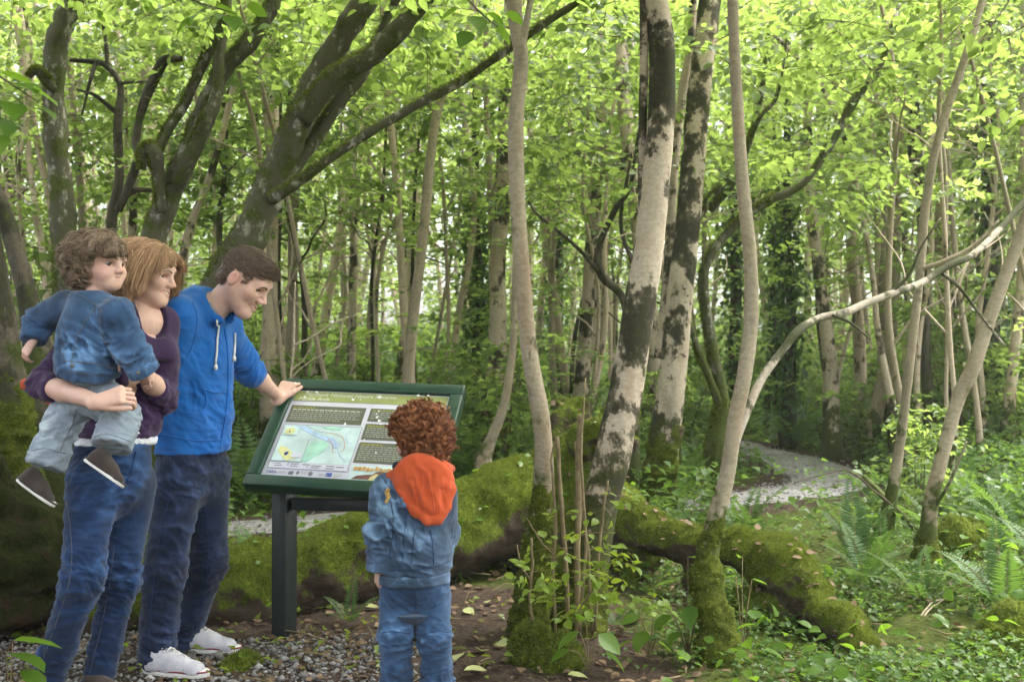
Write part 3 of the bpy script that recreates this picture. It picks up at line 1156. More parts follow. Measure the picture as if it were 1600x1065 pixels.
# --- the crooked sapling with the arching white limb
HC = hero_tree('arching_tree', 'crooked slender trunk with mossy foot and a long white limb arching right', [
    [(1125, 1045, 4.2, 58), (1117, 980, 4.22, 48), (1105, 900, 4.25, 40), (1112, 835, 4.28, 34), (1135, 745, 4.3, 29), (1148, 660, 4.32, 27), (1164, 580, 4.35, 27), (1174, 490, 4.4, 26), (1172, 400, 4.42, 24), (1160, 280, 4.45, 23), (1152, 160, 4.5, 21), (1147, 60, 4.5, 20), (1145, -60, 4.55, 19), (1150, -500, 4.7, 13)],
    [(1144, 705, 4.3, 17), (1162, 655, 4.35, 17), (1190, 592, 4.45, 16), (1222, 548, 4.55, 15), (1246, 518, 4.6, 16), (1280, 497, 4.75, 14), (1318, 489, 4.8, 15), (1350, 475, 4.9, 13), (1395, 458, 5.0, 14), (1440, 442, 5.2, 14), (1480, 416, 5.3, 13), (1520, 398, 5.4, 13), (1560, 360, 5.6, 12), (1625, 290, 5.8, 14), (1720, 200, 6.0, 10)],
    [(1385, 462, 5.0, 8), (1420, 430, 5.0, 6), (1440, 385, 5.0, 4), (1470, 340, 5.0, 3)],
    [(1470, 425, 5.3, 8), (1500, 450, 5.2, 6), (1530, 490, 5.2, 5), (1570, 540, 5.2, 4)],
    [(1300, 492, 4.75, 6), (1330, 505, 4.7, 5), (1360, 530, 4.6, 3)],
], [M['bark_tan'], bark_mat('bark_white', (0.42, 0.37, 0.30), (0.28, 0.24, 0.19), (0.05, 0.05, 0.028), (0.09, 0.11, 0.02), 0.49, (3, 3, 3), 0.3, 0.0)],
    crown_px(4, 22, 1150, -420, 4.6, 300, 200, 0.8, **near()), moss_sleeve=(0.52, 0.03, 5))
# --- right edge
hero_tree('leaning_tree', 'slender brown trunk leaning right with a bend near its middle, by the right edge', [
    [(1440, 915, 5.6, 46), (1450, 830, 5.6, 30), (1458, 770, 5.6, 27), (1478, 690, 5.62, 25), (1498, 620, 5.65, 25), (1520, 575, 5.65, 27), (1545, 500, 5.7, 25), (1575, 420, 5.75, 23), (1604, 340, 5.8, 22), (1650, 180, 5.9, 20), (1700, -100, 6.1, 15)],
    [(1455, 800, 5.6, 7), (1480, 760, 5.5, 6), (1500, 715, 5.45, 5), (1510, 690, 5.4, 3)],
], M['bark_tan'], crown_px(5, 26, 1660, 60, 6.0, 200, 240, 0.8, **near()), moss_sleeve=(0.26, 0.03, 6))
hero_tree('leaning_tree', 'thin reddish-brown trunk leaning right behind the shuttlecock fern', [
    [(1375, 850, 6.4, 36), (1392, 780, 6.4, 22), (1408, 680, 6.4, 18), (1422, 560, 6.4, 17), (1436, 440, 6.45, 16), (1444, 340, 6.5, 17), (1458, 250, 6.5, 16), (1480, 170, 6.55, 15), (1508, 90, 6.6, 14), (1535, 0, 6.7, 13), (1570, -150, 6.8, 11)],
    [(1440, 420, 6.45, 10), (1470, 410, 6.4, 8), (1520, 385, 6.4, 7), (1560, 345, 6.4, 5)],
], M['bark_tan'], crown_px(6, 24, 1540, -80, 6.8, 220, 160, 0.8, **near()))
hero_tree('pale_tree', 'tall straight pale trunk far right, stoutest of those beyond the fern', [
    [(1500, 700, 13.0, 52), (1494, 640, 13.0, 44), (1484, 500, 13, 36), (1474, 370, 13, 32), (1482, 250, 13, 31), (1492, 120, 13, 29), (1502, 0, 13.1, 27), (1510, -160, 13.2, 24)],
], M['bark_pale'], crown_px(7, 120, 1490, 60, 13, 260, 260, 1.7, per=30, size=.6, leaf=.09))
# --- centre background
hero_tree('pale_tree', 'patchy pale trunk just beyond the slim trunk, mossy at its foot', [
    [(768, 715, 10.5, 46), (772, 640, 10.5, 38), (778, 520, 10.5, 33), (777, 420, 10.5, 30), (786, 300, 10.5, 29), (790, 170, 10.5, 28), (796, 60, 10.6, 25), (800, -120, 10.7, 22)],
], M['bark_patchy'], crown_px(8, 110, 790, 20, 10.5, 300, 250, 1.6, per=30, size=.6, leaf=.09), moss_sleeve=(1.0, 0.03, 7))
hero_tree('curved_sapling', 'thin bare stem curving out to the left at its base, beside the sign', [
    [(755, 715, 8.2, 24), (770, 680, 8.2, 20), (788, 630, 8.2, 17), (798, 570, 8.2, 15), (803, 510, 8.2, 13), (806, 400, 8.25, 11), (808, 250, 8.3, 9), (812, 60, 8.4, 7), (815, -60, 8.4, 5)],
], M['bark_tan'], None)
hero_tree('pale_tree', 'broken-topped pink-grey trunk in the middle, dark moss collar halfway', [
    [(908, 660, 11.5, 32), (910, 580, 11.5, 27), (918, 480, 11.5, 24), (924, 380, 11.5, 23), (932, 290, 11.5, 24), (940, 230, 11.5, 20), (938, 120, 11.6, 17), (942, 0, 11.7, 15), (945, -120, 11.8, 12)],
    [(934, 275, 11.5, 12), (955, 266, 11.4, 8), (985, 262, 11.3, 5)],
], M['bark_patchy'], crown_px(9, 110, 930, 60, 11.6, 300, 250, 1.7, per=30, size=.6, leaf=.09))
hero_tree('slender_tree', 'slim tan trunk rising from behind the sign, leaning right at the top', [
    [(636, 660, 8.5, 28), (638, 590, 8.5, 22), (645, 500, 8.5, 20), (655, 420, 8.5, 19), (664, 340, 8.5, 19), (672, 250, 8.55, 18), (684, 170, 8.6, 17), (704, 110, 8.6, 17), (728, 60, 8.65, 15), (742, 0, 8.7, 14), (760, -120, 8.8, 11)],
], M['bark_tan'], crown_px(10, 70, 700, 30, 8.7, 240, 200, 1.2, per=28, size=.55, leaf=.085))
hero_tree('mossy_forked_tree', 'dark crooked mossy tree with low forked limbs beside the banded trunks', [
    [(985, 730, 9.0, 30), (990, 640, 9.0, 22), (985, 560, 9.0, 18), (975, 470, 9.0, 15), (940, 430, 9.0, 16), (935, 390, 9.0, 13), (960, 330, 9.0, 11), (985, 290, 9.0, 9), (1000, 200, 9.1, 7)],
    [(980, 480, 9.0, 11), (990, 420, 8.9, 9), (970, 350, 8.9, 7), (985, 250, 8.8, 5)],
    [(940, 430, 9.0, 9), (905, 390, 8.9, 7), (865, 355, 8.8, 6), (840, 335, 8.8, 5), (822, 310, 8.8, 3)],
], M['bark_dark'], crown_px(11, 40, 960, 180, 9.0, 160, 160, 1.0, per=26, size=.5, leaf=.085))
hero_tree('mossy_forked_tree', 'mossy dark tree sending curved limbs up and right behind the arching one', [
    [(1120, 690, 8.6, 34), (1128, 620, 8.6, 24), (1112, 540, 8.6, 18), (1100, 450, 8.6, 17), (1110, 400, 8.6, 17), (1150, 350, 8.6, 16), (1200, 315, 8.6, 16), (1250, 290, 8.6, 15), (1290, 240, 8.6, 14), (1340, 150, 8.6, 15), (1380, 100, 8.6, 12), (1400, 20, 8.7, 9)],
    [(1040, 470, 8.7, 16), (1070, 380, 8.7, 16), (1110, 310, 8.7, 17), (1140, 280, 8.7, 15), (1170, 220, 8.7, 11), (1190, 150, 8.7, 8), (1200, 60, 8.7, 5)],
    [(1110, 330, 8.7, 10), (1150, 280, 8.6, 9), (1185, 190, 8.5, 7), (1215, 150, 8.5, 5), (1230, 60, 8.5, 4)],
    [(1128, 640, 8.6, 18), (1108, 590, 8.5, 14), (1085, 530, 8.4, 12), (1070, 480, 8.4, 10)],
], M['bark_mossy'], crown_px(12, 90, 1250, 130, 8.6, 200, 180, 1.3, per=28, size=.55, leaf=.085))
# --- left: the big leaning mossy trunk and its kin
HE = hero_tree('leaning_mossy_tree', 'big dark mossy trunk leaning right and forking above the man in blue', [
    [(285, 640, 7.0, 92), (306, 560, 7.0, 84), (340, 470, 7.0, 78), (378, 390, 7.0, 68), (410, 320, 7.0, 60), (440, 250, 7.0, 57), (468, 190, 7.0, 55), (500, 120, 7.0, 50), (535, 55, 7.0, 46), (575, 0, 7.0, 42), (640, -90, 7.1, 42), (720, -220, 7.2, 30)],
    [(470, 185, 6.95, 46), (520, 125, 6.9, 42), (575, 90, 6.9, 40), (625, 45, 6.9, 38), (665, -5, 6.9, 34), (730, -90, 6.9, 26)],
    [(425, 310, 6.9, 24), (470, 282, 6.8, 20), (520, 245, 6.75, 18), (580, 205, 6.7, 17), (650, 165, 6.7, 16), (720, 128, 6.65, 15), (790, 80, 6.6, 14), (850, 38, 6.6, 13), (915, -5, 6.6, 12), (990, -60, 6.6, 9)],
    [(440, 290, 7.05, 30), (490, 220, 7.1, 26), (530, 160, 7.1, 24), (570, 110, 7.15, 20), (600, 40, 7.2, 16), (640, -40, 7.2, 12)],
], M['bark_mossy'], crown_px(13, 60, 620, -60, 7.0, 330, 110, 1.3, **near()), sides=20, lump=0.09)
hero_tree('mossy_tree', 'grey lichened trunk with thick moss leaning right behind the woman', [
    [(200, 560, 7.4, 60), (225, 450, 7.4, 54), (245, 360, 7.4, 48), (268, 300, 7.4, 42), (300, 225, 7.4, 38), (325, 160, 7.4, 36), (352, 105, 7.4, 34), (388, 70, 7.4, 32), (420, 20, 7.4, 28), (450, -50, 7.4, 24)],
    [(275, 290, 7.35, 30), (310, 220, 7.3, 28), (338, 150, 7.3, 26), (342, 90, 7.3, 22), (350, 40, 7.3, 20), (360, -40, 7.3, 16)],
    [(236, 262, 7.3, 20), (262, 205, 7.35, 17), (290, 160, 7.4, 16), (320, 95, 7.4, 16), (345, 40, 7.4, 13), (362, -30, 7.4, 10)],
    [(252, 330, 7.3, 20), (248, 270, 7.25, 22), (240, 235, 7.2, 26), (225, 235, 7.2, 20), (222, 265, 7.2, 14)],
], M['bark_mossy'], crown_px(14, 40, 400, -60, 7.4, 300, 100, 1.2, **near()), sides=16, lump=0.10)
hero_tree('mossy_tree', 'upright dark trunk spotted with lichen at the far left', [
    [(125, 620, 7.8, 66), (115, 500, 7.8, 56), (103, 390, 7.8, 50), (95, 300, 7.8, 44), (86, 210, 7.8, 40), (84, 130, 7.8, 40), (92, 60, 7.8, 38), (112, 0, 7.8, 38), (130, -80, 7.8, 34)],
    [(84, 140, 7.7, 16), (60, 110, 7.6, 14), (45, 120, 7.6, 10)],
], M['bark_mossy'], crown_px(15, 40, 100, -40, 7.8, 220, 120, 1.2, **near()), sides=16, lump=0.12)
hero_tree('dead_tree', 'bare black dead tree with tangled twigs between the two lichened trunks', [
    [(180, 560, 8.2, 26), (182, 440, 8.2, 22), (174, 350, 8.2, 20), (186, 280, 8.2, 17), (184, 200, 8.2, 15), (188, 135, 8.2, 13), (168, 105, 8.2, 11), (150, 97, 8.2, 10), (110, 94, 8.2, 7)],
    [(168, 105, 8.2, 8), (165, 60, 8.2, 7), (155, 20, 8.2, 5), (135, 0, 8.2, 3)],
    [(180, 330, 8.2, 14), (205, 300, 8.1, 11), (245, 297, 8.1, 7)],
    [(186, 330, 8.1, 12), (215, 250, 8.0, 16), (212, 220, 8.0, 14), (222, 170, 8.0, 16), (240, 125, 8.0, 20), (258, 95, 8.0, 18), (285, 92, 8.0, 10)],
    [(150, 97, 8.2, 8), (140, 130, 8.1, 6), (128, 180, 8.1, 4)],
    [(188, 130, 8.2, 7), (220, 128, 8.1, 5), (250, 130, 8.0, 3)],
    [(184, 178, 8.2, 9), (150, 150, 8.1, 7), (120, 140, 8.1, 4)],
], M['bark_dark'], None, lump=0.14)
hero_tree('mossy_tree', 'short dark mossy trunk tilted at the left edge beside the toddler', [
    [(70, 620, 6.6, 60), (45, 470, 6.6, 36), (20, 380, 6.6, 32), (0, 310, 6.6, 26), (-30, 240, 6.6, 22), (-70, 100, 6.6, 16)],
], M['bark_dark'], None, lump=0.12)
HD = hero_tree('mossy_tree', 'dark rotting mossy trunk standing at the left edge below the toddler', [
    [(20, 800, 5.2, 110), (14, 700, 5.2, 86), (6, 600, 5.2, 78), (-6, 520, 5.2, 70), (-20, 400, 5.2, 62), (-60, 200, 5.2, 50)],
], M['bark_dark'], None, lump=0.14, moss_sleeve=(1.1, 0.03, 8))
shade_crown(*HA, -0.6, 2.6, 4.0, 6.2, 2.9, 260, 501)
shade_crown(*HB, 1.4, 4.2, 3.8, 6.5, 2.4, 190, 502)
shade_crown(*HC, 2.4, 2.6, 4.0, 6.0, 2.9, 260, 503)
shade_crown(*HD, -3.0, 3.8, 3.9, 6.5, 2.9, 340, 504)
shade_crown(*HE, -1.6, 5.4, 4.2, 7.0, 2.4, 190, 505)
thin = [
    ('slim pale trunk crossing in front of the far left dark trunk', [(100, 560, 9.5, 14), (92, 400, 9.5, 12), (62, 240, 9.5, 11), (38, 110, 9.5, 12), (22, 0, 9.5, 12), (10, -120, 9.5, 10)]),
    ('straight pinkish trunk right of the far left dark trunk', [(125, 560, 10, 13), (128, 360, 10, 12), (117, 200, 10, 11), (107, 70, 10, 12), (100, -60, 10, 10)]),
    ('pale trunk above the woman, behind the dead tree', [(205, 560, 10.5, 16), (207, 350, 10.5, 14), (220, 180, 10.5, 13), (233, 50, 10.5, 14), (240, -80, 10.5, 12)]),
    ('smooth pale pole beside the leaning mossy trunk', [(420, 560, 10, 26), (425, 380, 10, 22), (424, 240, 10, 20), (415, 140, 10, 18), (416, 40, 10, 18), (420, -80, 10, 16)]),
    ('straight brown trunk just right of the man and above his head', [(455, 600, 10.5, 24), (458, 480, 10.5, 20), (457, 380, 10.5, 17), (462, 290, 10.5, 16), (470, 150, 10.5, 13), (480, -40, 10.5, 10)]),
    ('bent pale stem leaning right behind the woman', [(262, 560, 9, 18), (290, 380, 9, 14), (330, 270, 9, 13), (352, 190, 9, 12), (380, 60, 9, 10), (390, -60, 9, 8)]),
    ('slender stem forking high behind the sign', [(700, 660, 12, 14), (715, 500, 12, 12), (735, 400, 12, 12), (740, 300, 12, 11), (720, 150, 12, 10), (700, 0, 12, 9)]),
    ('thin stem between the slim trunk and the broken-topped one', [(868, 660, 13, 12), (862, 480, 13, 10), (870, 300, 13, 9), (880, 130, 13, 8), (880, -60, 13, 6)]),
    ('pale trunk left of the path, ivy dark at its foot', [(1300, 690, 12, 30), (1296, 560, 12, 26), (1280, 430, 12, 21), (1268, 330, 12, 19), (1262, 200, 12, 16), (1265, 0, 12, 13)]),
    ('straight pale trunk right of the path, one of a close pair', [(1345, 680, 14, 24), (1342, 520, 14, 21), (1330, 380, 14, 20), (1326, 250, 14, 19), (1322, 80, 14, 17), (1320, -80, 14, 15)]),
    ('mossy pale trunk behind the arch of the white limb', [(1384, 660, 13.5, 26), (1380, 520, 13.5, 22), (1376, 380, 13.5, 22), (1378, 230, 13.5, 21), (1385, 60, 13.5, 18), (1390, -80, 13.5, 15)]),
    ('thin grey stem slanting across the right-hand trunks', [(1395, 640, 10.5, 14), (1372, 520, 10.5, 11), (1362, 420, 10.5, 10), (1330, 250, 10.5, 9), (1280, 130, 10.5, 8), (1200, 40, 10.5, 7), (1180, -40, 10.5, 5)]),
    ('pale trunk at the right edge behind the bent one', [(1572, 700, 11, 26), (1580, 600, 11, 20), (1592, 480, 11, 18), (1600, 350, 11, 16), (1600, 100, 11, 14), (1600, -80, 11, 12)]),
]
for i, (lab, st) in enumerate(thin):
    Y = st[0][2]
    x, y = st[-2][0], 120
    hero_tree('slender_tree', lab, [st], [M['bark_pale'], M['bark_tan'], M['bark_patchy']][i % 3],
              crown_px(40 + i, 70, x, y, Y, 200, 230, 1.3, per=28, size=.58, leaf=.085), group='slender trees standing round the clearing', sides=10)

# ================================================================== ivy round some far trunks
def ivy_tree(px, py, Y, w, top, label):
    st = [(px, py, Y, w), (px + 4, (py + top) / 2, Y, w * 0.8), (px - 3, top, Y, w * 0.6), (px, top - 260, Y, w * 0.4)]
    t, base = hero_tree('ivy_clad_tree', label, [st], M['bark_dark'], crown_px(int(px), 70, px, top - 120, Y, 180, 160, 1.4, per=28, size=.6, leaf=.09), group='trees wrapped in ivy')
    Q = px_curve(st, 12)
    r = np.random.default_rng(int(px))
    n = 900
    k = r.integers(0, int(len(Q) * 0.72), n)
    a = r.random(n) * 6.28
    o = np.stack([np.cos(a), np.sin(a), np.zeros(n)], -1)
    P = Q[k, :3] + o * (Q[k, 3] * r.uniform(0.9, 2.6, n))[:, None] + r.normal(0, 0.05, (n, 3)) - base
    D = nrm(o * 0.5 + np.array((0, 0, -0.8)) + r.normal(0, 0.3, (n, 3)))
    L = r.uniform(0.06, 0.11, n)
    V, F = leaves_vf(P, D, nrm(o + r.normal(0, .3, (n, 3))), L, L * 0.9)
    obj('ivy', mesh_np('ivy', V, F, M['leaf_ivy'], smooth=False, attrs={'tint': np.repeat(r.random(n), 4)}), t)

ivy_tree(1146, 640, 15, 26, 240, 'ivy-wrapped trunk seen just left of the crooked slender trunk')
ivy_tree(1206, 610, 17, 22, 250, 'ivy-wrapped trunk seen above the bend of the path')
ivy_tree(1232, 640, 14, 24, 320, 'ivy-wrapped trunk half hidden behind the white arching limb')
ivy_tree(868, 560, 17, 22, 150, 'ivy-wrapped trunk far behind the slim trunk')
ivy_tree(745, 640, 12.5, 30, 330, 'dark ivy-wrapped trunk beside the patchy pale one')
ivy_tree(1545, 690, 12, 36, 180, 'dark ivy-wrapped trunk by the right edge of the wood')

# ================================================================== the crowd of slender trees behind
r = np.random.default_rng(99)
spots = []
tries = 0
while len(spots) < 185 and tries < 20000:
    tries += 1
    y = 9.5 + 28 * r.random() ** 0.95
    x = r.uniform(-1, 1) * (0.62 * y + 2.0)
    if path_dist(x, y) < 0.5:
        continue
    if any((x - a) ** 2 + (y - b) ** 2 < 0.6 ** 2 for a, b in spots):
        continue
    px = 800 + FPX * x / y
    if 1150 < px < 1330 and y < 15:
        continue
    spots.append((x, y))
spots.sort(key=lambda s: s[1])
for i, (x, y) in enumerate(spots):
    k = [0, 1, 0, 2, 0, 1, 3][i % 7]
    t = thing('woodland_tree', ('pale', 'tan', 'patchy', 'dark')[k] + ' slender tree ' + place_words(x, y), 'tree', (x, y, float(gz(x, y))), 'trees of the wood behind')
    s = r.uniform(0.85, 1.2)
    o = obj('trunk', trunk_protos[i % 10][k], t)
    o.rotation_euler = (r.normal(0, 0.03), r.normal(0, 0.03), r.random() * 6.28)
    w = s * r.uniform(0.4, 0.85)
    o.scale = (w, w, s)
    c = obj('crown', crown_protos[(0, 1, 3, 5, 6, 1, 3)[i % 7] if y > 19 else (3, 1, 3, 5)[i % 4]], t)
    c.rotation_euler = (0, 0, r.random() * 6.28)
    c.scale = (s * 1.1, s * 1.1, min(1.25, (1.22 + 0.336 * y + 0.9) / 10.8))

# the wood beyond reads as one mass of leaves
r = np.random.default_rng(5)
n = 3200
y = r.uniform(36, 52, n)
x = r.uniform(-1, 1, n) * (y * 0.75)
z = 0.5 + gz(x, y) + 16.0 * r.random(n) ** 1.6
fm = crown_mesh('far_wood', np.stack([x, y, z], -1), rand_dirs(r, n, 0.25), r, [M['leaf'], M['twig']], per=16, size=1.5, leaf=0.34)
tag(obj('far_wood', fm), 'mass of bright green leaves of the wood far behind', 'wood', None, 'stuff')

# slim stems and forked hazel rods standing in front of the crowd
rod_meshes = []
for i in range(8):
    r = np.random.default_rng(1500 + i)
    H = r.uniform(5.0, 7.5)
    parts = []
    z = np.linspace(-0.1, H, 8)
    P = np.stack([np.cumsum(r.normal(0, 0.07, 8)) + (r.uniform(-0.12, 0.12) * z), np.cumsum(r.normal(0, 0.07, 8)), z], -1)
    P[0, :2] = 0
    rad = np.linspace(r.uniform(0.022, 0.040), 0.010, 8)
    Q = spline(np.concatenate([P, rad[:, None]], 1), 4)
    parts.append(tube(Q[:, :3], Q[:, 3], 7, True, 0.12, 5.0, i))
    for b in range(r.integers(5, 9)):
        j = r.integers(6, len(Q) - 3)
        d = nrm(np.array((r.normal(), r.normal(), r.uniform(0.4, 1.4))))
        c = [Q[j, :3]]
        for s_ in range(5):
            d = nrm(d + r.normal(0, 0.28, 3))
            c.append(c[-1] + d * r.uniform(0.12, 0.32))
        w = Q[j, 3] * 0.5
        B = spline(np.concatenate([np.array(c), np.linspace(w, w * 0.3, 6)[:, None]], 1), 3)
        parts.append(tube(B[:, :3], B[:, 3], 5, True, 0.1, 6.0, b))
    V, F = join(parts)
    lc, lo = [], []
    for b in range(14):
        j = r.integers(int(len(Q) * 0.45), len(Q))
        lc.append(Q[j, :3] + r.normal(0, 0.35, 3))
        lo.append(rand_dirs(r, 1, 0.2)[0])
    rod_meshes.append(([mesh_np('trunk', V, F, M[k]) for k in ('bark_tan', 'bark_pale', 'bark_dark')], crown_mesh('crown', np.array(lc), np.array(lo), r, [M['leaf'], M['twig']], per=22, size=0.5, leaf=0.08)))
r = np.random.default_rng(404)
rods = []
while len(rods) < 80:
    y = 7.2 + 9.0 * r.random() ** 0.8
    x = r.uniform(-0.56, 0.56) * y
    px = 800 + FPX * x / y
    if path_dist(x, y) < 0.3 or (1140 < px < 1330 and y < 13) or any((x - a) ** 2 + (y - b) ** 2 < 0.4 ** 2 for a, b in rods):
        continue
    rods.append((x, y))
for i, (x, y) in enumerate(rods):
    k = (0, 1, 2, 1, 0)[i % 5]
    t = thing('slim_stem', 'thin ' + ('tan', 'pale', 'dark')[k] + ' rod ' + place_words(x, y), 'tree', (x, y, float(gz(x, y))), 'rods of the thicket')
    t.rotation_euler = (r.normal(0, 0.06), r.normal(0, 0.10), r.random() * 6.28)
    tr, cr = rod_meshes[i % 8]
    obj('trunk', tr[k], t)
    obj('crown', cr, t)
# ================================================================== the fallen mossy tree
def sdf_wood(caps, h, k, disp, freq, seed, up_bias=0.35, octaves=3):
    """caps: (a, b, ra, rb) in world space -> displaced vertices, faces, normals, moss amount"""
    pts = np.array([c[0] for c in caps] + [c[1] for c in caps])
    rm = max(max(c[2], c[3]) for c in caps) + 0.08
    f = Field(pts.min(0) - rm, pts.max(0) + rm, h)
    for a, b, ra, rb in caps:
        f.cap(a, b, ra, rb, k)
    V, F = f.mesh()
    N = vnormals(V, [F])
    knob = np.clip(fbm(V * freq * 0.55 + 3, 2, seed + 2), 0, 1)
    V = V + N * (disp * (fbm(V * freq, octaves + 1, seed) + 0.9 * knob))[:, None]
    N = vnormals(V, [F])
    m = np.clip(0.50 + up_bias * N[:, 2] + 0.22 * fbm(V * 4.0, 2, seed + 9), 0, 1)
    return V, F, N, m


def wood_part(name, parent, base, mat, V, F, N, m, blades=0, length=0.014, seed=1):
    o = obj(name, mesh_np(name, V - base, F, mat, attrs={'moss': m}), parent)
    if blades:
        fz = obj('moss_tufts', fuzz(V - base, [F], N, m, blades, length, seed), o)
        fz['kind'] = 'stuff'
    return o


def chain_px(pts):
    """[(px,py,Y,width px)] -> capsules"""
    P = [at(a, b, Y) for a, b, Y, w in pts]
    R = [0.5 * w * Y / FPX for a, b, Y, w in pts]
    return [(P[i], P[i + 1], R[i], R[i + 1]) for i in range(len(P) - 1)]


lb = at(700, 880, 5.7)
lb[2] = 0
log = thing('fallen_log', 'long moss-covered fallen trunk lying behind the sign, its root end by the banded trunk', 'log', lb)
V, F, N, m = sdf_wood(chain_px([(40, 960, 4.75, 120), (250, 945, 4.85, 124), (400, 918, 5.0, 128), (560, 872, 5.35, 134), (700, 836, 5.8, 132), (800, 800, 6.05, 126), (870, 775, 6.2, 124)]), 0.017, 0.10, 0.045, 4.5, 21, 0.42)
wood_part('trunk', log, lb, M['moss'], V, F, N, m, 110000, 0.0095, 3)
root = []
for st in ([(860, 775, 6.15, 118), (915, 775, 6.1, 104), (960, 795, 5.9, 80)],
           [(875, 735, 6.2, 84), (890, 670, 6.25, 54), (908, 632, 6.3, 36)],
           [(890, 660, 6.25, 36), (876, 628, 6.3, 30)],
           [(930, 710, 6.2, 70), (962, 665, 6.3, 44), (985, 645, 6.4, 30)],
           [(915, 690, 6.0, 50), (955, 678, 5.9, 32), (990, 692, 5.8, 18)],
           [(880, 820, 6.0, 120), (900, 880, 5.9, 90), (905, 900, 5.8, 80)],
           [(960, 790, 5.85, 90), (985, 850, 5.7, 70), (990, 900, 5.65, 50)]):
    root += chain_px(st)
V, F, N, m = sdf_wood(root, 0.017, 0.07, 0.05, 6.0, 31, 0.36)
wood_part('root_plate', log, lb, M['moss'], V, F, N, m, 34000, 0.0095, 4)
limb = []
for st in ([(950, 800, 5.75, 70), (1010, 830, 5.55, 54), (1090, 850, 5.3, 48), (1160, 862, 5.1, 56), (1215, 880, 4.95, 62), (1255, 910, 4.8, 62)],
           [(1215, 890, 4.95, 58), (1262, 930, 4.75, 58), (1310, 980, 4.5, 50), (1345, 1020, 4.3, 50), (1385, 1062, 4.12, 34)],
           [(1235, 900, 4.9, 56), (1225, 960, 4.85, 46), (1210, 990, 4.8, 40)],
           [(1100, 860, 5.3, 40), (1085, 905, 5.3, 32), (1080, 935, 5.3, 28)],
           [(1160, 940, 4.95, 30), (1230, 960, 4.85, 44), (1290, 985, 4.75, 36)]):
    limb += chain_px(st)
V, F, N, m = sdf_wood(limb, 0.014, 0.06, 0.035, 7.0, 41, 0.44)
wood_part('limb', log, lb, M['moss'], V, F, N, m, 50000, 0.0095, 5)

# leaves and small plants caught on the log
r = np.random.default_rng(303)
lv_P, lv_D = [], []
for part_ in [c for c in log.children if c.name.split('.')[0] in ('trunk', 'root_plate', 'limb')]:
    VV = np.empty(len(part_.data.vertices) * 3, np.float32)
    part_.data.vertices.foreach_get('co', VV)
    VV = VV.reshape(-1, 3)
    NN = np.empty(len(VV) * 3, np.float32)
    part_.data.vertices.foreach_get('normal', NN)
    NN = NN.reshape(-1, 3)
    up = np.where(NN[:, 2] > 0.35)[0]
    k = r.choice(up, 110)
    lv_P.append(VV[k] + NN[k] * 0.012)
lv_P = np.concatenate(lv_P)
nl_ = len(lv_P)
Ls = r.uniform(0.018, 0.05, nl_)
V, F = broad_leaves_vf(lv_P, rand_dirs(r, nl_, 0.3), nrm(np.array((0, -0.3, 1.0)) + r.normal(0, 0.4, (nl_, 3))), Ls, Ls * 0.7, 0.15)
half = nl_ // 2
o = obj('caught_leaves', mesh_np('caught_leaves', V[:half * 11], F[:half * 12], M['dead_leaf'], smooth=False, attrs={'tint': np.repeat(r.random(half), 11)}), log)
o['kind'] = 'stuff'
o = obj('seedlings', mesh_np('seedlings', V[half * 11:], F[half * 12:] - half * 11, M['leaf_near'], smooth=False, attrs={'tint': np.repeat(r.random(nl_ - half), 11)}), log)
o['kind'] = 'stuff'

# the rotten hollow trunk at the lower left
rb = at(20, 940, 4.5)
rb[2] = 0
rot = thing('rotten_trunk', 'dark rotten hollow trunk lying at the lower left behind the woman', 'log', rb)
cap = chain_px([(-420, 800, 4.5, 330), (-120, 835, 4.55, 290), (60, 890, 4.7, 190), (130, 920, 4.8, 130)])
V, F, N, m = sdf_wood(cap, 0.02, 0.1, 0.02, 5.0, 51, 0.12)
ax = nrm(at(60, 890, 4.7) - at(-420, 800, 4.5))
grain = np.sin((V @ np.cross(ax, (0, 0, 1)) * 40 + V[:, 2] * 46) + 3.0 * fbm(V * np.array((2, 6, 6)), 2, 4))
V = V + N * (0.012 * grain + 0.05 * fbm(V * np.array((1.5, 9, 9)), 3, 8))[:, None]
N = vnormals(V, [F])
wood_part('trunk', rot, rb, M['rot'], V, F, N, m)

# mossy hummocks and small stumps
def mossy_lump(px, py, Y, w, hgt, label, seed, name='mossy_stump', cat='stump', mat='moss_dark', blades=5000):
    b = at(px, py, Y)
    b[2] = float(gz(b[0], b[1]))
    rr = 0.5 * w * Y / FPX
    hh = hgt * Y / FPX
    V, F, N, m = sdf_wood([(b + np.array((0, 0, -0.05)), b + np.array((0.02, 0, hh - rr * 0.8)), rr, rr * 0.8),
                           (b + np.array((rr * 0.7, 0.02, -0.05)), b + np.array((rr * 0.6, 0.02, hh * 0.4)), rr * 0.6, rr * 0.45)], 0.012, 0.05, 0.03, 9.0, seed, 0.3)
    t = thing(name, label, cat, b, 'small mossy stumps')
    wood_part('stump', t, b, M[mat], V, F, N, np.clip(m + 0.2, 0, 1), blades, 0.013, seed)


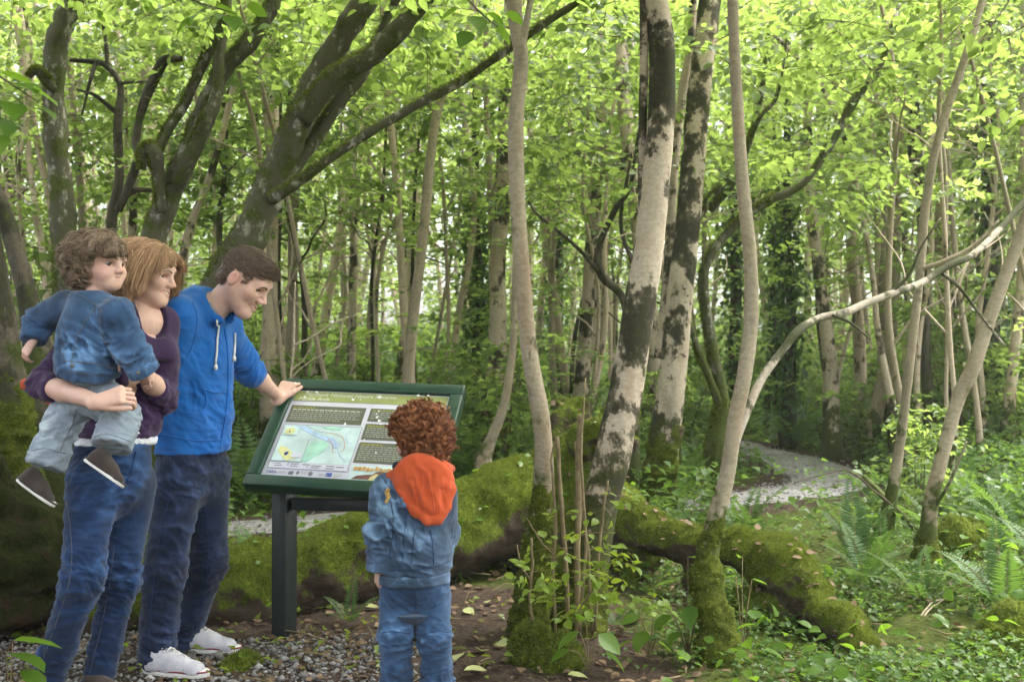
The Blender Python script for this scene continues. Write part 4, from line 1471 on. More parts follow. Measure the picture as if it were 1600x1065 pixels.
mossy_lump(858, 1052, 4.15, 80, 52, 'round mossy stump at the foot of the cut stems', 61)
mossy_lump(815, 1050, 4.2, 50, 60, 'upright mossy stub left of the cut stems', 62)
mossy_lump(1098, 835, 6.6, 46, 52, 'brown-green mossy stub standing behind the low mossy limb', 63)
mossy_lump(1220, 975, 5.0, 60, 40, 'bright mossy hummock under the bend of the limb', 64, mat='moss')
mossy_lump(1580, 1040, 4.2, 150, 60, 'broad mossy hummock in the lower right corner', 65, mat='moss')
mossy_lump(1490, 905, 5.9, 100, 62, 'mossy hummock at the foot of the bent trunk', 66, mat='moss')
mossy_lump(780, 700, 9.4, 60, 55, 'mossy lump on the bank left of the slim trunk', 67, mat='moss')
mossy_lump(738, 775, 6.6, 80, 40, 'low moss cushion beside the right end of the sign', 68, mat='moss')
mossy_lump(372, 1042, 4.15, 60, 6, 'flat patch of moss on the gravel beside the white shoes', 69, 'moss_patch', 'moss', 'moss', 3500)

# ================================================================== ferns
def frond_vf(L, r, pairs=22, width=0.16, arch=0.55, lift=1.2):
    """one frond in its own frame: grows along +X and +Z, arching over"""
    t = np.linspace(0, 1, 9)
    ang = lift - arch * 2.0 * t ** 1.3
    d = np.stack([np.cos(ang), np.zeros(9), np.sin(ang)], -1) * L / 8
    R = np.concatenate([[np.zeros(3)], np.cumsum(d[:-1], 0)])
    V1, F1 = tube(R, np.linspace(0.004, 0.001, 9), 4, False)
    tt = np.linspace(0.16, 0.985, pairs)
    P = np.stack([np.interp(tt, t, R[:, k]) for k in range(3)], -1)
    T = nrm(np.stack([np.interp(tt, t, np.gradient(R[:, k])) for k in range(3)], -1))
    prof = np.sin(np.clip(tt * 1.05, 0, 1) ** 0.75 * math.pi) ** 0.7 * (1 - 0.25 * tt)
    Pl, D, Nn, Ln = [], [], [], []
    for s in (-1, 1):
        side = np.tile(np.array((0, s, 0.0)), (pairs, 1))
        Pl.append(P)
        D.append(nrm(side + T * 0.35 + np.array((0, 0, -0.12)) + r.normal(0, 0.06, (pairs, 3))))
        Nn.append(nrm(np.cross(T, np.array((0, 1.0, 0)))) * -1 + 0 * P)
        Ln.append(width * prof * L)
    Ln = np.concatenate(Ln) + 0.004
    V2, F2 = leaves_vf(np.concatenate(Pl), np.concatenate(D), np.concatenate(Nn), Ln, np.full(len(Ln), 0.62 * L / pairs) + Ln * 0.07, 0.1)
    return V1, F1[0], V2, F2


def frond_mesh(L, seed, **kw):
    r = np.random.default_rng(seed)
    V1, F1, V2, F2 = frond_vf(L, r, **kw)
    q = np.concatenate([F1[:, [0, 1, 2]], F1[:, [0, 2, 3]]])
    V = np.concatenate([V2, V1])
    F = np.concatenate([F2, q + len(V2)])
    return mesh_np('frond', V, F, [M['fern'], M['stem']], smooth=False, attrs={'tint': np.concatenate([np.full(len(V2), r.random()), np.zeros(len(V1))])},
                   mat_index=np.concatenate([np.zeros(len(F2), int), np.ones(len(q), int)]))


near_fronds = [frond_mesh(1.0, 700 + i, pairs=30, width=0.17, arch=a, lift=l) for i, (a, l) in enumerate([(0.25, 1.45), (0.4, 1.25), (0.55, 1.1), (0.5, 0.85)])]


def fern(px, py, Y, size, fronds, label, seed, group='ferns near the clearing'):
    """fronds: list of (azimuth degrees, length factor, mesh index)"""
    b = at(px, py, Y)
    b[2] = float(gz(b[0], b[1]))
    t = thing('fern', label, 'fern', b, group)
    r = np.random.default_rng(seed)
    for a, l, k in fronds:
        o = obj('frond', near_fronds[k], t)
        o.rotation_euler = (r.normal(0, .08), r.normal(0, .08), math.radians(a))
        o.scale = (size * l,) * 3
    return t


fern(1338, 912, 5.6, 0.56, [(88, 1.0, 0), (175, 0.95, 1), (200, 0.6, 2), (20, 0.85, 1), (-30, 0.6, 2), (60, 0.7, 1), (130, 0.7, 1), (-90, 0.5, 3)], 'tall shuttlecock fern with one upright frond right of the mossy limb', 1)
fern(1440, 975, 4.9, 0.42, [(10, 1, 2), (60, .8, 2), (150, 1, 2), (180, .8, 3), (-40, 1, 3), (-120, .7, 3)], 'low spreading fern at the foot of the bent trunk', 2)
fern(1590, 850, 6.0, 0.6, [(170, 1, 2), (200, .9, 3), (140, .8, 2), (90, .8, 1), (240, .8, 3)], 'large dark fern arching in from the right edge', 3)
fern(545, 978, 4.75, 0.24, [(80, 1, 1), (20, .9, 2), (150, .8, 2), (-60, .7, 3), (200, .6, 3)], 'small fern sprouting at the log between sign post and child', 4)
fern(915, 665, 7.6, 0.62, [(i * 51, .9, 1 + i % 3) for i in range(7)], 'bushy fern beside the knobbed root end', 5)
fern(835, 690, 8.2, 0.7, [(i * 45 + 10, .9, 1 + i % 3) for i in range(8)], 'fern filling the gap right of the slim trunk', 6)
fern(1165, 775, 6.8, 0.55, [(i * 60, .9, 1 + i % 3) for i in range(6)], 'pale fern at the near edge of the path', 7)
fern(1060, 720, 8.4, 0.7, [(i * 51, .9, 1 + i % 3) for i in range(7)], 'fern between the banded trunks and the crooked one', 8)
fern(405, 800, 5.8, 0.5, [(170, 1, 3), (120, .9, 2), (200, .9, 3), (60, .8, 2), (20, .9, 2), (250, .7, 3)], 'drooping fern behind the man beside the sign post', 9)
fern(960, 975, 4.7, 0.26, [(0, 1, 3), (40, 1, 3), (-20, .9, 3), (120, .7, 2)], 'little fern under the mossy root by the cut stems', 10)
fern(1505, 760, 7.4, 0.7, [(i * 60 + 20, .9, 1 + i % 3) for i in range(6)], 'bracken clump behind the bent trunk', 11)
fern(520, 560, 11.0, 0.9, [(i * 51, .9, 1 + i % 3) for i in range(7)], 'big fern on the bank right of the man', 12)
fern(460, 600, 9.8, 0.85, [(i * 45 + 5, .95, 1 + i % 3) for i in range(8)], 'fern behind the hand that holds the sign', 13)
fern(385, 640, 9.0, 0.8, [(i * 45 + 15, .9, 1 + i % 3) for i in range(8)], 'fern in the gap between the man and his arm', 14)

for i, (x, y) in enumerate([(2.05, 5.9), (2.55, 6.4), (2.9, 5.7), (3.1, 6.9), (2.3, 7.0), (3.5, 7.4), (1.75, 5.2), (2.6, 5.1), (0.9, 7.2), (1.25, 6.6), (3.9, 8.2), (2.15, 4.6)]):
    if 1130 < 800 + FPX * x / y < 1330:
        x += 0.45
    px = 800 + FPX * x / y
    fern(px, 700, y, 0.34 + 0.05 * (i % 4), [(k * 60 + 17 * i, 0.75 + 0.08 * ((k * 7 + i) % 4), 1 + (k + i) % 3) for k in range(6)],
         'mid-sized fern ' + ['beside', 'before', 'past', 'near'][i % 4] + ' the plants ' + place_words(x, y).split(', ')[1] + ', ' + ['dull', 'bright', 'spreading', 'low', 'upright', 'sparse'][i % 6] if False else 'fern in the lower right greenery, ' + ['nearest the upright fern', 'behind the bent trunk', 'by the right edge', 'deep at the right edge', 'behind the reddish trunk', 'far at the right edge', 'beyond the end of the mossy limb', 'right of the bleached stem', 'left of the path behind the limb', 'just behind the mossy limb', 'farthest at the right edge', 'lowest, beside the mossy limb end'][i], 30 + i)

# farther ferns: one mesh each
far_ferns = []
for i in range(5):
    r = np.random.default_rng(800 + i)
    Vs, Fs, mi, ti, n = [], [], [], [], 0
    for f_ in range(8):
        V1, F1, V2, F2 = frond_vf(r.uniform(0.55, 0.9), r, pairs=16, width=0.17, arch=r.uniform(0.4, 0.65), lift=r.uniform(0.8, 1.3))
        a = f_ * 0.785 + r.normal(0, 0.2)
        Rm = np.array([(math.cos(a), -math.sin(a), 0), (math.sin(a), math.cos(a), 0), (0, 0, 1)])
        Vs.append(V2 @ Rm.T)
        Fs.append(F2 + n)
        n += len(V2)
        ti.append(np.full(len(V2), r.random()))
    far_ferns.append(mesh_np('fern', np.concatenate(Vs), np.concatenate(Fs), M['fern'], smooth=False, attrs={'tint': np.concatenate(ti)}))
r = np.random.default_rng(55)
cnt = 0
while cnt < 110:
    y = 7.6 + 15 * r.random() ** 1.3
    x = r.uniform(-0.56, 0.56) * y
    if path_dist(x, y) < 0.3 or (340 < 800 + FPX * x / y < 620 and y < 8.2) or (1110 < 800 + FPX * x / y < 1345 and y < 10):
        continue
    o = obj('fern', far_ferns[cnt % 5], None, (x, y, float(gz(x, y))))
    s = r.uniform(0.75, 1.3)
    o.scale = (s, s, s * r.uniform(0.8, 1.1))
    o.rotation_euler = (0, 0, r.random() * 6.28)
    tag(o, 'green fern ' + place_words(x, y), 'fern', 'ferns of the undergrowth')
    cnt += 1

# ================================================================== leafy saplings of the understorey
sap_meshes = []
for i in range(6):
    r = np.random.default_rng(900 + i)
    Hs = r.uniform(1.2, 2.2)
    stems, cen, out = [], [], []
    for s in range(r.integers(3, 6)):
        a = r.random() * 6.28
        tip = np.array((math.cos(a) * 0.45, math.sin(a) * 0.45, Hs * r.uniform(0.7, 1.0)))
        Q = spline([(0, 0, -0.05), tuple(tip * np.array((.3, .3, .45)) + r.normal(0, .04, 3)), tuple(tip)], 5)
        stems.append(tube(Q, np.linspace(0.011, 0.003, len(Q)), 5))
        for q in Q[3:]:
            for _ in range(2):
                cen.append(q + r.normal(0, 0.08, 3))
                b = r.random() * 6.28
                out.append((math.cos(b), math.sin(b), 0.15))
    V1, F1 = join(stems)
    t_me = mesh_np('stem', V1, F1, M['twig'])
    c_me = crown_mesh('leaves', np.array(cen), np.array(out), r, [M['leaf'], M['twig']], per=16, size=0.36, leaf=0.085)
    sap_meshes.append((t_me, c_me))
r = np.random.default_rng(66)
cnt = 0
while cnt < 75:
    y = (7.4 + 17 * r.random() ** 1.2) if cnt < 85 else 11 + 15 * r.random()
    x = r.uniform(-0.58, 0.58) * y
    px = 800 + FPX * x / y
    if path_dist(x, y) < 0.55 or (340 < px < 620 and y < 8.5) or (1120 < px < 1340 and y < 14) or (y < 9 and 560 < px < 1120):
        continue
    t = thing('sapling', 'leafy sapling ' + place_words(x, y), 'sapling', (x, y, float(gz(x, y))), 'saplings of the understorey')
    t.rotation_euler = (0, 0, r.random() * 6.28)
    s = r.uniform(0.6, 1.25) * (1 + 0.35 * (cnt >= 85))
    t.scale = (s, s, s)
    a, b = sap_meshes[cnt % 6]
    obj('stem', a, t)
    obj('leaves', b, t)
    cnt += 1

# ================================================================== undergrowth (nobody could count it)
def undergrowth(n, yr, hmax, leaf, seed, name, label, mat, pw=1.0, xmin=-0.6, xmax=0.6, keep=None, broad=False):
    r = np.random.default_rng(seed)
    y = yr[0] + (yr[1] - yr[0]) * r.random(n) ** pw
    x = r.uniform(xmin, xmax, n) * y
    clump = vnoise(np.stack([x * 1.6, y * 1.6, x * 0], -1), seed) + 0.5 * vnoise(np.stack([x * 5, y * 5, x * 0], -1), seed + 1)
    k = (path_dist(x, y) > 0.05 + 0.1 * r.random(n)) & (clump > -0.15 + 0.6 * (r.random(n) - 0.5))
    sx_ = 800 + FPX * x / y
    k &= ~((sx_ > 1125) & (sx_ < 1335) & (y > 6.0) & (y < 9.2) & (r.random(n) < 0.75))
    k &= ~((sx_ > 360) & (sx_ < 600) & (y > 5.4) & (y < 7.7) & (r.random(n) < 0.93))
    if keep is not None:
        k &= keep(x, y, r)
    x, y, clump = x[k], y[k], clump[k]
    n = len(x)
    h = hmax * (0.35 + 0.65 * np.clip(clump + 0.4, 0, 1)) * r.random(n)
    P = np.stack([x, y, gz(x, y) + 0.01 + h], -1)
    D = rand_dirs(r, n, 0.35)
    Nn = nrm(np.array((0, 0, 1.0)) + r.normal(0, 0.38, (n, 3)))
    L = leaf * r.uniform(0.55, 1.4, n) * (1 + 0.03 * np.maximum(y - 6, 0))
    V, F = (broad_leaves_vf if broad else leaves_vf)(P, D, Nn, L, L * r.uniform(0.6, 0.9, n))
    t = np.clip(0.5 + 0.4 * clump + 0.25 * r.normal(0, 1, n), 0, 1)
    o = obj(name, mesh_np(name, V, F, mat, smooth=False, attrs={'tint': np.repeat(t, len(V) // n)}))
    tag(o, label, 'plants', None, 'stuff')


undergrowth(60000, (6.3, 17), 0.42, 0.065, 1, 'undergrowth', 'low leafy undergrowth covering the woodland floor behind the log', M['leaf_herb'], 1.1)
undergrowth(26000, (16, 36), 1.0, 0.13, 2, 'undergrowth', 'distant green undergrowth between the far trunks', M['leaf_herb'], 1.2)


def right_side(x, y, r):
    return (x > 0.75 + 0.35 * r.normal(0, 1, len(x)) * 0.6) | (y > 6.0)


undergrowth(34000, (3.1, 7.0), 0.12, 0.029, 3, 'ground_cover', 'small-leaved ground cover spreading over the lower right', M['leaf_herb'], 1.0, -0.05, 0.62, right_side)
undergrowth(1100, (3.3, 7.5), 0.20, 0.06, 4, 'ground_cover', 'scattered broader herb leaves among the ground cover', M['leaf_near'], 1.0, 0.0, 0.62, right_side, True)


def left_bank(x, y, r):
    return (y > 5.6) & (x < -0.2)


undergrowth(9000, (5.6, 8.5), 0.30, 0.05, 6, 'ground_cover', 'weeds growing behind the log to the left of the sign', M['leaf_herb'], 1.0, -0.6, 0.0, left_bank)
undergrowth(900, (3.2, 6.2), 0.05, 0.035, 7, 'ground_cover', 'sparse seedlings on the trodden soil before the log', M['leaf_yellow'], 1.0, -0.5, 0.25)

# fallen leaves and bits of twig on the soil
r = np.random.default_rng(77)
n = 3600
y = r.uniform(3.0, 7.0, n)
x = r.uniform(-0.55, 0.6, n) * y
dens = np.where(x < 0.9, 1.0, 0.55)
k = r.random(n) < dens
x, y = x[k], y[k]
n = len(x)
P = np.stack([x, y, gz(x, y) + 0.008 + 0.012 * r.random(n)], -1)
L = r.uniform(0.015, 0.055, n)
V, F = broad_leaves_vf(P, rand_dirs(r, n, 0.15), nrm(np.array((0, 0, 1.0)) + r.normal(0, 0.35, (n, 3))), L, L * r.uniform(0.5, 0.8, n), droop=0.15)
tag(obj('leaf_litter', mesh_np('leaf_litter', V, F, M['dead_leaf'], smooth=False, attrs={'tint': np.repeat(r.random(n) ** 1.6, 11)})), 'brown fallen leaves scattered over the trodden soil', 'leaf litter', None, 'stuff')
n = 34
y = r.uniform(3.7, 5.4, n)
x = r.uniform(-0.7, 0.55, n)
P = np.stack([x, y, gz(x, y) + 0.02], -1)
L = r.uniform(0.05, 0.1, n)
V, F = broad_leaves_vf(P, rand_dirs(r, n, 0.15), nrm(np.array((0, 0, 1.0)) + r.normal(0, 0.3, (n, 3))), L, L * 0.75, droop=0.12)
M['fallen_green'] = leaf_mat('fallen_green', (0.22, 0.25, 0.08), (0.42, 0.44, 0.20), (0.2, 0.22, 0.06), 0.2, 0.6)
tag(obj('fallen_leaves', mesh_np('fallen_leaves', V, F, M['fallen_green'], smooth=False, attrs={'tint': np.repeat(r.random(n), 11)})), 'freshly fallen pale green leaves dotted over the soil near the child', 'leaf litter', None, 'stuff')


def twig_thing(name, label, stems, mat, group=None, cat='twig', sides=5):
    b = at(*stems[0][0][:3])
    t = None
    for i, st in enumerate(stems):
        Q = px_curve(st, 5)
        rr = np.random.default_rng(len(label) + i)
        Q[1:-1, :3] += rr.normal(0, 0.0015, (len(Q) - 2, 3))
        Q[:, 3] *= 0.8
        V, F = tube(Q[:, :3] - b, Q[:, 3], sides, True, 0.1, 20)
        me = mesh_np('stem', V, F, mat)
        if t is None:
            t = thing(name, label, cat, b, group)
        obj('stem', me, t)
    return t, b


# litter of thin sticks, one mesh each would be a crowd: they lie as stuff with the leaves
sticks = []
for i in range(150):
    y0 = r.uniform(3.4, 6.6)
    x0 = r.uniform(-0.2, 0.55) * y0
    a = r.random() * 6.28
    L = r.uniform(0.06, 0.28)
    p0 = np.array((x0, y0, float(gz(x0, y0)) + 0.015))
    p1 = p0 + np.array((math.cos(a) * L, math.sin(a) * L, r.uniform(0, 0.05)))
    sticks.append(tube(np.array([p0, (p0 + p1) / 2 + r.normal(0, 0.012, 3), p1]), r.uniform(0.0015, 0.004), 4))
V, F = join(sticks)
tag(obj('twig_litter', mesh_np('twig_litter', V, F, M['stem'])), 'thin dry sticks strewn over the woodland floor', 'twigs', None, 'stuff')

# ------------------------------------------------------------------ the cut stems with fresh leaves
st = [
    [(905, 985, 4.45, 12), (902, 900, 4.45, 14), (903, 800, 4.45, 15), (905, 720, 4.45, 15), (907, 648, 4.45, 14)],
    [(888, 1000, 4.4, 9), (884, 880, 4.4, 9), (876, 770, 4.4, 10), (870, 682, 4.4, 10)],
    [(925, 990, 4.5, 8), (918, 860, 4.5, 9), (905, 760, 4.5, 9), (899, 690, 4.5, 8)],
    [(870, 1000, 4.4, 7), (864, 900, 4.4, 8), (868, 820, 4.4, 8), (862, 720, 4.4, 6), (866, 690, 4.4, 4)],
    [(930, 985, 4.5, 7), (935, 880, 4.5, 7), (942, 800, 4.5, 6), (950, 750, 4.5, 5)],
    [(895, 1010, 4.35, 8), (910, 930, 4.3, 8), (915, 840, 4.3, 7), (908, 700, 4.35, 6), (915, 590, 4.4, 3)],
    [(843, 1040, 4.25, 9), (835, 990, 4.2, 8), (828, 930, 4.2, 7), (832, 880, 4.2, 7), (830, 840, 4.2, 5)],
    [(828, 905, 4.2, 5), (815, 885, 4.15, 4), (808, 850, 4.15, 3)],
    [(868, 870, 4.4, 4), (845, 845, 4.35, 4), (822, 808, 4.3, 3)],
    [(880, 1005, 4.3, 6), (900, 960, 4.2, 5), (930, 915, 4.15, 4)],
]
shoots, sb = twig_thing('cut_stems', 'cluster of thin cut stems with fresh yellow-green leaves before the banded trunk', st, M['stem'], cat='shoots', sides=8)
r = np.random.default_rng(31)
cen, out = [], []
for px, py, Y in [(925, 895, 4.2), (950, 880, 4.2), (900, 900, 4.15), (870, 930, 4.15), (960, 920, 4.2), (845, 870, 4.1), (935, 945, 4.15), (915, 860, 4.2), (985, 930, 4.2), (890, 940, 4.15), (930, 800, 4.3), (915, 770, 4.3), (860, 905, 4.1), (900, 970, 4.1), (965, 950, 4.2), (940, 865, 4.2), (905, 930, 4.1), (955, 905, 4.15), (925, 925, 4.1), (880, 890, 4.1), (975, 940, 4.15), (895, 855, 4.2), (945, 830, 4.25), (918, 955, 4.1), (850, 890, 4.1)]:
    cen.append(at(px, py, Y))
    a = r.random() * 6.28
    out.append((math.cos(a), math.sin(a) * 0.6, 0.1))
V, F, ti, TV, TF = sprays(np.array(cen) - sb, np.array(out), r, per=12, size=0.16, leaf=0.040, broad=True)
lv = obj('leaves', mesh_np('leaves', V, F, M['leaf_yellow'], smooth=False, attrs={'tint': ti}), shoots)
obj('leaf_stalks', mesh_np('leaf_stalks', TV, TF, M['stem']), shoots)


# broad-leaved herbs in the foreground: one thing each, every large leaf a part
oval = []
for i in range(5):
    rr = np.random.default_rng(40 + i)
    V, F = broad_leaves_vf(np.zeros((1, 3)), np.array([(1.0, 0, 0)]), np.array([(0, 0, 1.0)]), [1.0], [0.62 + 0.08 * i % 0.2], droop=0.12 + 0.06 * i)
    # finer outline
    oval.append(mesh_np('leaf', V, F, M['leaf_near'], smooth=True, attrs={'tint': np.full(len(V), rr.random())}))


def herb(px, py, Y, leaves, label, group='broad-leaved plants in the foreground', mat=None):
    """leaves: (px, py, Y, length m, azimuth deg, pitch deg)"""
    b = at(px, py, Y)
    b[2] = float(gz(b[0], b[1]))
    t = thing('leafy_plant', label, 'plant', b, group)
    parts = []
    rr = np.random.default_rng(int(px))
    for i, (lx, ly, lY, L, az, pi) in enumerate(leaves):
        p = at(lx, ly, lY)
        mid = (b + p) / 2 + np.array((0, 0, 0.03))
        parts.append(tube(spline([b, mid, p], 4) - b, np.linspace(0.0035, 0.0015, 9), 5))
        o = obj('leaf', oval[i % 5], t, p - b)
        o.rotation_euler = (rr.normal(0, .3), math.radians(pi), math.radians(az))
        o.scale = (L, L, L)
    V, F = join(parts)
    obj('stalks', mesh_np('stalks', V, F, M['stem']), t)


herb(1075, 1010, 4.3, [(1060, 905, 4.3, .10, 180, 10), (1075, 870, 4.3, .09, 20, 5), (1050, 960, 4.25, .10, 200, 25), (1095, 935, 4.25, .09, -10, 30), (1080, 945, 4.2, .10, 250, 35), (1110, 975, 4.25, .09, 10, 15), (1040, 940, 4.3, .09, 160, 20), (1065, 985, 4.2, .09, 220, 20), (1105, 905, 4.3, .07, 60, 10)], 'nettle-like plant with broad dull leaves left of the crooked trunk')
herb(1015, 1020, 4.3, [(1000, 960, 4.3, .09, 190, 20), (1025, 940, 4.3, .08, 20, 20), (1010, 985, 4.2, .1, 230, 30), (990, 1000, 4.2, .08, 170, 15), (1030, 1000, 4.2, .08, -20, 20)], 'low broad-leaved plant between the cut stems and the nettle-like one')
herb(1160, 1020, 4.3, [(1150, 900, 4.4, .07, 160, 5), (1175, 905, 4.4, .07, 10, 10), (1160, 870, 4.5, .06, 90, 0), (1185, 960, 4.3, .07, 20, 15)], 'slim upright plant with few leaves right of the crooked trunk')
herb(920, 1030, 4.05, [(905, 985, 4.0, .11, 200, 30), (935, 990, 4.0, .11, 330, 30), (915, 965, 4.05, .09, 100, 10), (890, 1015, 4.0, .09, 180, 20), (945, 1020, 4.0, .10, 0, 25)], 'dark broad-leaved plant at the foot of the cut stems')
herb(15, 1060, 3.5, [(20, 1000, 3.5, .16, 10, 5), (10, 1020, 3.45, .17, -20, 5), (-20, 1010, 3.5, .15, 160, 10), (35, 1045, 3.45, .13, -30, 15)], 'large dark green leaves in the lower left corner')
herb(1545, 935, 5.0, [(1520, 850, 5.0, .08, 180, 5), (1545, 845, 5.0, .09, 20, 0), (1565, 850, 5.0, .08, 0, 5), (1500, 880, 5.0, .07, 190, 10), (1575, 870, 5.0, .08, -20, 10)], 'bright young bramble leaves at the right edge')
herb(1300, 1045, 4.1, [(1280, 1010, 4.1, .08, 180, 15), (1310, 1005, 4.1, .08, 20, 15), (1330, 1020, 4.1, .08, -10, 20), (1265, 1030, 4.0, .07, 200, 20), (1300, 1025, 4.0, .08, 260, 25)], 'leafy plant at the end of the mossy limb')

# pale dead twigs
twig_thing('dead_twigs', 'pale crooked dead branch hanging above the hand on the sign', [
    [(452, 610, 7.0, 5), (457, 560, 7.0, 6), (459, 520, 7.0, 6), (460, 480, 7.0, 5), (461, 440, 7.0, 3)],
    [(459, 540, 7.0, 5), (490, 525, 7.0, 4), (520, 505, 7.0, 3), (560, 490, 7.0, 2)],
    [(455, 580, 7.0, 4), (475, 560, 7.0, 3), (490, 535, 7.0, 2)],
    [(440, 610, 7.0, 4), (470, 575, 7.0, 3), (515, 548, 7.0, 3), (530, 540, 7.0, 5), (534, 510, 7.0, 4), (538, 495, 7.0, 2)],
], M['twig_pale'])
twig_thing('dead_twigs', 'bleached loop of dead stem drooping over the ground cover lower right', [
    [(1428, 1020, 4.6, 3), (1428, 985, 4.6, 4), (1440, 960, 4.7, 5), (1460, 940, 4.8, 4), (1490, 930, 4.9, 3), (1520, 935, 5.0, 2)],
    [(1432, 990, 4.6, 3), (1450, 955, 4.7, 4), (1475, 935, 4.8, 3)],
    [(1478, 1065, 4.1, 5), (1490, 1045, 4.1, 5), (1510, 1032, 4.15, 3)],
], M['twig_pale'])
twig_thing('fallen_branch', 'bare brown branch propped slantwise behind the upright fern', [
    [(1350, 745, 6.9, 14), (1380, 775, 6.7, 14), (1410, 805, 6.5, 14), (1432, 828, 6.3, 12)],
], M['bark_tan'], cat='branch', sides=8)
twig_thing('bare_twig', 'thin bare twig arching across the near edge of the path', [
    [(1395, 790, 6.0, 5), (1370, 770, 6.0, 5), (1330, 738, 6.0, 4), (1290, 740, 6.0, 3), (1240, 755, 6.0, 2)],
    [(1330, 738, 6.0, 3), (1310, 725, 6.0, 2), (1290, 715, 6.0, 1.5)],
], M['twig'])

# ------------------------------------------------------------------ the overhanging sprays near the lens
def overhang(label, twigs, leaves, mat='leaf_near'):
    b = at(*twigs[0][0][:3])
    t = thing('hanging_branch', label, 'branch', b, 'leafy branch ends hanging in from above')
    parts = []
    for tw in twigs:
        Q = px_curve(tw, 4)
        parts.append(tube(Q[:, :3] - b, Q[:, 3], 5))
    V, F = join(parts)
    obj('twig', mesh_np('twig', V, F, M['twig']), t)
    for i, (px, py, Y, L, az, pi) in enumerate(leaves):
        o = obj('leaf', oval[i % 5], t, at(px, py, Y) - b)
        o.rotation_euler = (random.gauss(0, .3), math.radians(pi), math.radians(az))
        o.scale = (L, L * 1.25, L)


overhang('dark out-of-focus leaves hanging in at the upper left', [[(-60, 80, 2.4, 5), (0, 120, 2.4, 4), (60, 160, 2.4, 2)]],
         [(0, 115, 2.4, .075, 20, 10), (25, 130, 2.4, .08, 330, 15), (50, 140, 2.4, .07, 0, 20), (20, 160, 2.4, .07, 300, 30), (-5, 180, 2.4, .08, 320, 25), (60, 165, 2.4, .06, 340, 30), (-10, 210, 2.4, .07, 310, 40)])
overhang('large soft leaves hanging from the top edge above the leaning trunk', [[(230, -40, 3.0, 5), (300, 0, 3.0, 4), (370, 22, 3.0, 2)]],
         [(290, 0, 3.0, .08, 340, 20), (310, 20, 3.0, .07, 250, 40), (335, 10, 3.0, .08, 20, 15), (360, 25, 3.0, .07, 300, 35), (300, 30, 3.0, .07, 200, 35), (385, 10, 3.0, .07, 0, 20)])
overhang('bright leaves hanging from the top edge beside the slim trunk', [[(700, -40, 3.4, 5), (740, 10, 3.4, 4), (780, 45, 3.4, 2)]],
         [(715, 15, 3.4, .08, 210, 30), (740, 25, 3.4, .08, 300, 45), (760, 20, 3.4, .07, 20, 20), (775, 45, 3.4, .08, 340, 35), (735, 50, 3.4, .07, 230, 40), (700, 50, 3.4, .07, 190, 30), (790, 20, 3.4, .07, 10, 25)])
# ================================================================== the information board
SP = np.array((-0.730, 4.45, 0.639))
S_YAW, S_TILT, S_ROLL, SW, SH = 0.171, 0.794, -0.045, 0.86, 0.62
w0 = np.array((math.cos(S_YAW), -math.sin(S_YAW), 0))
n0 = np.array((math.sin(S_YAW), math.cos(S_YAW), 0))
s0 = n0 * math.cos(S_TILT) + np.array((0, 0, math.sin(S_TILT)))
SU = w0 * math.cos(S_ROLL) + s0 * math.sin(S_ROLL)
SV = s0 * math.cos(S_ROLL) - w0 * math.sin(S_ROLL)
SN = np.cross(SU, SV)                               # out of the face, towards the reader

M['green_paint'] = plain('dark_green_paint', (0.013, 0.045, 0.026), 0.38, 0.5, 0.15, 18, 0.08)
M['post_paint'] = plain('black_green_paint', (0.010, 0.016, 0.016), 0.45, 0.5, 0.25, 22, 0.1)
M['print_white'] = plain('print_pale_lilac', (0.60, 0.58, 0.66), 0.28, 0.5, 0.03, 8)
M['print_olive'] = plain('print_olive_green', (0.33, 0.36, 0.13), 0.28, 0.5, 0.08, 10)
M['print_dark'] = plain('print_dark_olive', (0.12, 0.125, 0.085), 0.28, 0.5, 0.1, 14)
M['print_text'] = plain('print_text_pale', (0.36, 0.36, 0.32), 0.4, 0.3, 0.1, 60)
M['print_title'] = plain('print_title_white', (0.72, 0.72, 0.62), 0.4, 0.3, 0.05, 60)
M['print_yellow'] = plain('print_text_yellow', (0.42, 0.40, 0.06), 0.4, 0.3, 0.1, 60)
M['print_map'] = plain('print_map_mint', (0.52, 0.64, 0.63), 0.28, 0.5, 0.22, 9)
M['print_map_green'] = plain('print_map_green', (0.36, 0.60, 0.48), 0.28, 0.5, 0.2, 20)
M['print_map_blue'] = plain('print_map_blue', (0.40, 0.52, 0.70), 0.28, 0.5, 0.2, 20)
M['print_yellowland'] = plain('print_map_yellow', (0.68, 0.66, 0.30), 0.28, 0.5, 0.1, 20)
M['print_navy'] = plain('print_navy', (0.03, 0.05, 0.22), 0.3, 0.5, 0.05, 20)
M['print_eu'] = plain('print_flag_blue', (0.02, 0.06, 0.42), 0.3, 0.5, 0.05, 20)
M['print_grey'] = plain('print_grey', (0.16, 0.16, 0.18), 0.3, 0.5, 0.1, 20)
M['print_red'] = plain('print_trail_red', (0.55, 0.26, 0.22), 0.3, 0.5, 0.1, 20)
M['print_brown'] = plain('print_plumage_brown', (0.16, 0.075, 0.06), 0.3, 0.5, 0.4, 26)
M['print_cream'] = plain('print_cream', (0.66, 0.56, 0.28), 0.3, 0.5, 0.2, 26)
M['print_orange'] = plain('print_flower_orange', (0.55, 0.30, 0.10), 0.3, 0.5, 0.3, 40)
M['white_spot'] = plain('white_spot', (0.80, 0.80, 0.80), 0.5, 0.3, 0.03, 30)
M['bolt'] = plain('bolt_steel', (0.25, 0.25, 0.25), 0.4, 0.5, 0.1, 30)

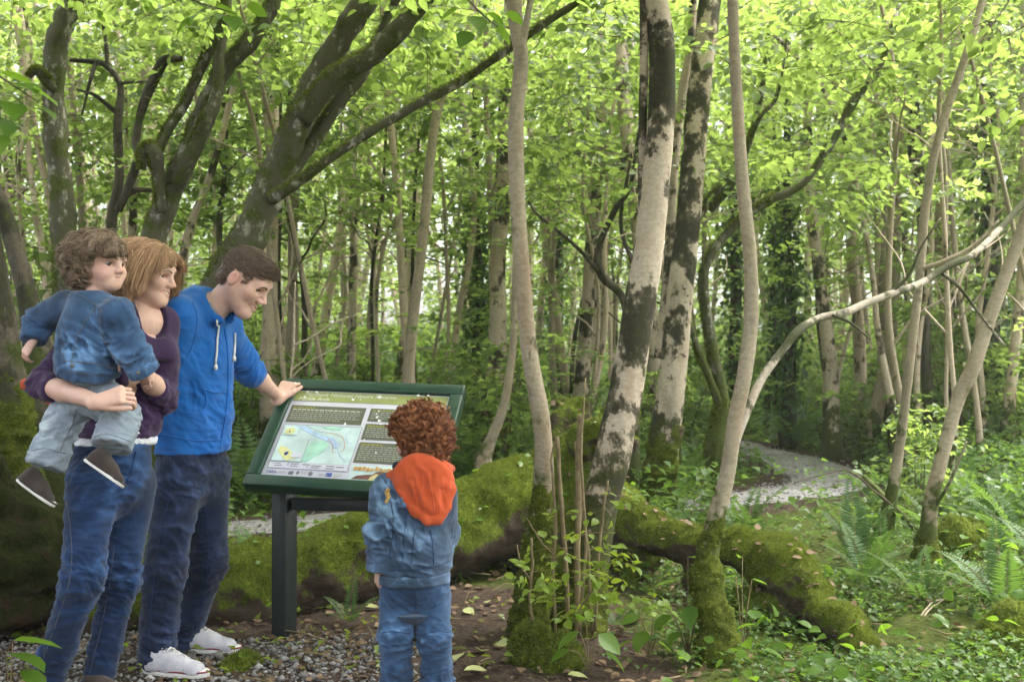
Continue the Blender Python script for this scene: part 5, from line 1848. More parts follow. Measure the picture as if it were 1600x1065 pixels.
pb = SP + SU * 0 + np.array((0, 0, 0))
sb0 = np.array((SP[0], SP[1] + 0.18, 0.0))
sign = thing('information_board', 'sloping dark green information board with a map, on two posts', 'sign', sb0)
MW = Matrix(((SU[0], SV[0], SN[0], SP[0] - sb0[0]), (SU[1], SV[1], SN[1], SP[1] - sb0[1]), (SU[2], SV[2], SN[2], SP[2] - sb0[2]), (0, 0, 0, 1)))


def on_panel(o):
    o.matrix_local = MW
    return o


def panel_uv(px, py):
    """where on the board (metres right of centre, metres up the slope) the photograph's px, py falls"""
    d = ray(px, py)
    t = ((SP - CAM) @ SN) / (d @ SN)
    q = CAM + d * t - SP
    return np.array((q @ SU, q @ SV))


FR = 0.058
def bevel_box(name, cx, cy, cz, sx, sy, sz, mat, parent, bev=0.004, place=None):
    V, F = box_vf(cx, cy, cz, sx, sy, sz)
    o = obj(name, mesh_np(name, V, F, mat, smooth=False), parent)
    md = o.modifiers.new('edge', 'BEVEL')
    md.width = bev
    md.segments = 2
    if place:
        place(o)
    return o


bevel_box('back_board', 0, SH / 2, -0.016, SW - 0.02, SH - 0.02, 0.02, M['green_paint'], sign, 0.002, on_panel)
bevel_box('frame_rail', 0, FR / 2, 0.0, SW, FR, 0.060, M['green_paint'], sign, 0.006, on_panel)
bevel_box('frame_rail', 0, SH - FR / 2, 0.0, SW, FR, 0.060, M['green_paint'], sign, 0.006, on_panel)
for s in (-1, 1):
    bevel_box('frame_stile', s * (SW / 2 - FR / 2), SH / 2, 0.0, FR, SH - 2 * FR, 0.059, M['green_paint'], sign, 0.005, on_panel)
IW, IH = SW - 2 * FR, SH - 2 * FR
face = bevel_box('printed_face', 0, SH / 2, 0.009, IW - 0.002, IH - 0.002, 0.006, M['print_white'], sign, 0.0005, on_panel)
ZP = 0.0125


def plate(name, poly, mat, z=ZP, th=0.0012):
    """a flat printed shape; poly in panel metres"""
    n = len(poly)
    poly = np.asarray(poly, float)
    if np.cross(poly[1] - poly[0], poly[2] - poly[1]) < 0:
        poly = poly[::-1]
    V = np.concatenate([np.c_[poly, np.full(n, z)], np.c_[poly, np.full(n, z + th)]])
    me = bpy.data.meshes.new(name)
    faces = [list(range(n, 2 * n)), list(range(n))[::-1]] + [[i, (i + 1) % n, n + (i + 1) % n, n + i] for i in range(n)]
    me.from_pydata([tuple(v) for v in V], [], faces)
    me.materials.append(mat)
    return obj(name, me, face)


def rect(u0, v0, u1, v1):
    return [(u0, v0), (u1, v0), (u1, v1), (u0, v1)]


U0, U1, V0, V1 = -IW / 2, IW / 2, FR, SH - FR
def fx(u):
    return U0 + u * (U1 - U0)
def fy(v):
    return V1 - v * (V1 - V0)                      # v counts down from the top edge


def frect(a, b, c, d):
    return rect(fx(a), fy(d), fx(c), fy(b))


plate('title_band', frect(0.012, 0.012, 0.988, 0.128), M['print_olive'])
panels = [(0.02, 0.185, 0.50, 0.385, 7), (0.53, 0.185, 0.985, 0.335, 5), (0.53, 0.365, 0.985, 0.545, 6), (0.53, 0.575, 0.985, 0.80, 8)]
rt = np.random.default_rng(4)
lines_V, lines_F, bold, yellow = [], [], [], []
for (a, b, c, d, nl) in panels:
    plate('text_panel', frect(a, b, c, d), M['print_dark'])
    h = (d - b) / (nl + 1.6)
    for i in range(nl):
        v = b + h * (i + 0.9)
        u = a + 0.015
        end = c - 0.02 - (0.12 if i == nl - 1 else 0.02 * rt.random())
        if i == 0:
            end = a + (c - a) * 0.32
        while u < end:                             # words too small to read: short strokes
            wd = min(rt.uniform(0.008, 0.03), end - u)
            q = (rect(fx(u), fy(v + h * 0.42), fx(u + wd), fy(v)))
            (yellow if i == 0 else bold if (i == 1 and nl == 7) else lines_V).append(q)
            u += wd + 0.006


def strokes(name, rects, mat, z):
    V = np.array([[(x, y, z) for x, y in q] for q in rects]).reshape(-1, 3)
    F = np.arange(len(V)).reshape(-1, 4)
    o = obj(name, mesh_np(name, V, F, mat, smooth=False), face)
    o['kind'] = 'stuff'


strokes('text_lines', lines_V, M['print_text'], ZP + 0.0022)
strokes('bold_text_lines', bold, M['print_title'], ZP + 0.0022)
strokes('heading_lines', yellow, M['print_yellow'], ZP + 0.0022)


def text(name, body, u, v, size, mat, shear=0.2, spacing=1.0):
    cu = bpy.data.curves.new(name, 'FONT')
    cu.body = body
    cu.size = size
    cu.shear = shear
    cu.space_character = spacing
    cu.extrude = 0.0003
    cu.materials.append(mat)
    tmp = bpy.data.objects.new(name, cu)
    C.objects.link(tmp)
    dg = bpy.context.evaluated_depsgraph_get()
    me = bpy.data.meshes.new_from_object(tmp.evaluated_get(dg))
    bpy.data.objects.remove(tmp)
    me.name = name
    o = obj(name, me, face)
    o.location = (fx(u), fy(v), ZP + 0.0022)
    return o


text('title_lettering', 'Marlbank National Nature Reserve', 0.075, 0.068, 0.031, M['print_title'])
text('title_lettering', 'Marble Arch', 0.045, 0.122, 0.029, M['print_title'])
# the map
plate('map', frect(0.025, 0.415, 0.515, 0.835), M['print_map'])
plate('map_woodland', [(fx(u), fy(v)) for u, v in [(0.24, 0.60), (0.30, 0.585), (0.345, 0.62), (0.335, 0.70), (0.29, 0.76), (0.25, 0.825), (0.20, 0.825), (0.21, 0.7)]], M['print_map_green'], ZP + 0.0015)
plate('map_woodland', [(fx(u), fy(v)) for u, v in [(0.26, 0.425), (0.40, 0.43), (0.38, 0.455), (0.29, 0.45)]], M['print_map_green'], ZP + 0.0015)
plate('map_lough', [(fx(u), fy(v)) for u, v in [(0.10, 0.425), (0.15, 0.43), (0.24, 0.49), (0.30, 0.535), (0.36, 0.545), (0.40, 0.60), (0.41, 0.65), (0.385, 0.66), (0.36, 0.60), (0.29, 0.565), (0.22, 0.52), (0.13, 0.455)]], M['print_map_blue'], ZP + 0.0015)


def line_on(name, pts, width, mat, z=ZP + 0.003):
    P = spline(np.array([(fx(u), fy(v), z) for u, v in pts]), 4)
    T = nrm(np.gradient(P, axis=0))
    S = np.stack([-T[:, 1], T[:, 0], T[:, 0] * 0], -1) * width / 2
    V = np.concatenate([P - S, P + S])
    n = len(P)
    i = np.arange(n - 1)
    obj(name, mesh_np(name, V, np.stack([i, i + 1, n + i + 1, n + i], -1), mat, smooth=False), face)


line_on('map_river', [(0.40, 0.62), (0.42, 0.70), (0.455, 0.76), (0.49, 0.80)], 0.004, M['print_map_blue'])
line_on('map_road', [(0.45, 0.45), (0.435, 0.52), (0.45, 0.58), (0.485, 0.61), (0.505, 0.65)], 0.003, M['print_map_blue'])
line_on('map_trail', [(0.30, 0.49), (0.36, 0.50), (0.41, 0.53), (0.44, 0.60), (0.45, 0.67), (0.43, 0.70)], 0.0028, M['print_red'])
line_on('map_trail', [(0.33, 0.56), (0.37, 0.62), (0.385, 0.70), (0.40, 0.71)], 0.0028, M['print_red'])
line_on('map_road', [(0.16, 0.425), (0.22, 0.46), (0.27, 0.49), (0.29, 0.48)], 0.002, M['print_grey'])


def outline(name, a, b, c, d, width, mat):
    for p, q in (((a, b), (c, b)), ((c, b), (c, d)), ((c, d), (a, d)), ((a, d), (a, b))):
        line_on(name, [p, ((p[0] + q[0]) / 2, (p[1] + q[1]) / 2), q], width, mat)


outline('map_border', 0.025, 0.415, 0.515, 0.905, 0.002, M['print_grey'])
plate('inset_map', frect(0.04, 0.44, 0.125, 0.54), M['print_map'], ZP + 0.0035)
plate('inset_land', [(fx(u), fy(v)) for u, v in [(0.05, 0.47), (0.09, 0.455), (0.11, 0.49), (0.10, 0.53), (0.05, 0.53)]], M['print_yellowland'], ZP + 0.005)
plate('inset_dot', frect(0.072, 0.495, 0.082, 0.512), M['print_grey'], ZP + 0.0065)
plate('inset_map', frect(0.03, 0.575, 0.215, 0.83), M['print_map'], ZP + 0.0035)
plate('inset_land', [(fx(u), fy(v)) for u, v in [(0.055, 0.665), (0.10, 0.685), (0.15, 0.74), (0.19, 0.745), (0.18, 0.79), (0.13, 0.825), (0.10, 0.80), (0.07, 0.75), (0.05, 0.72)]], M['print_yellowland'], ZP + 0.005)
plate('inset_lake', [(fx(u), fy(v)) for u, v in [(0.095, 0.755), (0.105, 0.735), (0.122, 0.73), (0.12, 0.755), (0.108, 0.772)]], M['print_navy'], ZP + 0.0065)
plate('inset_key', frect(0.145, 0.74, 0.205, 0.79), M['print_white'], ZP + 0.0065)
outline('inset_border', 0.03, 0.575, 0.215, 0.83, 0.003, M['print_grey'])
plate('legend', frect(0.028, 0.84, 0.512, 0.902), M['print_white'], ZP + 0.0015)
strokes('legend_marks', [rect(fx(u), fy(v + 0.008), fx(u + wd), fy(v)) for u, v, wd in
        [(0.045, 0.85, .006), (0.06, 0.852, .04), (0.14, 0.85, .01), (0.14, 0.865, .008), (0.16, 0.852, .05), (0.23, 0.852, .05), (0.06, 0.875, .05), (0.16, 0.875, .05), (0.26, 0.876, .014), (0.29, 0.86, .06), (0.29, 0.88, .05), (0.38, 0.855, .05), (0.44, 0.86, .05), (0.38, 0.88, .05)]], M['print_grey'], ZP + 0.004)
text('agency_lettering', 'NIEA', 0.03, 0.962, 0.022, M['print_navy'], 0)
strokes('agency_small_print', [rect(fx(u), fy(v + 0.006), fx(u + wd), fy(v)) for u, v, wd in [(0.10, .935, .045), (0.10, .95, .05), (.24, .932, .04), (.24, .947, .035), (.345, .94, .05), (.345, .955, .06), (.44, .935, .05), (.44, .95, .05), (.44, .965, .03)]], M['print_text'], ZP + 0.0022)
plate('emblem', frect(0.165, 0.93, 0.195, 0.965), M['print_grey'])
plate('emblem', [(fx(u), fy(v)) for u, v in [(0.215, 0.93), (0.228, 0.925), (0.232, 0.945), (0.22, 0.965), (0.212, 0.95)]], M['print_grey'])
plate('emblem', [(fx(0.30 + 0.014 * math.cos(a)), fy(0.945 + 0.022 * math.sin(a))) for a in np.linspace(0, 6.28, 11)[:-1]], M['print_grey'])
plate('flag', frect(0.395, 0.925, 0.43, 0.965), M['print_eu'])
ring = [(fx(0.4125 + 0.010 * math.cos(a)), fy(0.945 + 0.013 * math.sin(a))) for a in np.linspace(0, 2 * math.pi, 13)[:-1]]
strokes('flag_stars', [rect(x - 0.0011, y - 0.0011, x + 0.0011, y + 0.0011) for x, y in ring], M['print_yellow'], ZP + 0.0022)
# the nature picture at the lower right: a brown and cream bird shape among flowers
plate('picture_ground', frect(0.53, 0.825, 0.985, 0.985), M['print_map'])
plate('picture_bird', [(fx(u), fy(v)) for u, v in [(0.55, 0.975), (0.58, 0.94), (0.63, 0.925), (0.67, 0.92), (0.69, 0.89), (0.73, 0.885), (0.75, 0.91), (0.73, 0.935), (0.70, 0.94), (0.68, 0.975)]], M['print_brown'], ZP + 0.0015)
plate('picture_wing', [(fx(u), fy(v)) for u, v in [(0.655, 0.98), (0.665, 0.945), (0.69, 0.915), (0.715, 0.92), (0.71, 0.945), (0.685, 0.965), (0.675, 0.982)]], M['print_cream'], ZP + 0.003)
rp = np.random.default_rng(12)
for i in range(9):
    u, v = 0.56 + 0.025 * i, 0.86 + 0.02 * rp.random()
    plate('picture_flower', [(fx(u + 0.013 * math.cos(a) * (0.6 + 0.6 * rp.random())), fy(v + 0.022 * math.sin(a) * (0.6 + 0.6 * rp.random()))) for a in np.linspace(0, 6.28, 10)[:-1]], M['print_orange'], ZP + 0.003 + 0.0003 * i)
# white spots on the face
for i, (px, py, s) in enumerate([(483, 616, .011), (497, 617, .012), (478, 625, .010), (478, 637, .007), (595, 625, .016), (553, 629, .011), (565, 629, .006), (591, 656, .011), (594, 662, .013), (596, 667, .008), (541, 667, .014), (594, 647, .008), (590, 651, .006), (564, 695, .007), (571, 691, .006), (589, 712, .008), (655, 623, .012), (670, 623, .010), (490, 675, .005)]):
    u, v = panel_uv(px, py)
    plate('white_spot', [(u + s * math.cos(a) * rp.uniform(0.3, 0.8), v + s * math.sin(a) * rp.uniform(0.3, 0.8)) for a in np.linspace(0, 6.28, 10)[:-1]], M['white_spot'], ZP + 0.0075 + 0.0001 * i)
# posts, rail
for px in (444, 652):
    p = at(px, 985, 4.64 if px < 500 else 4.56)
    # the post meets the board's underside
    d = (np.array((p[0], p[1], 0)) - SP)
    zt = SP[2] + ((p[1] - SP[1]) * n0[1] + (p[0] - SP[0]) * n0[0]) * math.tan(S_TILT) - 0.035
    o = bevel_box('post', 0, 0, (zt - 0.25) / 2 - 0.1, 0.075, 0.085, zt + 0.15, M['post_paint'], sign, 0.004)
    o.location = (p[0] - sb0[0], p[1] - sb0[1], 0.1)
    o.rotation_euler = (0, 0, -S_YAW - 0.25)
a, b = at(444, 785, 4.62), at(652, 790, 4.55)
mid = (a + b) / 2
o = bevel_box('cross_rail', 0, 0, 0, np.linalg.norm(b - a) - 0.08, 0.04, 0.055, M['post_paint'], sign, 0.004)
o.location = mid - sb0
o.rotation_euler = (0, 0, math.atan2(b[1] - a[1], b[0] - a[0]))
# ================================================================== people: materials
def skin_mat():
    m, nd, lk, out = new_mat('skin')
    a = attr(nd, 'skin')
    n = noise(nd, lk, coords(nd, lk, rnd=False), 55.0, 4)
    sh = ramp(nd, [(0.3, (0.93, 0.90, 0.89)), (0.7, (1.04, 1.03, 1.02))])
    lk.new(n.outputs['Fac'], sh.inputs[0])
    col = mix(nd, lk, 1.0, a.outputs['Color'], sh.outputs[0], 'MULTIPLY')
    p = principled(nd, lk, out, col, 0.5, 0.35, bump(nd, lk, n.outputs['Fac'], 0.12, 0.001))
    p.inputs['Subsurface Weight'].default_value = 0.18
    p.inputs['Subsurface Radius'].default_value = (1.0, 0.35, 0.2)
    p.inputs['Subsurface Scale'].default_value = 0.008
    return m


def hair_mat(name, dark, mid, lite):
    m, nd, lk, out = new_mat(name)
    t = attr(nd, 'tint')
    r = ramp(nd, [(0.0, dark), (0.5, mid), (1.0, lite)])
    lk.new(t.outputs['Fac'], r.inputs[0])
    principled(nd, lk, out, r.outputs[0], 0.42, 0.4)
    return m


def cloth_mat(name, c, dark=0.6, lite=1.25, scale=5.0, weave=700.0, wb=0.25, rough=0.9, fold=34.0, fb=0.45, wear=0.0):
    m, nd, lk, out = new_mat(name)
    co = coords(nd, lk, rnd=False)
    n = noise(nd, lk, co, scale, 4, 0.6)
    w = noise(nd, lk, co, weave, 2)
    f = noise(nd, lk, coords(nd, lk, (1, 1, 1.6), False), fold, 4, 0.55)
    r = ramp(nd, [(0.28, tuple(x * dark for x in c)), (0.5, c), (0.74, tuple(min(1, x * lite + 0.01) for x in c))])
    lk.new(n.outputs['Fac'], r.inputs[0])
    sh = ramp(nd, [(0.3, (0.86, 0.86, 0.88)), (0.7, (1.08, 1.08, 1.08))])
    lk.new(w.outputs['Fac'], sh.inputs[0])
    col = mix(nd, lk, 1.0, r.outputs[0], sh.outputs[0], 'MULTIPLY')
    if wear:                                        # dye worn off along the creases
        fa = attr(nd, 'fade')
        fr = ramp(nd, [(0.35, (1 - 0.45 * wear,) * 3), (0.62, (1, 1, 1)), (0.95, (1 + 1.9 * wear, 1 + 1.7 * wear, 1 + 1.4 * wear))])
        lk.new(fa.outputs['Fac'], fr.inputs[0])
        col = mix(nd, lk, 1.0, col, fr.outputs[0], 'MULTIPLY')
    nor = bump(nd, lk, w.outputs['Fac'], wb, 0.001)
    nor = bump(nd, lk, f.outputs['Fac'], fb, 0.004, nor)
    p = principled(nd, lk, out, col, rough, 0.15, nor)
    p.inputs['Sheen Weight'].default_value = 0.15
    return m


M['skin'] = skin_mat()
M['hair_boy'] = hair_mat('hair_auburn', (0.05, 0.016, 0.007), (0.22, 0.075, 0.026), (0.48, 0.20, 0.075))
M['hair_man'] = hair_mat('hair_brown', (0.055, 0.037, 0.026), (0.15, 0.10, 0.068), (0.28, 0.195, 0.14))
M['hair_woman'] = hair_mat('hair_dark_blonde', (0.13, 0.066, 0.032), (0.40, 0.225, 0.118), (0.62, 0.40, 0.24))
M['hair_toddler'] = hair_mat('hair_light_brown', (0.075, 0.049, 0.031), (0.235, 0.160, 0.102), (0.46, 0.34, 0.235))
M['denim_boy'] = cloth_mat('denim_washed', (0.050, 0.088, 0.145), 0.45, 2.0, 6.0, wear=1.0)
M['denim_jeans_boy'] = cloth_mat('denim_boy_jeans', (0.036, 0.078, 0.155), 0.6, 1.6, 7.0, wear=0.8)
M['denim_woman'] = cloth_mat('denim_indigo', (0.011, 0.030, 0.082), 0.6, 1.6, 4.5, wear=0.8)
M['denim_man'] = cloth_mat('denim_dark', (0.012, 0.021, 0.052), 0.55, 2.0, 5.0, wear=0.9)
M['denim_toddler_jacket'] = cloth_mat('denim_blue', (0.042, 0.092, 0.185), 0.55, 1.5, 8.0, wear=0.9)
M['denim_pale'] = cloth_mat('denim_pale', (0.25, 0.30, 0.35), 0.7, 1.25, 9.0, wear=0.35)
M['hoodie'] = cloth_mat('blue_jersey', (0.010, 0.105, 0.36), 0.85, 1.12, 6.0, 900, 0.15)
M['purple'] = cloth_mat('purple_jersey', (0.034, 0.014, 0.050), 0.85, 1.15, 6.0, 900, 0.1, 0.8)
M['white_cloth'] = cloth_mat('white_cotton', (0.66, 0.66, 0.70), 0.92, 1.04, 9.0, 900, 0.1)
M['grey_cloth'] = cloth_mat('grey_cotton', (0.24, 0.25, 0.27), 0.9, 1.05, 9.0, 900, 0.1)
M['orange_cloth'] = cloth_mat('orange_fleece', (0.42, 0.068, 0.020), 0.8, 1.15, 12.0, 500, 0.3)
M['navy_cloth'] = cloth_mat('navy_cloth', (0.010, 0.013, 0.022), 0.8, 1.2, 9.0, 600, 0.2)
M['stitch'] = plain('stitch_tan', (0.12, 0.11, 0.10), 0.8, 0.2, 0.2, 300)
M['stitch_dark'] = plain('stitch_dark', (0.018, 0.035, 0.08), 0.9, 0.1, 0.2, 300)
M['rubber_white'] = plain('rubber_white', (0.68, 0.66, 0.62), 0.55, 0.4, 0.06, 40)
M['canvas_white'] = cloth_mat('canvas_white', (0.44, 0.43, 0.46), 0.8, 1.15, 20, 800, 0.15)
M['canvas_brown'] = cloth_mat('canvas_brown', (0.040, 0.030, 0.026), 0.7, 1.3, 20, 800, 0.15)
M['boot'] = cloth_mat('boot_brown', (0.045, 0.030, 0.022), 0.7, 1.3, 20, 300, 0.15, 0.6)
M['red_line'] = plain('red_line', (0.20, 0.02, 0.05), 0.5, 0.4, 0.05, 40)
M['metal_button'] = plain('button_metal', (0.10, 0.085, 0.07), 0.35, 0.6, 0.1, 60)
M['cord'] = plain('white_cord', (0.62, 0.60, 0.56), 0.8, 0.2, 0.05, 200)
M['eye'] = None


def eye_mat():
    m, nd, lk, out = new_mat('eye')
    a = attr(nd, 'skin')
    principled(nd, lk, out, a.outputs['Color'], 0.12, 0.6)
    return m


M['eye'] = eye_mat()
M['brow'] = plain('brow_hair', (0.10, 0.065, 0.042), 0.8, 0.2, 0.3, 300)
M['teeth'] = plain('teeth', (0.70, 0.66, 0.58), 0.3, 0.5, 0.03, 50)
M['lash'] = plain('lash', (0.02, 0.015, 0.012), 0.7, 0.2, 0.1, 100)

SKIN = np.array((0.60, 0.385, 0.305))


def basis(fwd, up=(0, 0, 1)):
    y = nrm(fwd)
    x = nrm(np.cross(y, up))
    z = np.cross(x, y)
    return np.stack([x, y, z], 1)                  # columns: person's right, forward, up


def facing(phi):
    """phi degrees: 0 looks at the photographer, 90 looks to the right of the picture, 180 away"""
    a = math.radians(phi)
    return np.array((math.sin(a), -math.cos(a), 0.0))


# ------------------------------------------------------------------ heads
def head_field(c, R, s, kid, smile, neck_to, neck_r, h=0.0022):
    f = Field(c - 0.20 * s - 0.02, c + 0.20 * s + 0.02, h)
    L = lambda x, y, z: c + R @ (np.array((x, y, z)) * s)
    e = lambda p, r, k=0.02, op='add': f.ell(L(*p), np.array(r) * s, R, k * s, op)
    cp = lambda a, b, ra, rb, k=0.02, op='add': f.cap(L(*a), L(*b), ra * s, rb * s, k * s, op=op)
    K = kid
    mixp = lambda a, b: tuple(np.array(a) * (1 - K) + np.array(b) * K)
    e((0, -0.012, 0.034), mixp((0.075, 0.096, 0.083), (0.079, 0.096, 0.084)))
    e(mixp((0, 0.030, -0.030), (0, 0.032, -0.028)), mixp((0.058, 0.056, 0.078), (0.057, 0.053, 0.060)), 0.04)
    for sx in (-1, 1):
        cp(mixp((sx * 0.050, -0.006, -0.040), (sx * 0.046, 0.0, -0.034)), mixp((sx * 0.020, 0.062, -0.096), (sx * 0.018, 0.056, -0.074)), 0.018, 0.019, 0.04)
        e(mixp((sx * 0.040, 0.054, -0.018), (sx * 0.037, 0.056, -0.034)), mixp((0.026, 0.026, 0.026), (0.026, 0.025, 0.025)), 0.022)
    e(mixp((0, 0.070, -0.098), (0, 0.066, -0.072)), (0.020, 0.019, 0.018), 0.025)
    cp((-0.034, 0.074, 0.026), (0.034, 0.074, 0.026), 0.013 - 0.003 * K, 0.013 - 0.003 * K, 0.03)
    for sx in (-1, 1):                              # sockets, lids with a slit
        e((sx * 0.034, 0.093, 0.004), (0.019, 0.026, 0.0125), 0.010, 'sub')
        e((sx * 0.032, 0.060, 0.004), (0.0170, 0.0165, 0.0140), 0.004)
        sl = 0.0042 + 0.0032 * K
        cp((sx * 0.020, 0.079, 0.002), (sx * 0.045, 0.073, 0.002), sl, sl, 0.003, 'sub')
    # nose
    cp((0, 0.080, 0.014), mixp((0, 0.108, -0.025), (0, 0.100, -0.020)), 0.0078, mixp((0.0100,) * 3, (0.0098,) * 3)[0], 0.014)
    for sx in (-1, 1):
        e(mixp((sx * 0.0115, 0.098, -0.030), (sx * 0.0095, 0.092, -0.024)), (0.0085, 0.010, 0.008), 0.010)
    # lips and mouth
    zm = -0.0615 + 0.013 * K
    ym = 0.088 - 0.004 * K
    up = 0.010 * smile
    w = 0.024 + 0.005 * smile - 0.001 * K
    for sx in (-1, 1):
        cp((0, ym, zm + 0.0055), (sx * w, ym - 0.015, zm + up + 0.002), 0.0065, 0.003, 0.010)
        cp((0, ym - 0.002, zm - 0.0065), (sx * w * 0.85, ym - 0.015, zm + up - 0.003), 0.0075, 0.003, 0.010)
        cp((0, ym + 0.009, zm), (sx * (w + 0.001), ym - 0.008, zm + up), 0.0025 + 0.002 * smile, 0.0015, 0.003, 'sub')
    # ears
    for sx in (-1, 1):
        e((sx * 0.079, -0.014, -0.004), (0.008, 0.018, 0.030), 0.008)
        e((sx * 0.089, -0.010, 0.000), (0.007, 0.011, 0.019), 0.004, 'sub')
    f.cap(L(0, -0.020, -0.055), neck_to, neck_r * 1.02, neck_r * 1.08, 0.03)
    V, F = f.mesh()
    q = ((V - c) @ R) / s
    col = np.tile(SKIN, (len(V), 1))
    g = lambda p, r: np.exp(-(((q - np.array(p)) / r) ** 2).sum(1))
    red = sum(g((sx * 0.045, 0.055, -0.022), 0.024) for sx in (-1, 1)) * (0.75 + 0.5 * K) + 0.8 * g((0, 0.108, -0.024), 0.016) + sum(g((sx * 0.084, -0.012, 0), 0.026) for sx in (-1, 1)) * 0.9
    col = col + np.clip(red, 0, 1)[:, None] * (np.array((0.64, 0.27, 0.22)) - col) * 0.5
    lipd = np.full(len(V), 9.0)
    for t in np.linspace(-1, 1, 13):
        p = np.array((t * w, ym - 0.015 * abs(t), zm + up * abs(t)))
        lipd = np.minimum(lipd, np.linalg.norm((q - p) * np.array((1, 0.8, 1)), axis=1))
    lip = sstep(0.0115, 0.006, lipd)[:, None]
    col = col + lip * (np.array((0.46, 0.19, 0.17)) - col) * 0.7
    inner = sstep(0.0045, 0.002, lipd)[:, None]
    col = col + inner * (np.array((0.16, 0.05, 0.05)) - col) * 0.8
    return V, F, col, L


def eye_parts(parent, base, hd, R, s, gaze, iris, kid, brow_mat, brow=True, brow_r=0.0040):
    L = hd[3]
    bvh = BVHTree.FromPolygons([tuple(v) for v in hd[0]], [tuple(int(i) for i in q) for q in hd[1]])

    def on_face(pts, off):
        out = []
        for x, z in pts:
            o = L(x, 0.2, z)
            hit = bvh.ray_cast(Vector(o), Vector(-R[:, 1]))
            if hit[0] is not None:
                out.append(np.array(hit[0]) + R[:, 1] * off * s)
        return np.array(out)

    for sx in (-1, 1):
        c = L(sx * 0.032, 0.0595, 0.0035)
        u, v = np.linspace(0, math.pi, 12), np.linspace(0, 2 * math.pi, 17)[:-1]
        S = np.array([(math.sin(a) * math.cos(b), math.sin(a) * math.sin(b), math.cos(a)) for a in u for b in v])
        F = []
        for i in range(11):
            for j in range(16):
                F.append((i * 16 + j, i * 16 + (j + 1) % 16, (i + 1) * 16 + (j + 1) % 16, (i + 1) * 16 + j))
        g = nrm(R @ nrm(np.array(gaze)))
        d = S @ g
        col = np.where((d > 0.93)[:, None], np.array((0.01, 0.01, 0.012)), np.where((d > 0.78)[:, None], np.array(iris), np.array((0.62, 0.60, 0.58))))
        obj('eye', mesh_np('eye', c + S * 0.0148 * s - base, np.array(F)[:, ::-1], M['eye'], attrs={'skin': col}), parent)
        if brow:
            P = on_face(spline([(sx * 0.012, 0.022), (sx * 0.026, 0.027), (sx * 0.040, 0.028), (sx * 0.052, 0.021)], 5), 0.0)
            if len(P) > 3:
                V, F2 = tube(P - base, np.interp(np.linspace(0, 1, len(P)), [0, .3, 1], [0.0026, brow_r, 0.0012]) * s, 6)
                obj('eyebrow', mesh_np('eyebrow', V, F2, brow_mat), parent)
        P = on_face(spline([(sx * 0.018, 0.0045), (sx * 0.026, 0.0085), (sx * 0.036, 0.0085), (sx * 0.047, 0.0030)], 5), 0.0006)
        if len(P) > 3:
            V, F2 = tube(P - base, 0.0016 * s, 5)
            obj('eyelash', mesh_np('eyelash', V, F2, M['lash']), parent)


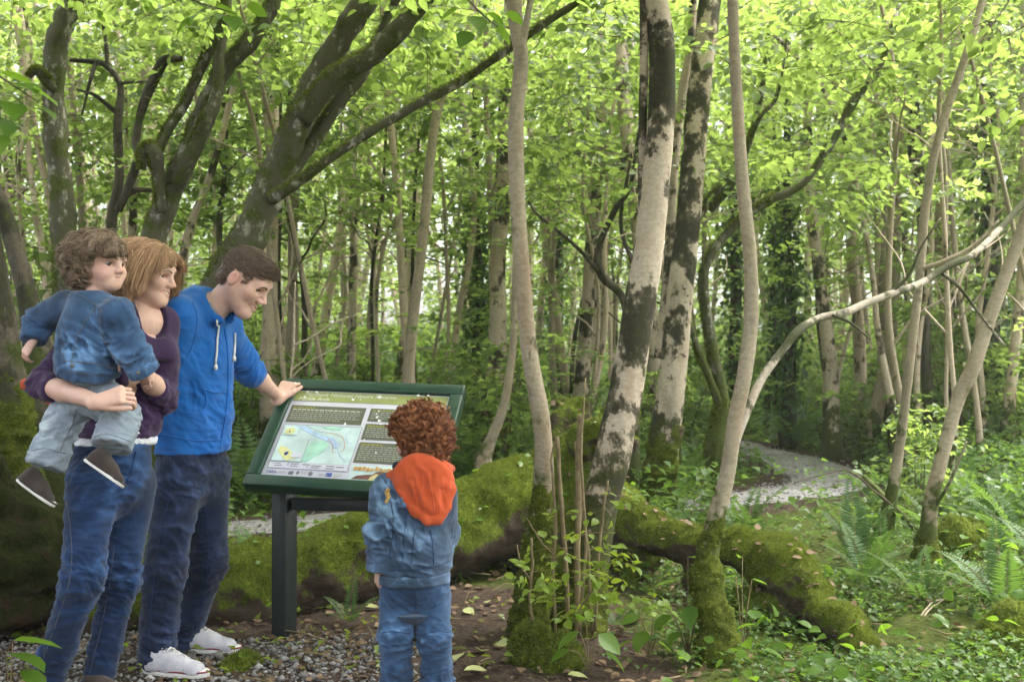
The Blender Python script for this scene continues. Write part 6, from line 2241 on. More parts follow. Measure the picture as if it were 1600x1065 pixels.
def strands(roots, dirs, length, r, ell_c, ell_R, ell_r, grav=0.3, steer=None, curl=0.0, turns=0.0, per=10, spread=0.006, width=0.0012, steps=10, wob=0.1, thick_tip=0.35, clip=None):
    """locks of hair: each root grows a guide, each guide a lock of strands"""
    n = len(roots)
    P = roots.copy()
    D = nrm(dirs)
    st = (np.broadcast_to(length, (n,)) / steps)[:, None]
    G = [P.copy()]
    for i in range(steps):
        D = D + np.array((0, 0, -grav)) / steps * 3 + r.normal(0, wob, (n, 3)) * 0.5
        if steer is not None:
            D = D + steer(P, i / steps)
        D = nrm(D)
        P = P + D * st
        q = ((P - ell_c) @ ell_R) / ell_r           # stay outside the skull
        qn = np.linalg.norm(q, axis=1, keepdims=True)
        q = np.where(qn < 1, q / qn, q)
        P = ell_c + (q * ell_r) @ ell_R.T
        G.append(P.copy())
    G = np.stack(G, 1)                              # n, steps+1, 3
    if clip is not None:                            # cut locks off where they would fall into the face
        bad = clip(G.reshape(-1, 3)).reshape(n, steps + 1)
        first = np.where(bad.any(1), bad.argmax(1), steps)
        tt_ = np.linspace(0, 1, steps + 1)[None] * np.maximum(first - 0.5, 0.6)[:, None]
        i0 = np.minimum(tt_.astype(int), steps - 1)
        fr_ = (tt_ - i0)[..., None]
        ar = np.arange(n)[:, None]
        G = G[ar, i0] * (1 - fr_) + G[ar, i0 + 1] * fr_
    T = nrm(np.gradient(G, axis=1))
    A = nrm(np.cross(T, r.normal(0, 1, (n, 1, 3)) + 0.001))
    B = np.cross(T, A)
    t = np.linspace(0, 1, steps + 1)
    ph = r.random(n)[:, None] * 6.28 + t[None] * 6.28 * turns * r.uniform(0.7, 1.3, (n, 1)) * np.where(r.random((n, 1)) < 0.5, -1, 1)
    G = G + (A * np.cos(ph)[..., None] + B * np.sin(ph)[..., None]) * (curl * sstep(0, 0.5, t))[None, :, None]
    # the strands of each lock
    off = r.normal(0, spread, (n, per, 1, 2)) * (0.75 + 0.5 * np.abs(np.sin(t * 3.1)))[None, None, :, None]
    S = G[:, None] + A[:, None] * off[..., :1] + B[:, None] * off[..., 1:]
    S = S + r.normal(0, spread * 0.12, S.shape)
    S = S.reshape(n * per, steps + 1, 3)
    m = len(S)
    TT = nrm(np.gradient(S, axis=1))
    X = nrm(np.cross(TT, r.normal(0, 1, (m, 1, 3))))
    Y = np.cross(TT, X)
    w = width * np.interp(t, [0, 0.6, 1], [1, 1, thick_tip])
    ring = [S + (X * math.cos(a) + Y * math.sin(a)) * w[None, :, None] for a in (0, 2.094, 4.189)]
    V = np.stack(ring, 2).reshape(-1, 3)            # m, steps+1, 3 sides
    k = steps + 1
    q = []
    for i in range(steps):
        for j in range(3):
            q.append((i * 3 + j, i * 3 + (j + 1) % 3, (i + 1) * 3 + (j + 1) % 3, (i + 1) * 3 + j))
    F = (np.array(q)[None] + (np.arange(m) * k * 3)[:, None, None]).reshape(-1, 4)
    lock = np.repeat(r.random(n), per) * 0.55 + r.random(m) * 0.45
    tint = np.repeat(lock, k * 3)
    return V, F, tint


def hair_cap(c, R, s, pred, thick, h=0.004, kid=0):
    """the mass of hair under the strands"""
    f = Field(c - 0.16 * s, c + 0.16 * s, h)
    f.ell(c + R @ (np.array((0, -0.012, 0.034)) * s), np.array((0.075 + 0.004 * kid + thick, 0.096 + thick, 0.083 + thick)) * s, R, 0)
    f.ell(c + R @ (np.array((0, -0.045, -0.02)) * s), np.array((0.066 + thick, 0.058 + thick, 0.055 + thick)) * s, R, 0.02)
    V, F = f.mesh()
    q = ((V - c) @ R) / s
    keep = pred(q)
    F = F[keep[F].all(1)]
    used = np.unique(F)
    mp = np.full(len(V), -1)
    mp[used] = np.arange(len(used))
    return V[used], mp[F], q[used]


# ------------------------------------------------------------------ hands
def hand(f, wrist, d, back, s=1.0, side=1, bend=(20, 25, 20), thumb_out=35, spread=6, r_w=0.026, thumb_bend=20):
    """d: wrist to knuckles; back: out of the back of the hand; side = +1 if the thumb lies on cross(d, back)"""
    d = nrm(d)
    back = nrm(np.asarray(back) - d * np.dot(back, d))
    x = np.cross(d, back) * side                     # towards the thumb
    kn = wrist + d * 0.088 * s
    for u, w in ((0.030, 0.0125), (0.010, 0.0135), (-0.010, 0.013), (-0.028, 0.0115)):
        f.cap(wrist + x * u * 0.55 * s + d * 0.008 * s, kn + x * u * s, 0.0155 * s, w * s, 0.014 * s)
    f.cap(wrist - d * 0.02 * s, wrist + d * 0.02 * s, r_w * s, 0.022 * s, 0.02 * s, back, 0.72)
    lens = ((0.030, 0.042, 0.025, 0.020), (0.010, 0.046, 0.029, 0.021), (-0.010, 0.042, 0.027, 0.021), (-0.028, 0.034, 0.021, 0.018))
    tips = []
    for i, (u, l1, l2, l3) in enumerate(lens):
        p = kn + x * u * s
        a = 0.0
        rr = (0.0083, 0.0086, 0.0081, 0.0072)[i] * s
        sp = math.radians(spread) * (1.5 - i)
        fd = d * math.cos(sp) + x * math.sin(sp)
        for j, (l, b) in enumerate(zip((l1, l2, l3), bend)):
            a += math.radians(b * (1 + 0.06 * i))
            q = p + (fd * math.cos(a) - back * math.sin(a)) * l * s
            f.cap(p, q, rr * (1 - 0.07 * j), rr * (0.95 - 0.09 * j), 0.004 * s)
            p = q
        tips.append(p)
    th = math.radians(thumb_out)
    p = wrist + x * 0.024 * s + d * 0.018 * s - back * 0.004 * s
    td = nrm(d * math.cos(th) + x * math.sin(th) - back * 0.25)
    for l, r0, r1, b in ((0.040, 0.0145, 0.0115, 0), (0.032, 0.0115, 0.0098, thumb_bend), (0.026, 0.0098, 0.0080, thumb_bend)):
        a = math.radians(b)
        td = nrm(td * math.cos(a) + nrm(d - back * 0.3) * math.sin(a))
        q = p + td * l * s
        f.cap(p, q, r0 * s, r1 * s, 0.006 * s)
        p = q
    return tips


def crease(W, ax, freq, seed, p=2.0):
    """long creases lying across the axis ax: thin, branching ridges"""
    ax = nrm(ax)
    U = W * freq * 0.16 + ax * ((W @ ax) * freq * 0.34)[:, None]
    return np.clip(1 - np.abs(vnoise(U, seed)) * 1.5, 0, 1) ** p


def rumple(V, F, amp, freq, seed, axes=((0.35, 0.1, 1.0), (-0.5, 0.15, 1.0))):
    """cloth relief: broad swells and long slanting creases that come and go; returns the relief too"""
    N = vnormals(V, [F])
    W = V + 0.022 * np.stack([vnoise(V * 9.0, seed + 20 + i) for i in range(3)], 1)
    out = 0.5 * fbm(V * freq * 0.7, 2, seed)
    for k, ax in enumerate(axes):
        mask = sstep(-0.15, 0.45, vnoise(V * freq * 0.42 + 5 * k, seed + 9 + k))
        out = out + 0.8 * crease(W, ax, freq * 6.0, seed + 5 + k) * mask
    return V + N * (amp * out)[:, None], out


def folds(V, N, c, rad, axis, freq, amp, seed=0):
    """a nest of folds round a joint, running across an axis"""
    g = np.exp(-(((V - c) / rad) ** 2).sum(1))
    W = V + 0.016 * np.stack([vnoise(V * 11.0, seed + i) for i in range(3)], 1)
    n = crease(W, axis, freq, seed + 7, 1.5) + 0.6 * crease(W, np.asarray(axis) + np.array((0.5, 0.2, 0)), freq * 1.5, seed + 8, 2.0) - 0.5
    return V + N * (amp * g * n)[:, None], g * n


class Garment:
    def __init__(self, pts, margin, h=0.006):
        pts = np.array(pts)
        self.f = Field(pts.min(0) - margin, pts.max(0) + margin, h)

    def build(self, name, parent, base, mat, amp=0.004, freq=16.0, seed=1, fold=(), sm=1):
        V, F = self.f.mesh()
        V = smooth_mesh(V, F, sm)
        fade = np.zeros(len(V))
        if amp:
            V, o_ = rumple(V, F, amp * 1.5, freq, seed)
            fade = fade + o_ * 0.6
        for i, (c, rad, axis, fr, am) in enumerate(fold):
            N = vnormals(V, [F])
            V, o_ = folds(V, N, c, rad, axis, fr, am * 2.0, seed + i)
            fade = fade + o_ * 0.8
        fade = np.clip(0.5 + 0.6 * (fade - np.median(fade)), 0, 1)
        o = obj(name, mesh_np(name, V - base, F, mat, attrs={'fade': fade}), parent)
        bvh = BVHTree.FromPolygons([tuple(v) for v in V], [tuple(int(i) for i in q) for q in F])
        return o, bvh


def on_cloth(bvh, pts, off=0.002, n=6):
    """lay a line of photograph points on a garment"""
    P = spline(np.array(pts, float), n)
    out = []
    for px, py in P:
        d = ray(px, py)
        hit = bvh.ray_cast(Vector(CAM), Vector(d))
        if hit[0] is not None:
            nn = np.array(hit[1])
            if nn @ d > 0:
                nn = -nn
            out.append(np.array(hit[0]) + nn * off)
    return np.array(out)


def seam(name, parent, base, bvh, pts, width, mat, off=0.0005, n=6, sides=5):
    P = on_cloth(bvh, pts, off, n)
    if len(P) < 3:
        return None
    jump = np.linalg.norm(np.diff(P, axis=0), axis=1)
    k = np.argmax(jump > 0.05) if (jump > 0.05).any() else len(P)
    P = P[:k + 1] if k >= 3 else P
    V, F = tube(P - base, width, sides)
    return obj(name, mesh_np(name, V, F, mat), parent)


def body_mesh(parent, base, fields, head=None):
    Vs, Fs, cols, n = [], [], [], 0
    if head is not None:
        Vs.append(head[0])
        Fs.append(head[1])
        cols.append(head[2])
        n = len(head[0])
    for f in fields:
        V, F = f.mesh()
        V = smooth_mesh(V, F, 1, 0.4)
        Vs.append(V)
        Fs.append(F + n)
        col = np.tile(SKIN, (len(V), 1)) * (1 + 0.06 * fbm(V * 18, 2, 3))[:, None]
        cols.append(col)
        n += len(V)
    return obj('body', mesh_np('body', np.concatenate(Vs) - base, np.concatenate(Fs), M['skin'], attrs={'skin': np.concatenate(cols)}), parent)


# ------------------------------------------------------------------ shoes
def shoe(parent, base, heel, fwd, up, L, upper, sole, line=None, high=0.0, lace=None, toe_cap=None):
    """a low canvas shoe: heel point on the ground, fwd along the foot"""
    R = basis(fwd, up)
    W = L * 0.36
    loc = lambda x, y, z: heel + R @ np.array((x, y, z))
    f = Field(heel + np.array((-1, -1, -1)) * L * 1.25, heel + np.array((1, 1, 1)) * L * 1.25, 0.005)
    f.cap(loc(0, 0.18 * L, 0.14 * L), loc(0, 0.45 * L, 0.15 * L), 0.135 * L, 0.14 * L, 0.02)
    f.cap(loc(0, 0.45 * L, 0.12 * L), loc(0.02 * L, 0.80 * L, 0.07 * L), 0.15 * L, 0.15 * L, 0.03)
    f.cap(loc(0, 0.16 * L, 0.15 * L), loc(0, 0.18 * L, 0.30 * L + high), 0.13 * L, 0.125 * L, 0.03)
    f.cap(loc(0, 0.24 * L, 0.24 * L), loc(0, 0.55 * L, 0.17 * L), 0.11 * L, 0.10 * L, 0.03)
    f.cut(loc(0, 0, 0.05 * L), -R[:, 2])
    f.cut(loc(0, 0, 0.36 * L + high), R[:, 2])
    V, F = f.mesh()
    V = smooth_mesh(V, F, 2)
    V, _ = rumple(V, F, 0.0007, 30, 4)
    sh = obj('shoe', mesh_np('shoe', V - base, F, upper), parent)
    t = np.linspace(0, 2 * math.pi, 33)[:-1]
    oy = 0.49 * L - 0.51 * L * np.cos(t)
    ow = W / 2 * np.sin(t) * (0.82 + 0.22 * np.clip((oy / L - 0.45) * 2.2, -0.3, 1))
    pts = [[loc(x, y, z) for x, y in zip(ow * k, 0.49 * L + (oy - 0.49 * L) * k)] for z, k in ((0, 0.97), (0.01 * L, 1.03), (0.095 * L, 1.02), (0.105 * L, 0.93))]
    V = np.array(pts).reshape(-1, 3)
    n = 32
    Fq = []
    for i in range(3):
        for j in range(n):
            Fq.append((i * n + j, i * n + (j + 1) % n, (i + 1) * n + (j + 1) % n, (i + 1) * n + j))
    V = np.concatenate([V, [loc(0, 0.49 * L, 0), loc(0, 0.49 * L, 0.1 * L)]])
    tri = [(4 * n, (j + 1) % n, j) for j in range(n)] + [(4 * n + 1, 3 * n + j, 3 * n + (j + 1) % n) for j in range(n)]
    obj('sole', mesh_np('sole', V - base, [np.array(tri), np.array(Fq)], sole), sh)
    if line is not None:
        P = np.array([loc(x * 1.045, 0.49 * L + (y - 0.49 * L) * 1.045, 0.085 * L) for x, y in zip(ow, oy)] )
        P = np.concatenate([P, P[:1]])
        V, F2 = tube(P - base, 0.0032, 5, False)
        obj('sole_line', mesh_np('sole_line', V, F2, line), sh)
    if lace is not None:
        P = spline([loc(-0.155 * L, 0.70 * L, 0.11 * L), loc(-0.10 * L, 0.74 * L, 0.185 * L), loc(0, 0.755 * L, 0.205 * L), loc(0.10 * L, 0.74 * L, 0.185 * L), loc(0.165 * L, 0.70 * L, 0.11 * L)], 4)
        V, F2 = tube(P - base, 0.0022, 5)
        obj('toe_cap_edge', mesh_np('toe_cap_edge', V, F2, M['grey_cloth']), sh)
        for sx in (-1, 1):
            P = spline([loc(sx * 0.085 * L, 0.32 * L, 0.335 * L), loc(sx * 0.085 * L, 0.48 * L, 0.255 * L), loc(sx * 0.07 * L, 0.66 * L, 0.19 * L)], 4)
            V, F2 = tube(P - base, 0.0022, 5)
            obj('eyelet_edge', mesh_np('eyelet_edge', V, F2, M['grey_cloth']), sh)
        P = spline([loc(0, 0.30 * L, 0.365 * L), loc(0, 0.46 * L, 0.295 * L), loc(0, 0.64 * L, 0.235 * L)], 4)
        V, F2 = tube(P - base, 0.0115, 8)
        obj('tongue', mesh_np('tongue', V, F2, M['grey_cloth']), sh)  # tongue, coloured grey for the shadow behind the laces
        parts = []
        for i in range(5):
            y = (0.34 + 0.075 * i) * L
            z = (0.415 - 0.036 * i) * L
            parts.append(tube(np.array([loc(-0.075 * L, y + .02 * L, z - 0.045 * L), loc(0, y, z + 0.0), loc(0.075 * L, y - .02 * L, z - 0.045 * L)]) - base, 0.0034, 5))
        V, F2 = join(parts)
        obj('laces', mesh_np('laces', V, F2, lace), sh)
    return sh


def strand_object(name, parent, base, lists, mat):
    Vs, Fs, ts, n = [], [], [], 0
    for V, F, t in lists:
        Vs.append(V)
        Fs.append(F + n)
        ts.append(t)
        n += len(V)
    return obj(name, mesh_np(name, np.concatenate(Vs) - base, np.concatenate(Fs), mat, attrs={'tint': np.concatenate(ts)}), parent)


def scalp(V, q, r, n, weight=None):
    w = np.ones(len(V)) if weight is None else weight
    k = r.choice(len(V), n, p=w / w.sum())
    return k
# ================================================================== the man in the blue hoodie
def build_man():
    fm = facing(58)
    lm = np.cross((0, 0, 1), fm)                     # his left
    base = at(285, 1040, 4.2)
    base[2] = 0.0
    t = thing('person', 'person in blue zip hoodie and dark jeans leaning to read, one hand on the board', 'person', base)
    pel = at(303, 715, 4.22)
    rh, rk, ra = at(282, 735, 4.13), at(256, 890, 4.10), at(244, 1022, 4.08)
    lh, lk_, la = at(325, 735, 4.30), at(325, 880, 4.30), at(284, 995, 4.36)
    waist = at(303, 640, 4.22)
    chest = at(304, 560, 4.21)
    upper = at(308, 505, 4.21)
    rs, ls = at(277, 497, 4.06), at(347, 510, 4.36)
    neck = at(332, 478, 4.2)
    lel, lwr = at(392, 580, 4.58), at(436, 621, 4.81)
    rel, rwr = at(262, 590, 4.10), at(232, 640, 4.22)
    # head
    hs = 1.07
    hf = facing(82)
    pit = math.radians(36)
    fwd = hf * math.cos(pit) + np.array((0, 0, -math.sin(pit)))
    R = basis(fwd)
    hc = at(383, 438, 4.18)
    hd = head_field(hc, R, hs, 0.0, 1.0, neck + np.array((0, 0, -0.02)), 0.052)
    L = hd[3]
    # arms and hands
    corner = SP - SU * SW / 2 + SV * SH
    f = Field(np.minimum(lel, lwr) - 0.16, np.maximum(lel, lwr) + 0.22, 0.0028)
    f.cap(lel - nrm(lwr - lel) * 0.05, lel + (lwr - lel) * 0.35, 0.038, 0.038, 0.02)
    f.cap(lel + (lwr - lel) * 0.35, lwr, 0.038, 0.025, 0.02)
    tgt = corner + SU * 0.045 - SV * 0.005 + SN * 0.055
    hand(f, lwr, tgt - lwr, SN * 0.5 + np.array((0, -0.3, 0.8)), 1.0, 1, (38, 34, 22), 20, 3, 0.026, 12)
    tor = Field(pel - 0.3, neck + np.array((0.3, 0.3, 0.1)), 0.01)
    tor.chain([pel, waist, chest, upper], [0.13, 0.125, 0.14, 0.13], 0.05, fm, 0.68)
    tor.cap(upper, neck, 0.07, 0.055, 0.03)
    body_mesh(t, base, [f, tor], hd)
    eye_parts(t, base, hd, R, hs, (-0.1, 1, -0.25), (0.10, 0.13, 0.14), 0, M['brow'])
    V, F2 = tube(spline([L(-0.018, 0.083, -0.056), L(0, 0.0885, -0.0595), L(0.018, 0.083, -0.056)], 4) - base, 0.0026, 5)
    obj('teeth', mesh_np('teeth', V, F2, M['teeth']), t)
    # hair: short, brushed forward
    hl = lambda q: q[:, 2] > np.interp(q[:, 1], [-0.13, -0.07, -0.040, -0.032, 0.008, 0.012, 0.028, 0.036, 0.06, 0.09], [-0.055, -0.058, -0.05, 0.026, 0.028, -0.010, -0.004, 0.034, 0.056, 0.070])
    V, F, q = hair_cap(hc, R, hs, hl, 0.0015, 0.003)
    r = np.random.default_rng(1)
    N = vnormals(V, [F])
    k = scalp(V, q, r, 2400)
    fr = sstep(0.02, 0.08, q[k, 1])
    d = N[k] * (0.18 + 0.4 * fr)[:, None] + R[:, 1] * 0.75 + R[:, 2] * (0.25 * fr)[:, None]
    ln = 0.012 + 0.014 * sstep(0.02, 0.08, q[k, 2]) + 0.012 * fr
    ell = (hc + R @ (np.array((0, -0.012, 0.034)) * hs), R, np.array((0.077, 0.098, 0.085)) * hs)
    S = strands(V[k], d, ln, r, *ell, grav=0.08, per=4, spread=0.003, width=0.0009, steps=5, wob=0.06)
    strand_object('hair', t, base, [(V, F, np.full(len(V), 0.12)), S], M['hair_man'])
    # jeans
    g = Garment([rh, rk, ra, lh, lk_, la, pel], 0.2)
    f = g.f
    f.cap(pel + np.array((0, 0, 0.06)), pel + np.array((0, 0, -0.06)), 0.136, 0.140, 0.03, fm, 0.74)
    f.chain([rh, rk, ra], [0.090, 0.074, 0.068], 0.04)
    f.chain([lh, lk_, la], [0.090, 0.074, 0.066], 0.04)
    f.cut(ra + np.array((0, 0, -0.045)), (0, 0, -1), lo=ra - 0.14, hi=ra + 0.14)
    f.cut(la + np.array((0, 0, -0.035)), (0, 0, -1), lo=la - 0.14, hi=la + 0.14)
    fl = [(rk, 0.14, (0.2, 0, 1), 95, 0.006), (lk_, 0.14, (-0.3, 0, 1), 95, 0.006), (ra + np.array((0, 0, 0.07)), 0.11, (0.1, 0, 1), 130, 0.007), (la + np.array((0, 0, 0.07)), 0.11, (-.2, 0, 1), 130, 0.007), (rh, 0.14, (0.6, 0, 1), 110, 0.004), (lh, 0.14, (-0.6, 0, 1), 110, 0.004)]
    jn, jb = g.build('jeans', t, base, M['denim_man'], 0.006, 10, 3, fl)
    seam('seam', jn, base, jb, [(272, 712), (266, 770), (248, 850), (238, 930), (232, 1010)], 0.0018, M['stitch_dark'])
    seam('seam', jn, base, jb, [(320, 790), (326, 860), (318, 930), (305, 985)], 0.0016, M['stitch_dark'])
    # grey t-shirt at the neck
    g = Garment([neck, upper, chest], 0.16, 0.006)
    g.f.cap(upper + fm * 0.02, neck + np.array((0, 0, -0.012)), 0.10, 0.062, 0.03)
    g.f.cut(neck + np.array((0, 0, 0.0)), np.array((-fm[0] * 0.5, -fm[1] * 0.5, 1.0)))
    g.build('t_shirt', t, base, M['grey_cloth'], 0.001)
    # hoodie
    g = Garment([pel, rs, ls, lel, rel, rwr, neck], 0.22, 0.006)
    f = g.f
    hem = at(303, 706, 4.22)
    f.chain([hem + np.array((0, 0, -0.06)), waist, chest, upper], [0.164, 0.160, 0.160, 0.132], 0.05, fm, 0.72)
    f.cap(rs, ls, 0.068, 0.068, 0.06)
    f.cap(upper + np.array((0, 0, 0.03)), neck, 0.09, 0.070, 0.05)
    f.cap(rs, rel, 0.072, 0.062, 0.05)
    f.cap(rel, rwr, 0.060, 0.05, 0.03)
    f.cap(ls, lel, 0.070, 0.056, 0.05)
    send = lel + (lwr - lel) * 0.14
    f.cap(lel, send, 0.058, 0.053, 0.03)
    f.cap(lel - nrm(lwr - lel) * 0.01, lel + nrm(lwr - lel) * 0.02, 0.061, 0.059, 0.012)
    # hood lying round the neck
    hood = [neck + fm * 0.075 + lm * 0.02 + np.array((0, 0, -0.055)), neck + lm * 0.080 + fm * 0.0 + np.array((0, 0, 0.0)), neck - fm * 0.075 + lm * 0.03 + np.array((0, 0, 0.028)), neck - fm * 0.085 - lm * 0.035 + np.array((0, 0, 0.022)), neck - lm * 0.080 + np.array((0, 0, -0.005)), neck - lm * 0.035 + fm * 0.075 + np.array((0, 0, -0.06))]
    f.chain(hood, [0.018, 0.030, 0.036, 0.038, 0.030, 0.020], 0.02)
    f.cap(neck - fm * 0.08 + np.array((0, 0, 0.01)), neck - fm * 0.105 + np.array((0, 0, -0.08)), 0.05, 0.045, 0.04, fm, 0.6)
    f.cut(hem, (0, 0, -1))
    f.cut(send, lwr - lel, lo=send - 0.11, hi=send + 0.11)
    # open neck
    f.cap(neck + np.array((0, 0, 0.10)) + fm * 0.06, neck + np.array((0, 0, -0.02)) + fm * 0.05, 0.075, 0.052, 0.015, op='sub')
    f.cap(neck + fm * 0.11 + np.array((0, 0, 0.0)), neck + fm * 0.16 + np.array((0, 0, -0.13)), 0.035, 0.012, 0.01, op='sub')
    fl = [(waist, 0.16, (0.5, 0, 1), 60, 0.007), (at(290, 600, 4.1), 0.12, (0.9, 0, 0.5), 55, 0.006), (rs + (rel - rs) * 0.6, 0.1, (0.2, 0, 1), 70, 0.006), (ls + (lel - ls) * 0.75, 0.11, nrm(lel - ls), 95, 0.007), (hem + np.array((0, 0, 0.05)), 0.17, (0.1, 0, 1), 95, 0.005), (at(340, 530, 4.1), 0.1, (1, 0, 0.8), 60, 0.005)]
    ho, hb = g.build('hoodie', t, base, M['hoodie'], 0.0065, 9, 7, fl)
    seam('zip', ho, base, hb, [(350, 512), (355, 545), (356, 600), (352, 650), (343, 700)], 0.0035, M['hoodie'], 0.001)
    seam('pocket_edge', ho, base, hb, [(318, 608), (322, 622), (318, 638), (306, 648), (292, 652)], 0.0035, M['hoodie'], 0.001)
    seam('pocket_edge', ho, base, hb, [(318, 608), (335, 613), (352, 612)], 0.003, M['hoodie'], 0.001)
    seam('hem_seam', ho, base, hb, [(254, 678), (280, 684), (310, 688), (345, 686)], 0.0028, M['hoodie'], 0.0008)
    seam('armhole_seam', ho, base, hb, [(300, 470), (308, 500), (300, 540), (285, 570)], 0.0026, M['hoodie'], 0.0008)
    for pts, kn in (([(340, 500), (338, 525), (336, 550), (335, 568)], (335, 572)), ([(365, 520), (364, 540), (363, 556)], (363, 562))):
        P = on_cloth(hb, pts, 0.008, 5)
        if len(P) > 3:
            V, F2 = tube(P - base, 0.0042, 6)
            c_ = obj('drawstring', mesh_np('drawstring', V, F2, M['cord']), ho)
            V, F2 = tube(np.array([P[-1], P[-1] + np.array((0, -0.002, -0.010)), P[-1] + np.array((0, -0.002, -0.022))]) - base, np.array([0.004, 0.0085, 0.006]), 8)
            obj('knot', mesh_np('knot', V, F2, M['cord']), c_)
    # shoes
    rf = np.array((0.97, -0.22, 0))
    rheel = at(225, 1040, 4.06)
    rheel[2] = 0.008
    shoe(t, base, rheel, rf, (0, 0, 1), 0.27, M['canvas_white'], M['rubber_white'], M['red_line'], 0.0, M['cord'])
    lheel = at(278, 1010, 4.36)
    lheel[2] = 0.008
    shoe(t, base, lheel, np.array((0.99, -0.1, 0)), (0, 0, 1), 0.265, M['canvas_white'], M['rubber_white'], M['red_line'], 0.0, M['cord'])


build_man()
# ================================================================== the woman in purple
def build_woman():
    fw = facing(48)
    lw = np.cross((0, 0, 1), fw)
    base = at(110, 1095, 3.72)
    base[2] = 0.0
    t = thing('person', 'person with chin-length fair hair in purple top and blue jeans, carrying the toddler', 'person', base)
    pel = at(176, 722, 3.74)
    rh, rk, ra = at(143, 757, 3.67), at(128, 905, 3.62), at(72, 1070, 3.70)
    lh, lk_, la = at(208, 757, 3.83), at(188, 905, 3.80), at(152, 1068, 3.80)
    waist = at(196, 640, 3.78)
    chest = at(216, 560, 3.80)
    upper = at(222, 505, 3.82)
    neck = at(222, 474, 3.84)
    rs, ls = at(152, 505, 3.67), at(253, 504, 3.90)
    rel, rwr = at(66, 600, 3.50), at(154, 628, 3.27)
    lel, lwr = at(256, 622, 3.82), at(212, 566, 3.52)
    hs = 0.94
    pit = math.radians(12)
    hf = facing(84)
    R = basis(hf * math.cos(pit) + np.array((0, 0, -math.sin(pit))))
    hc = at(233, 428, 3.84)
    hd = head_field(hc, R, hs, 0.22, 0.75, neck + np.array((0, 0, -0.03)), 0.044)
    L = hd[3]
    f = Field(np.minimum(rel, rwr) - 0.1, np.maximum(rel, rwr) + 0.16, 0.0028)
    f.cap(rel + (rwr - rel) * 0.05, rel + (rwr - rel) * 0.4, 0.035, 0.034, 0.02)
    f.cap(rel + (rwr - rel) * 0.4, rwr, 0.034, 0.022, 0.02)
    hand(f, rwr, at(200, 612, 3.26) - rwr, np.array((-0.1, -0.8, 0.55)), 0.86, 1, (45, 62, 40), 22, 3, 0.023, 25)
    f2 = Field(np.minimum(lel, lwr) - 0.22, np.maximum(lel, lwr) + 0.14, 0.0028)
    f2.cap(lel + (lwr - lel) * 0.1, lel + (lwr - lel) * 0.4, 0.035, 0.033, 0.02)
    f2.cap(lel + (lwr - lel) * 0.4, lwr, 0.033, 0.022, 0.02)
    hand(f2, lwr, at(178, 548, 3.34) - lwr, np.array((-0.1, -0.8, 0.5)), 0.86, -1, (22, 25, 18), 25, 7, 0.022)
    tor = Field(pel - 0.3, neck + np.array((0.3, 0.3, 0.1)), 0.01)
    tor.chain([pel, waist, chest], [0.12, 0.10, 0.11], 0.05, fw, 0.7)
    body_mesh(t, base, [f, f2, tor], hd)
    # bare chest and neck above the neckline
    g = Garment([upper, neck, rs, ls], 0.15, 0.005)
    g.f.cap(upper + fw * 0.005, neck + np.array((0, 0, 0.015)), 0.078, 0.043, 0.03, fw, 0.7)
    g.f.cap(rs + (ls - rs) * 0.15, ls + (rs - ls) * 0.15, 0.044, 0.044, 0.04)
    V, F = g.f.mesh()
    obj('chest', mesh_np('chest', smooth_mesh(V, F, 2) - base, F, M['skin'], attrs={'skin': np.tile(SKIN, (len(V), 1))}), t)
    eye_parts(t, base, hd, R, hs, (0.0, 1, -0.3), (0.10, 0.13, 0.14), 0, M['brow'], True, 0.0028)
    V, F2 = tube(spline([L(-0.018, 0.0835, -0.054), L(0, 0.0895, -0.0575), L(0.018, 0.0835, -0.054)], 4) - base, 0.0026, 5)
    obj('teeth', mesh_np('teeth', V, F2, M['teeth']), t)
    # hair: straight, to the chin, fringe swept across
    hl = lambda q: q[:, 2] > np.interp(q[:, 1], [-0.14, -0.06, -0.01, 0.03, 0.055, 0.09], [-0.075, -0.075, -0.055, 0.012, 0.055, 0.074])
    V, F, q = hair_cap(hc, R, hs, hl, 0.006, 0.0035)
    N = vnormals(V, [F])
    r = np.random.default_rng(2)
    k = scalp(V, q, r, 1800, 0.25 + sstep(0.0, 0.07, q[:, 2]))
    part = 0.022                                     # parting lies on her left
    side = np.where(q[k, 0] > -part, 1.0, -1.0)
    out = R[:, 0][None] * side[:, None]
    front = sstep(0.035, 0.08, q[k, 1])
    d = N[k] * 0.22 + out * (0.8 + 0.3 * front)[:, None] + R[:, 1][None] * (0.22 * front)[:, None] - R[:, 1][None] * (0.25 * (1 - front))[:, None]
    ln = np.where(front > 0.35, 0.105, 0.235) * r.uniform(0.85, 1.1, len(k)) * np.interp(q[k, 2], [-0.06, 0.0, 0.1], [0.5, 0.8, 1.0])
    ell = (hc + R @ (np.array((0, -0.014, 0.024)) * hs), R, np.array((0.082, 0.102, 0.096)) * hs)
    def clip(P):
        z = ((P - hc) @ R) / hs
        return (z[:, 1] > 0.042) & (z[:, 2] < 0.048 - 1.3 * np.maximum(np.abs(z[:, 0]) - 0.02, 0)) & (np.abs(z[:, 0]) < 0.066) | (z[:, 0] < 0.0) & (z[:, 1] > 0.035) & (z[:, 2] < 0.036) | (z[:, 1] > 0.092) & (z[:, 2] < 0.05)
    S = strands(V[k], d, ln, r, *ell, grav=0.62, per=9, spread=0.0045, width=0.0011, steps=11, wob=0.045, curl=0.003, turns=0.4, thick_tip=0.5, clip=clip)
    strand_object('hair', t, base, [(V, F, np.full(len(V), 0.25)), S], M['hair_woman'])
    # jeans
    g = Garment([rh, rk, ra, lh, lk_, la, pel], 0.2)
    f = g.f
    f.cap(pel + np.array((0, 0, 0.10)), pel + np.array((0, 0, -0.05)), 0.130, 0.142, 0.03, fw, 0.76)
    f.chain([rh, rk, ra], [0.083, 0.060, 0.053], 0.04)
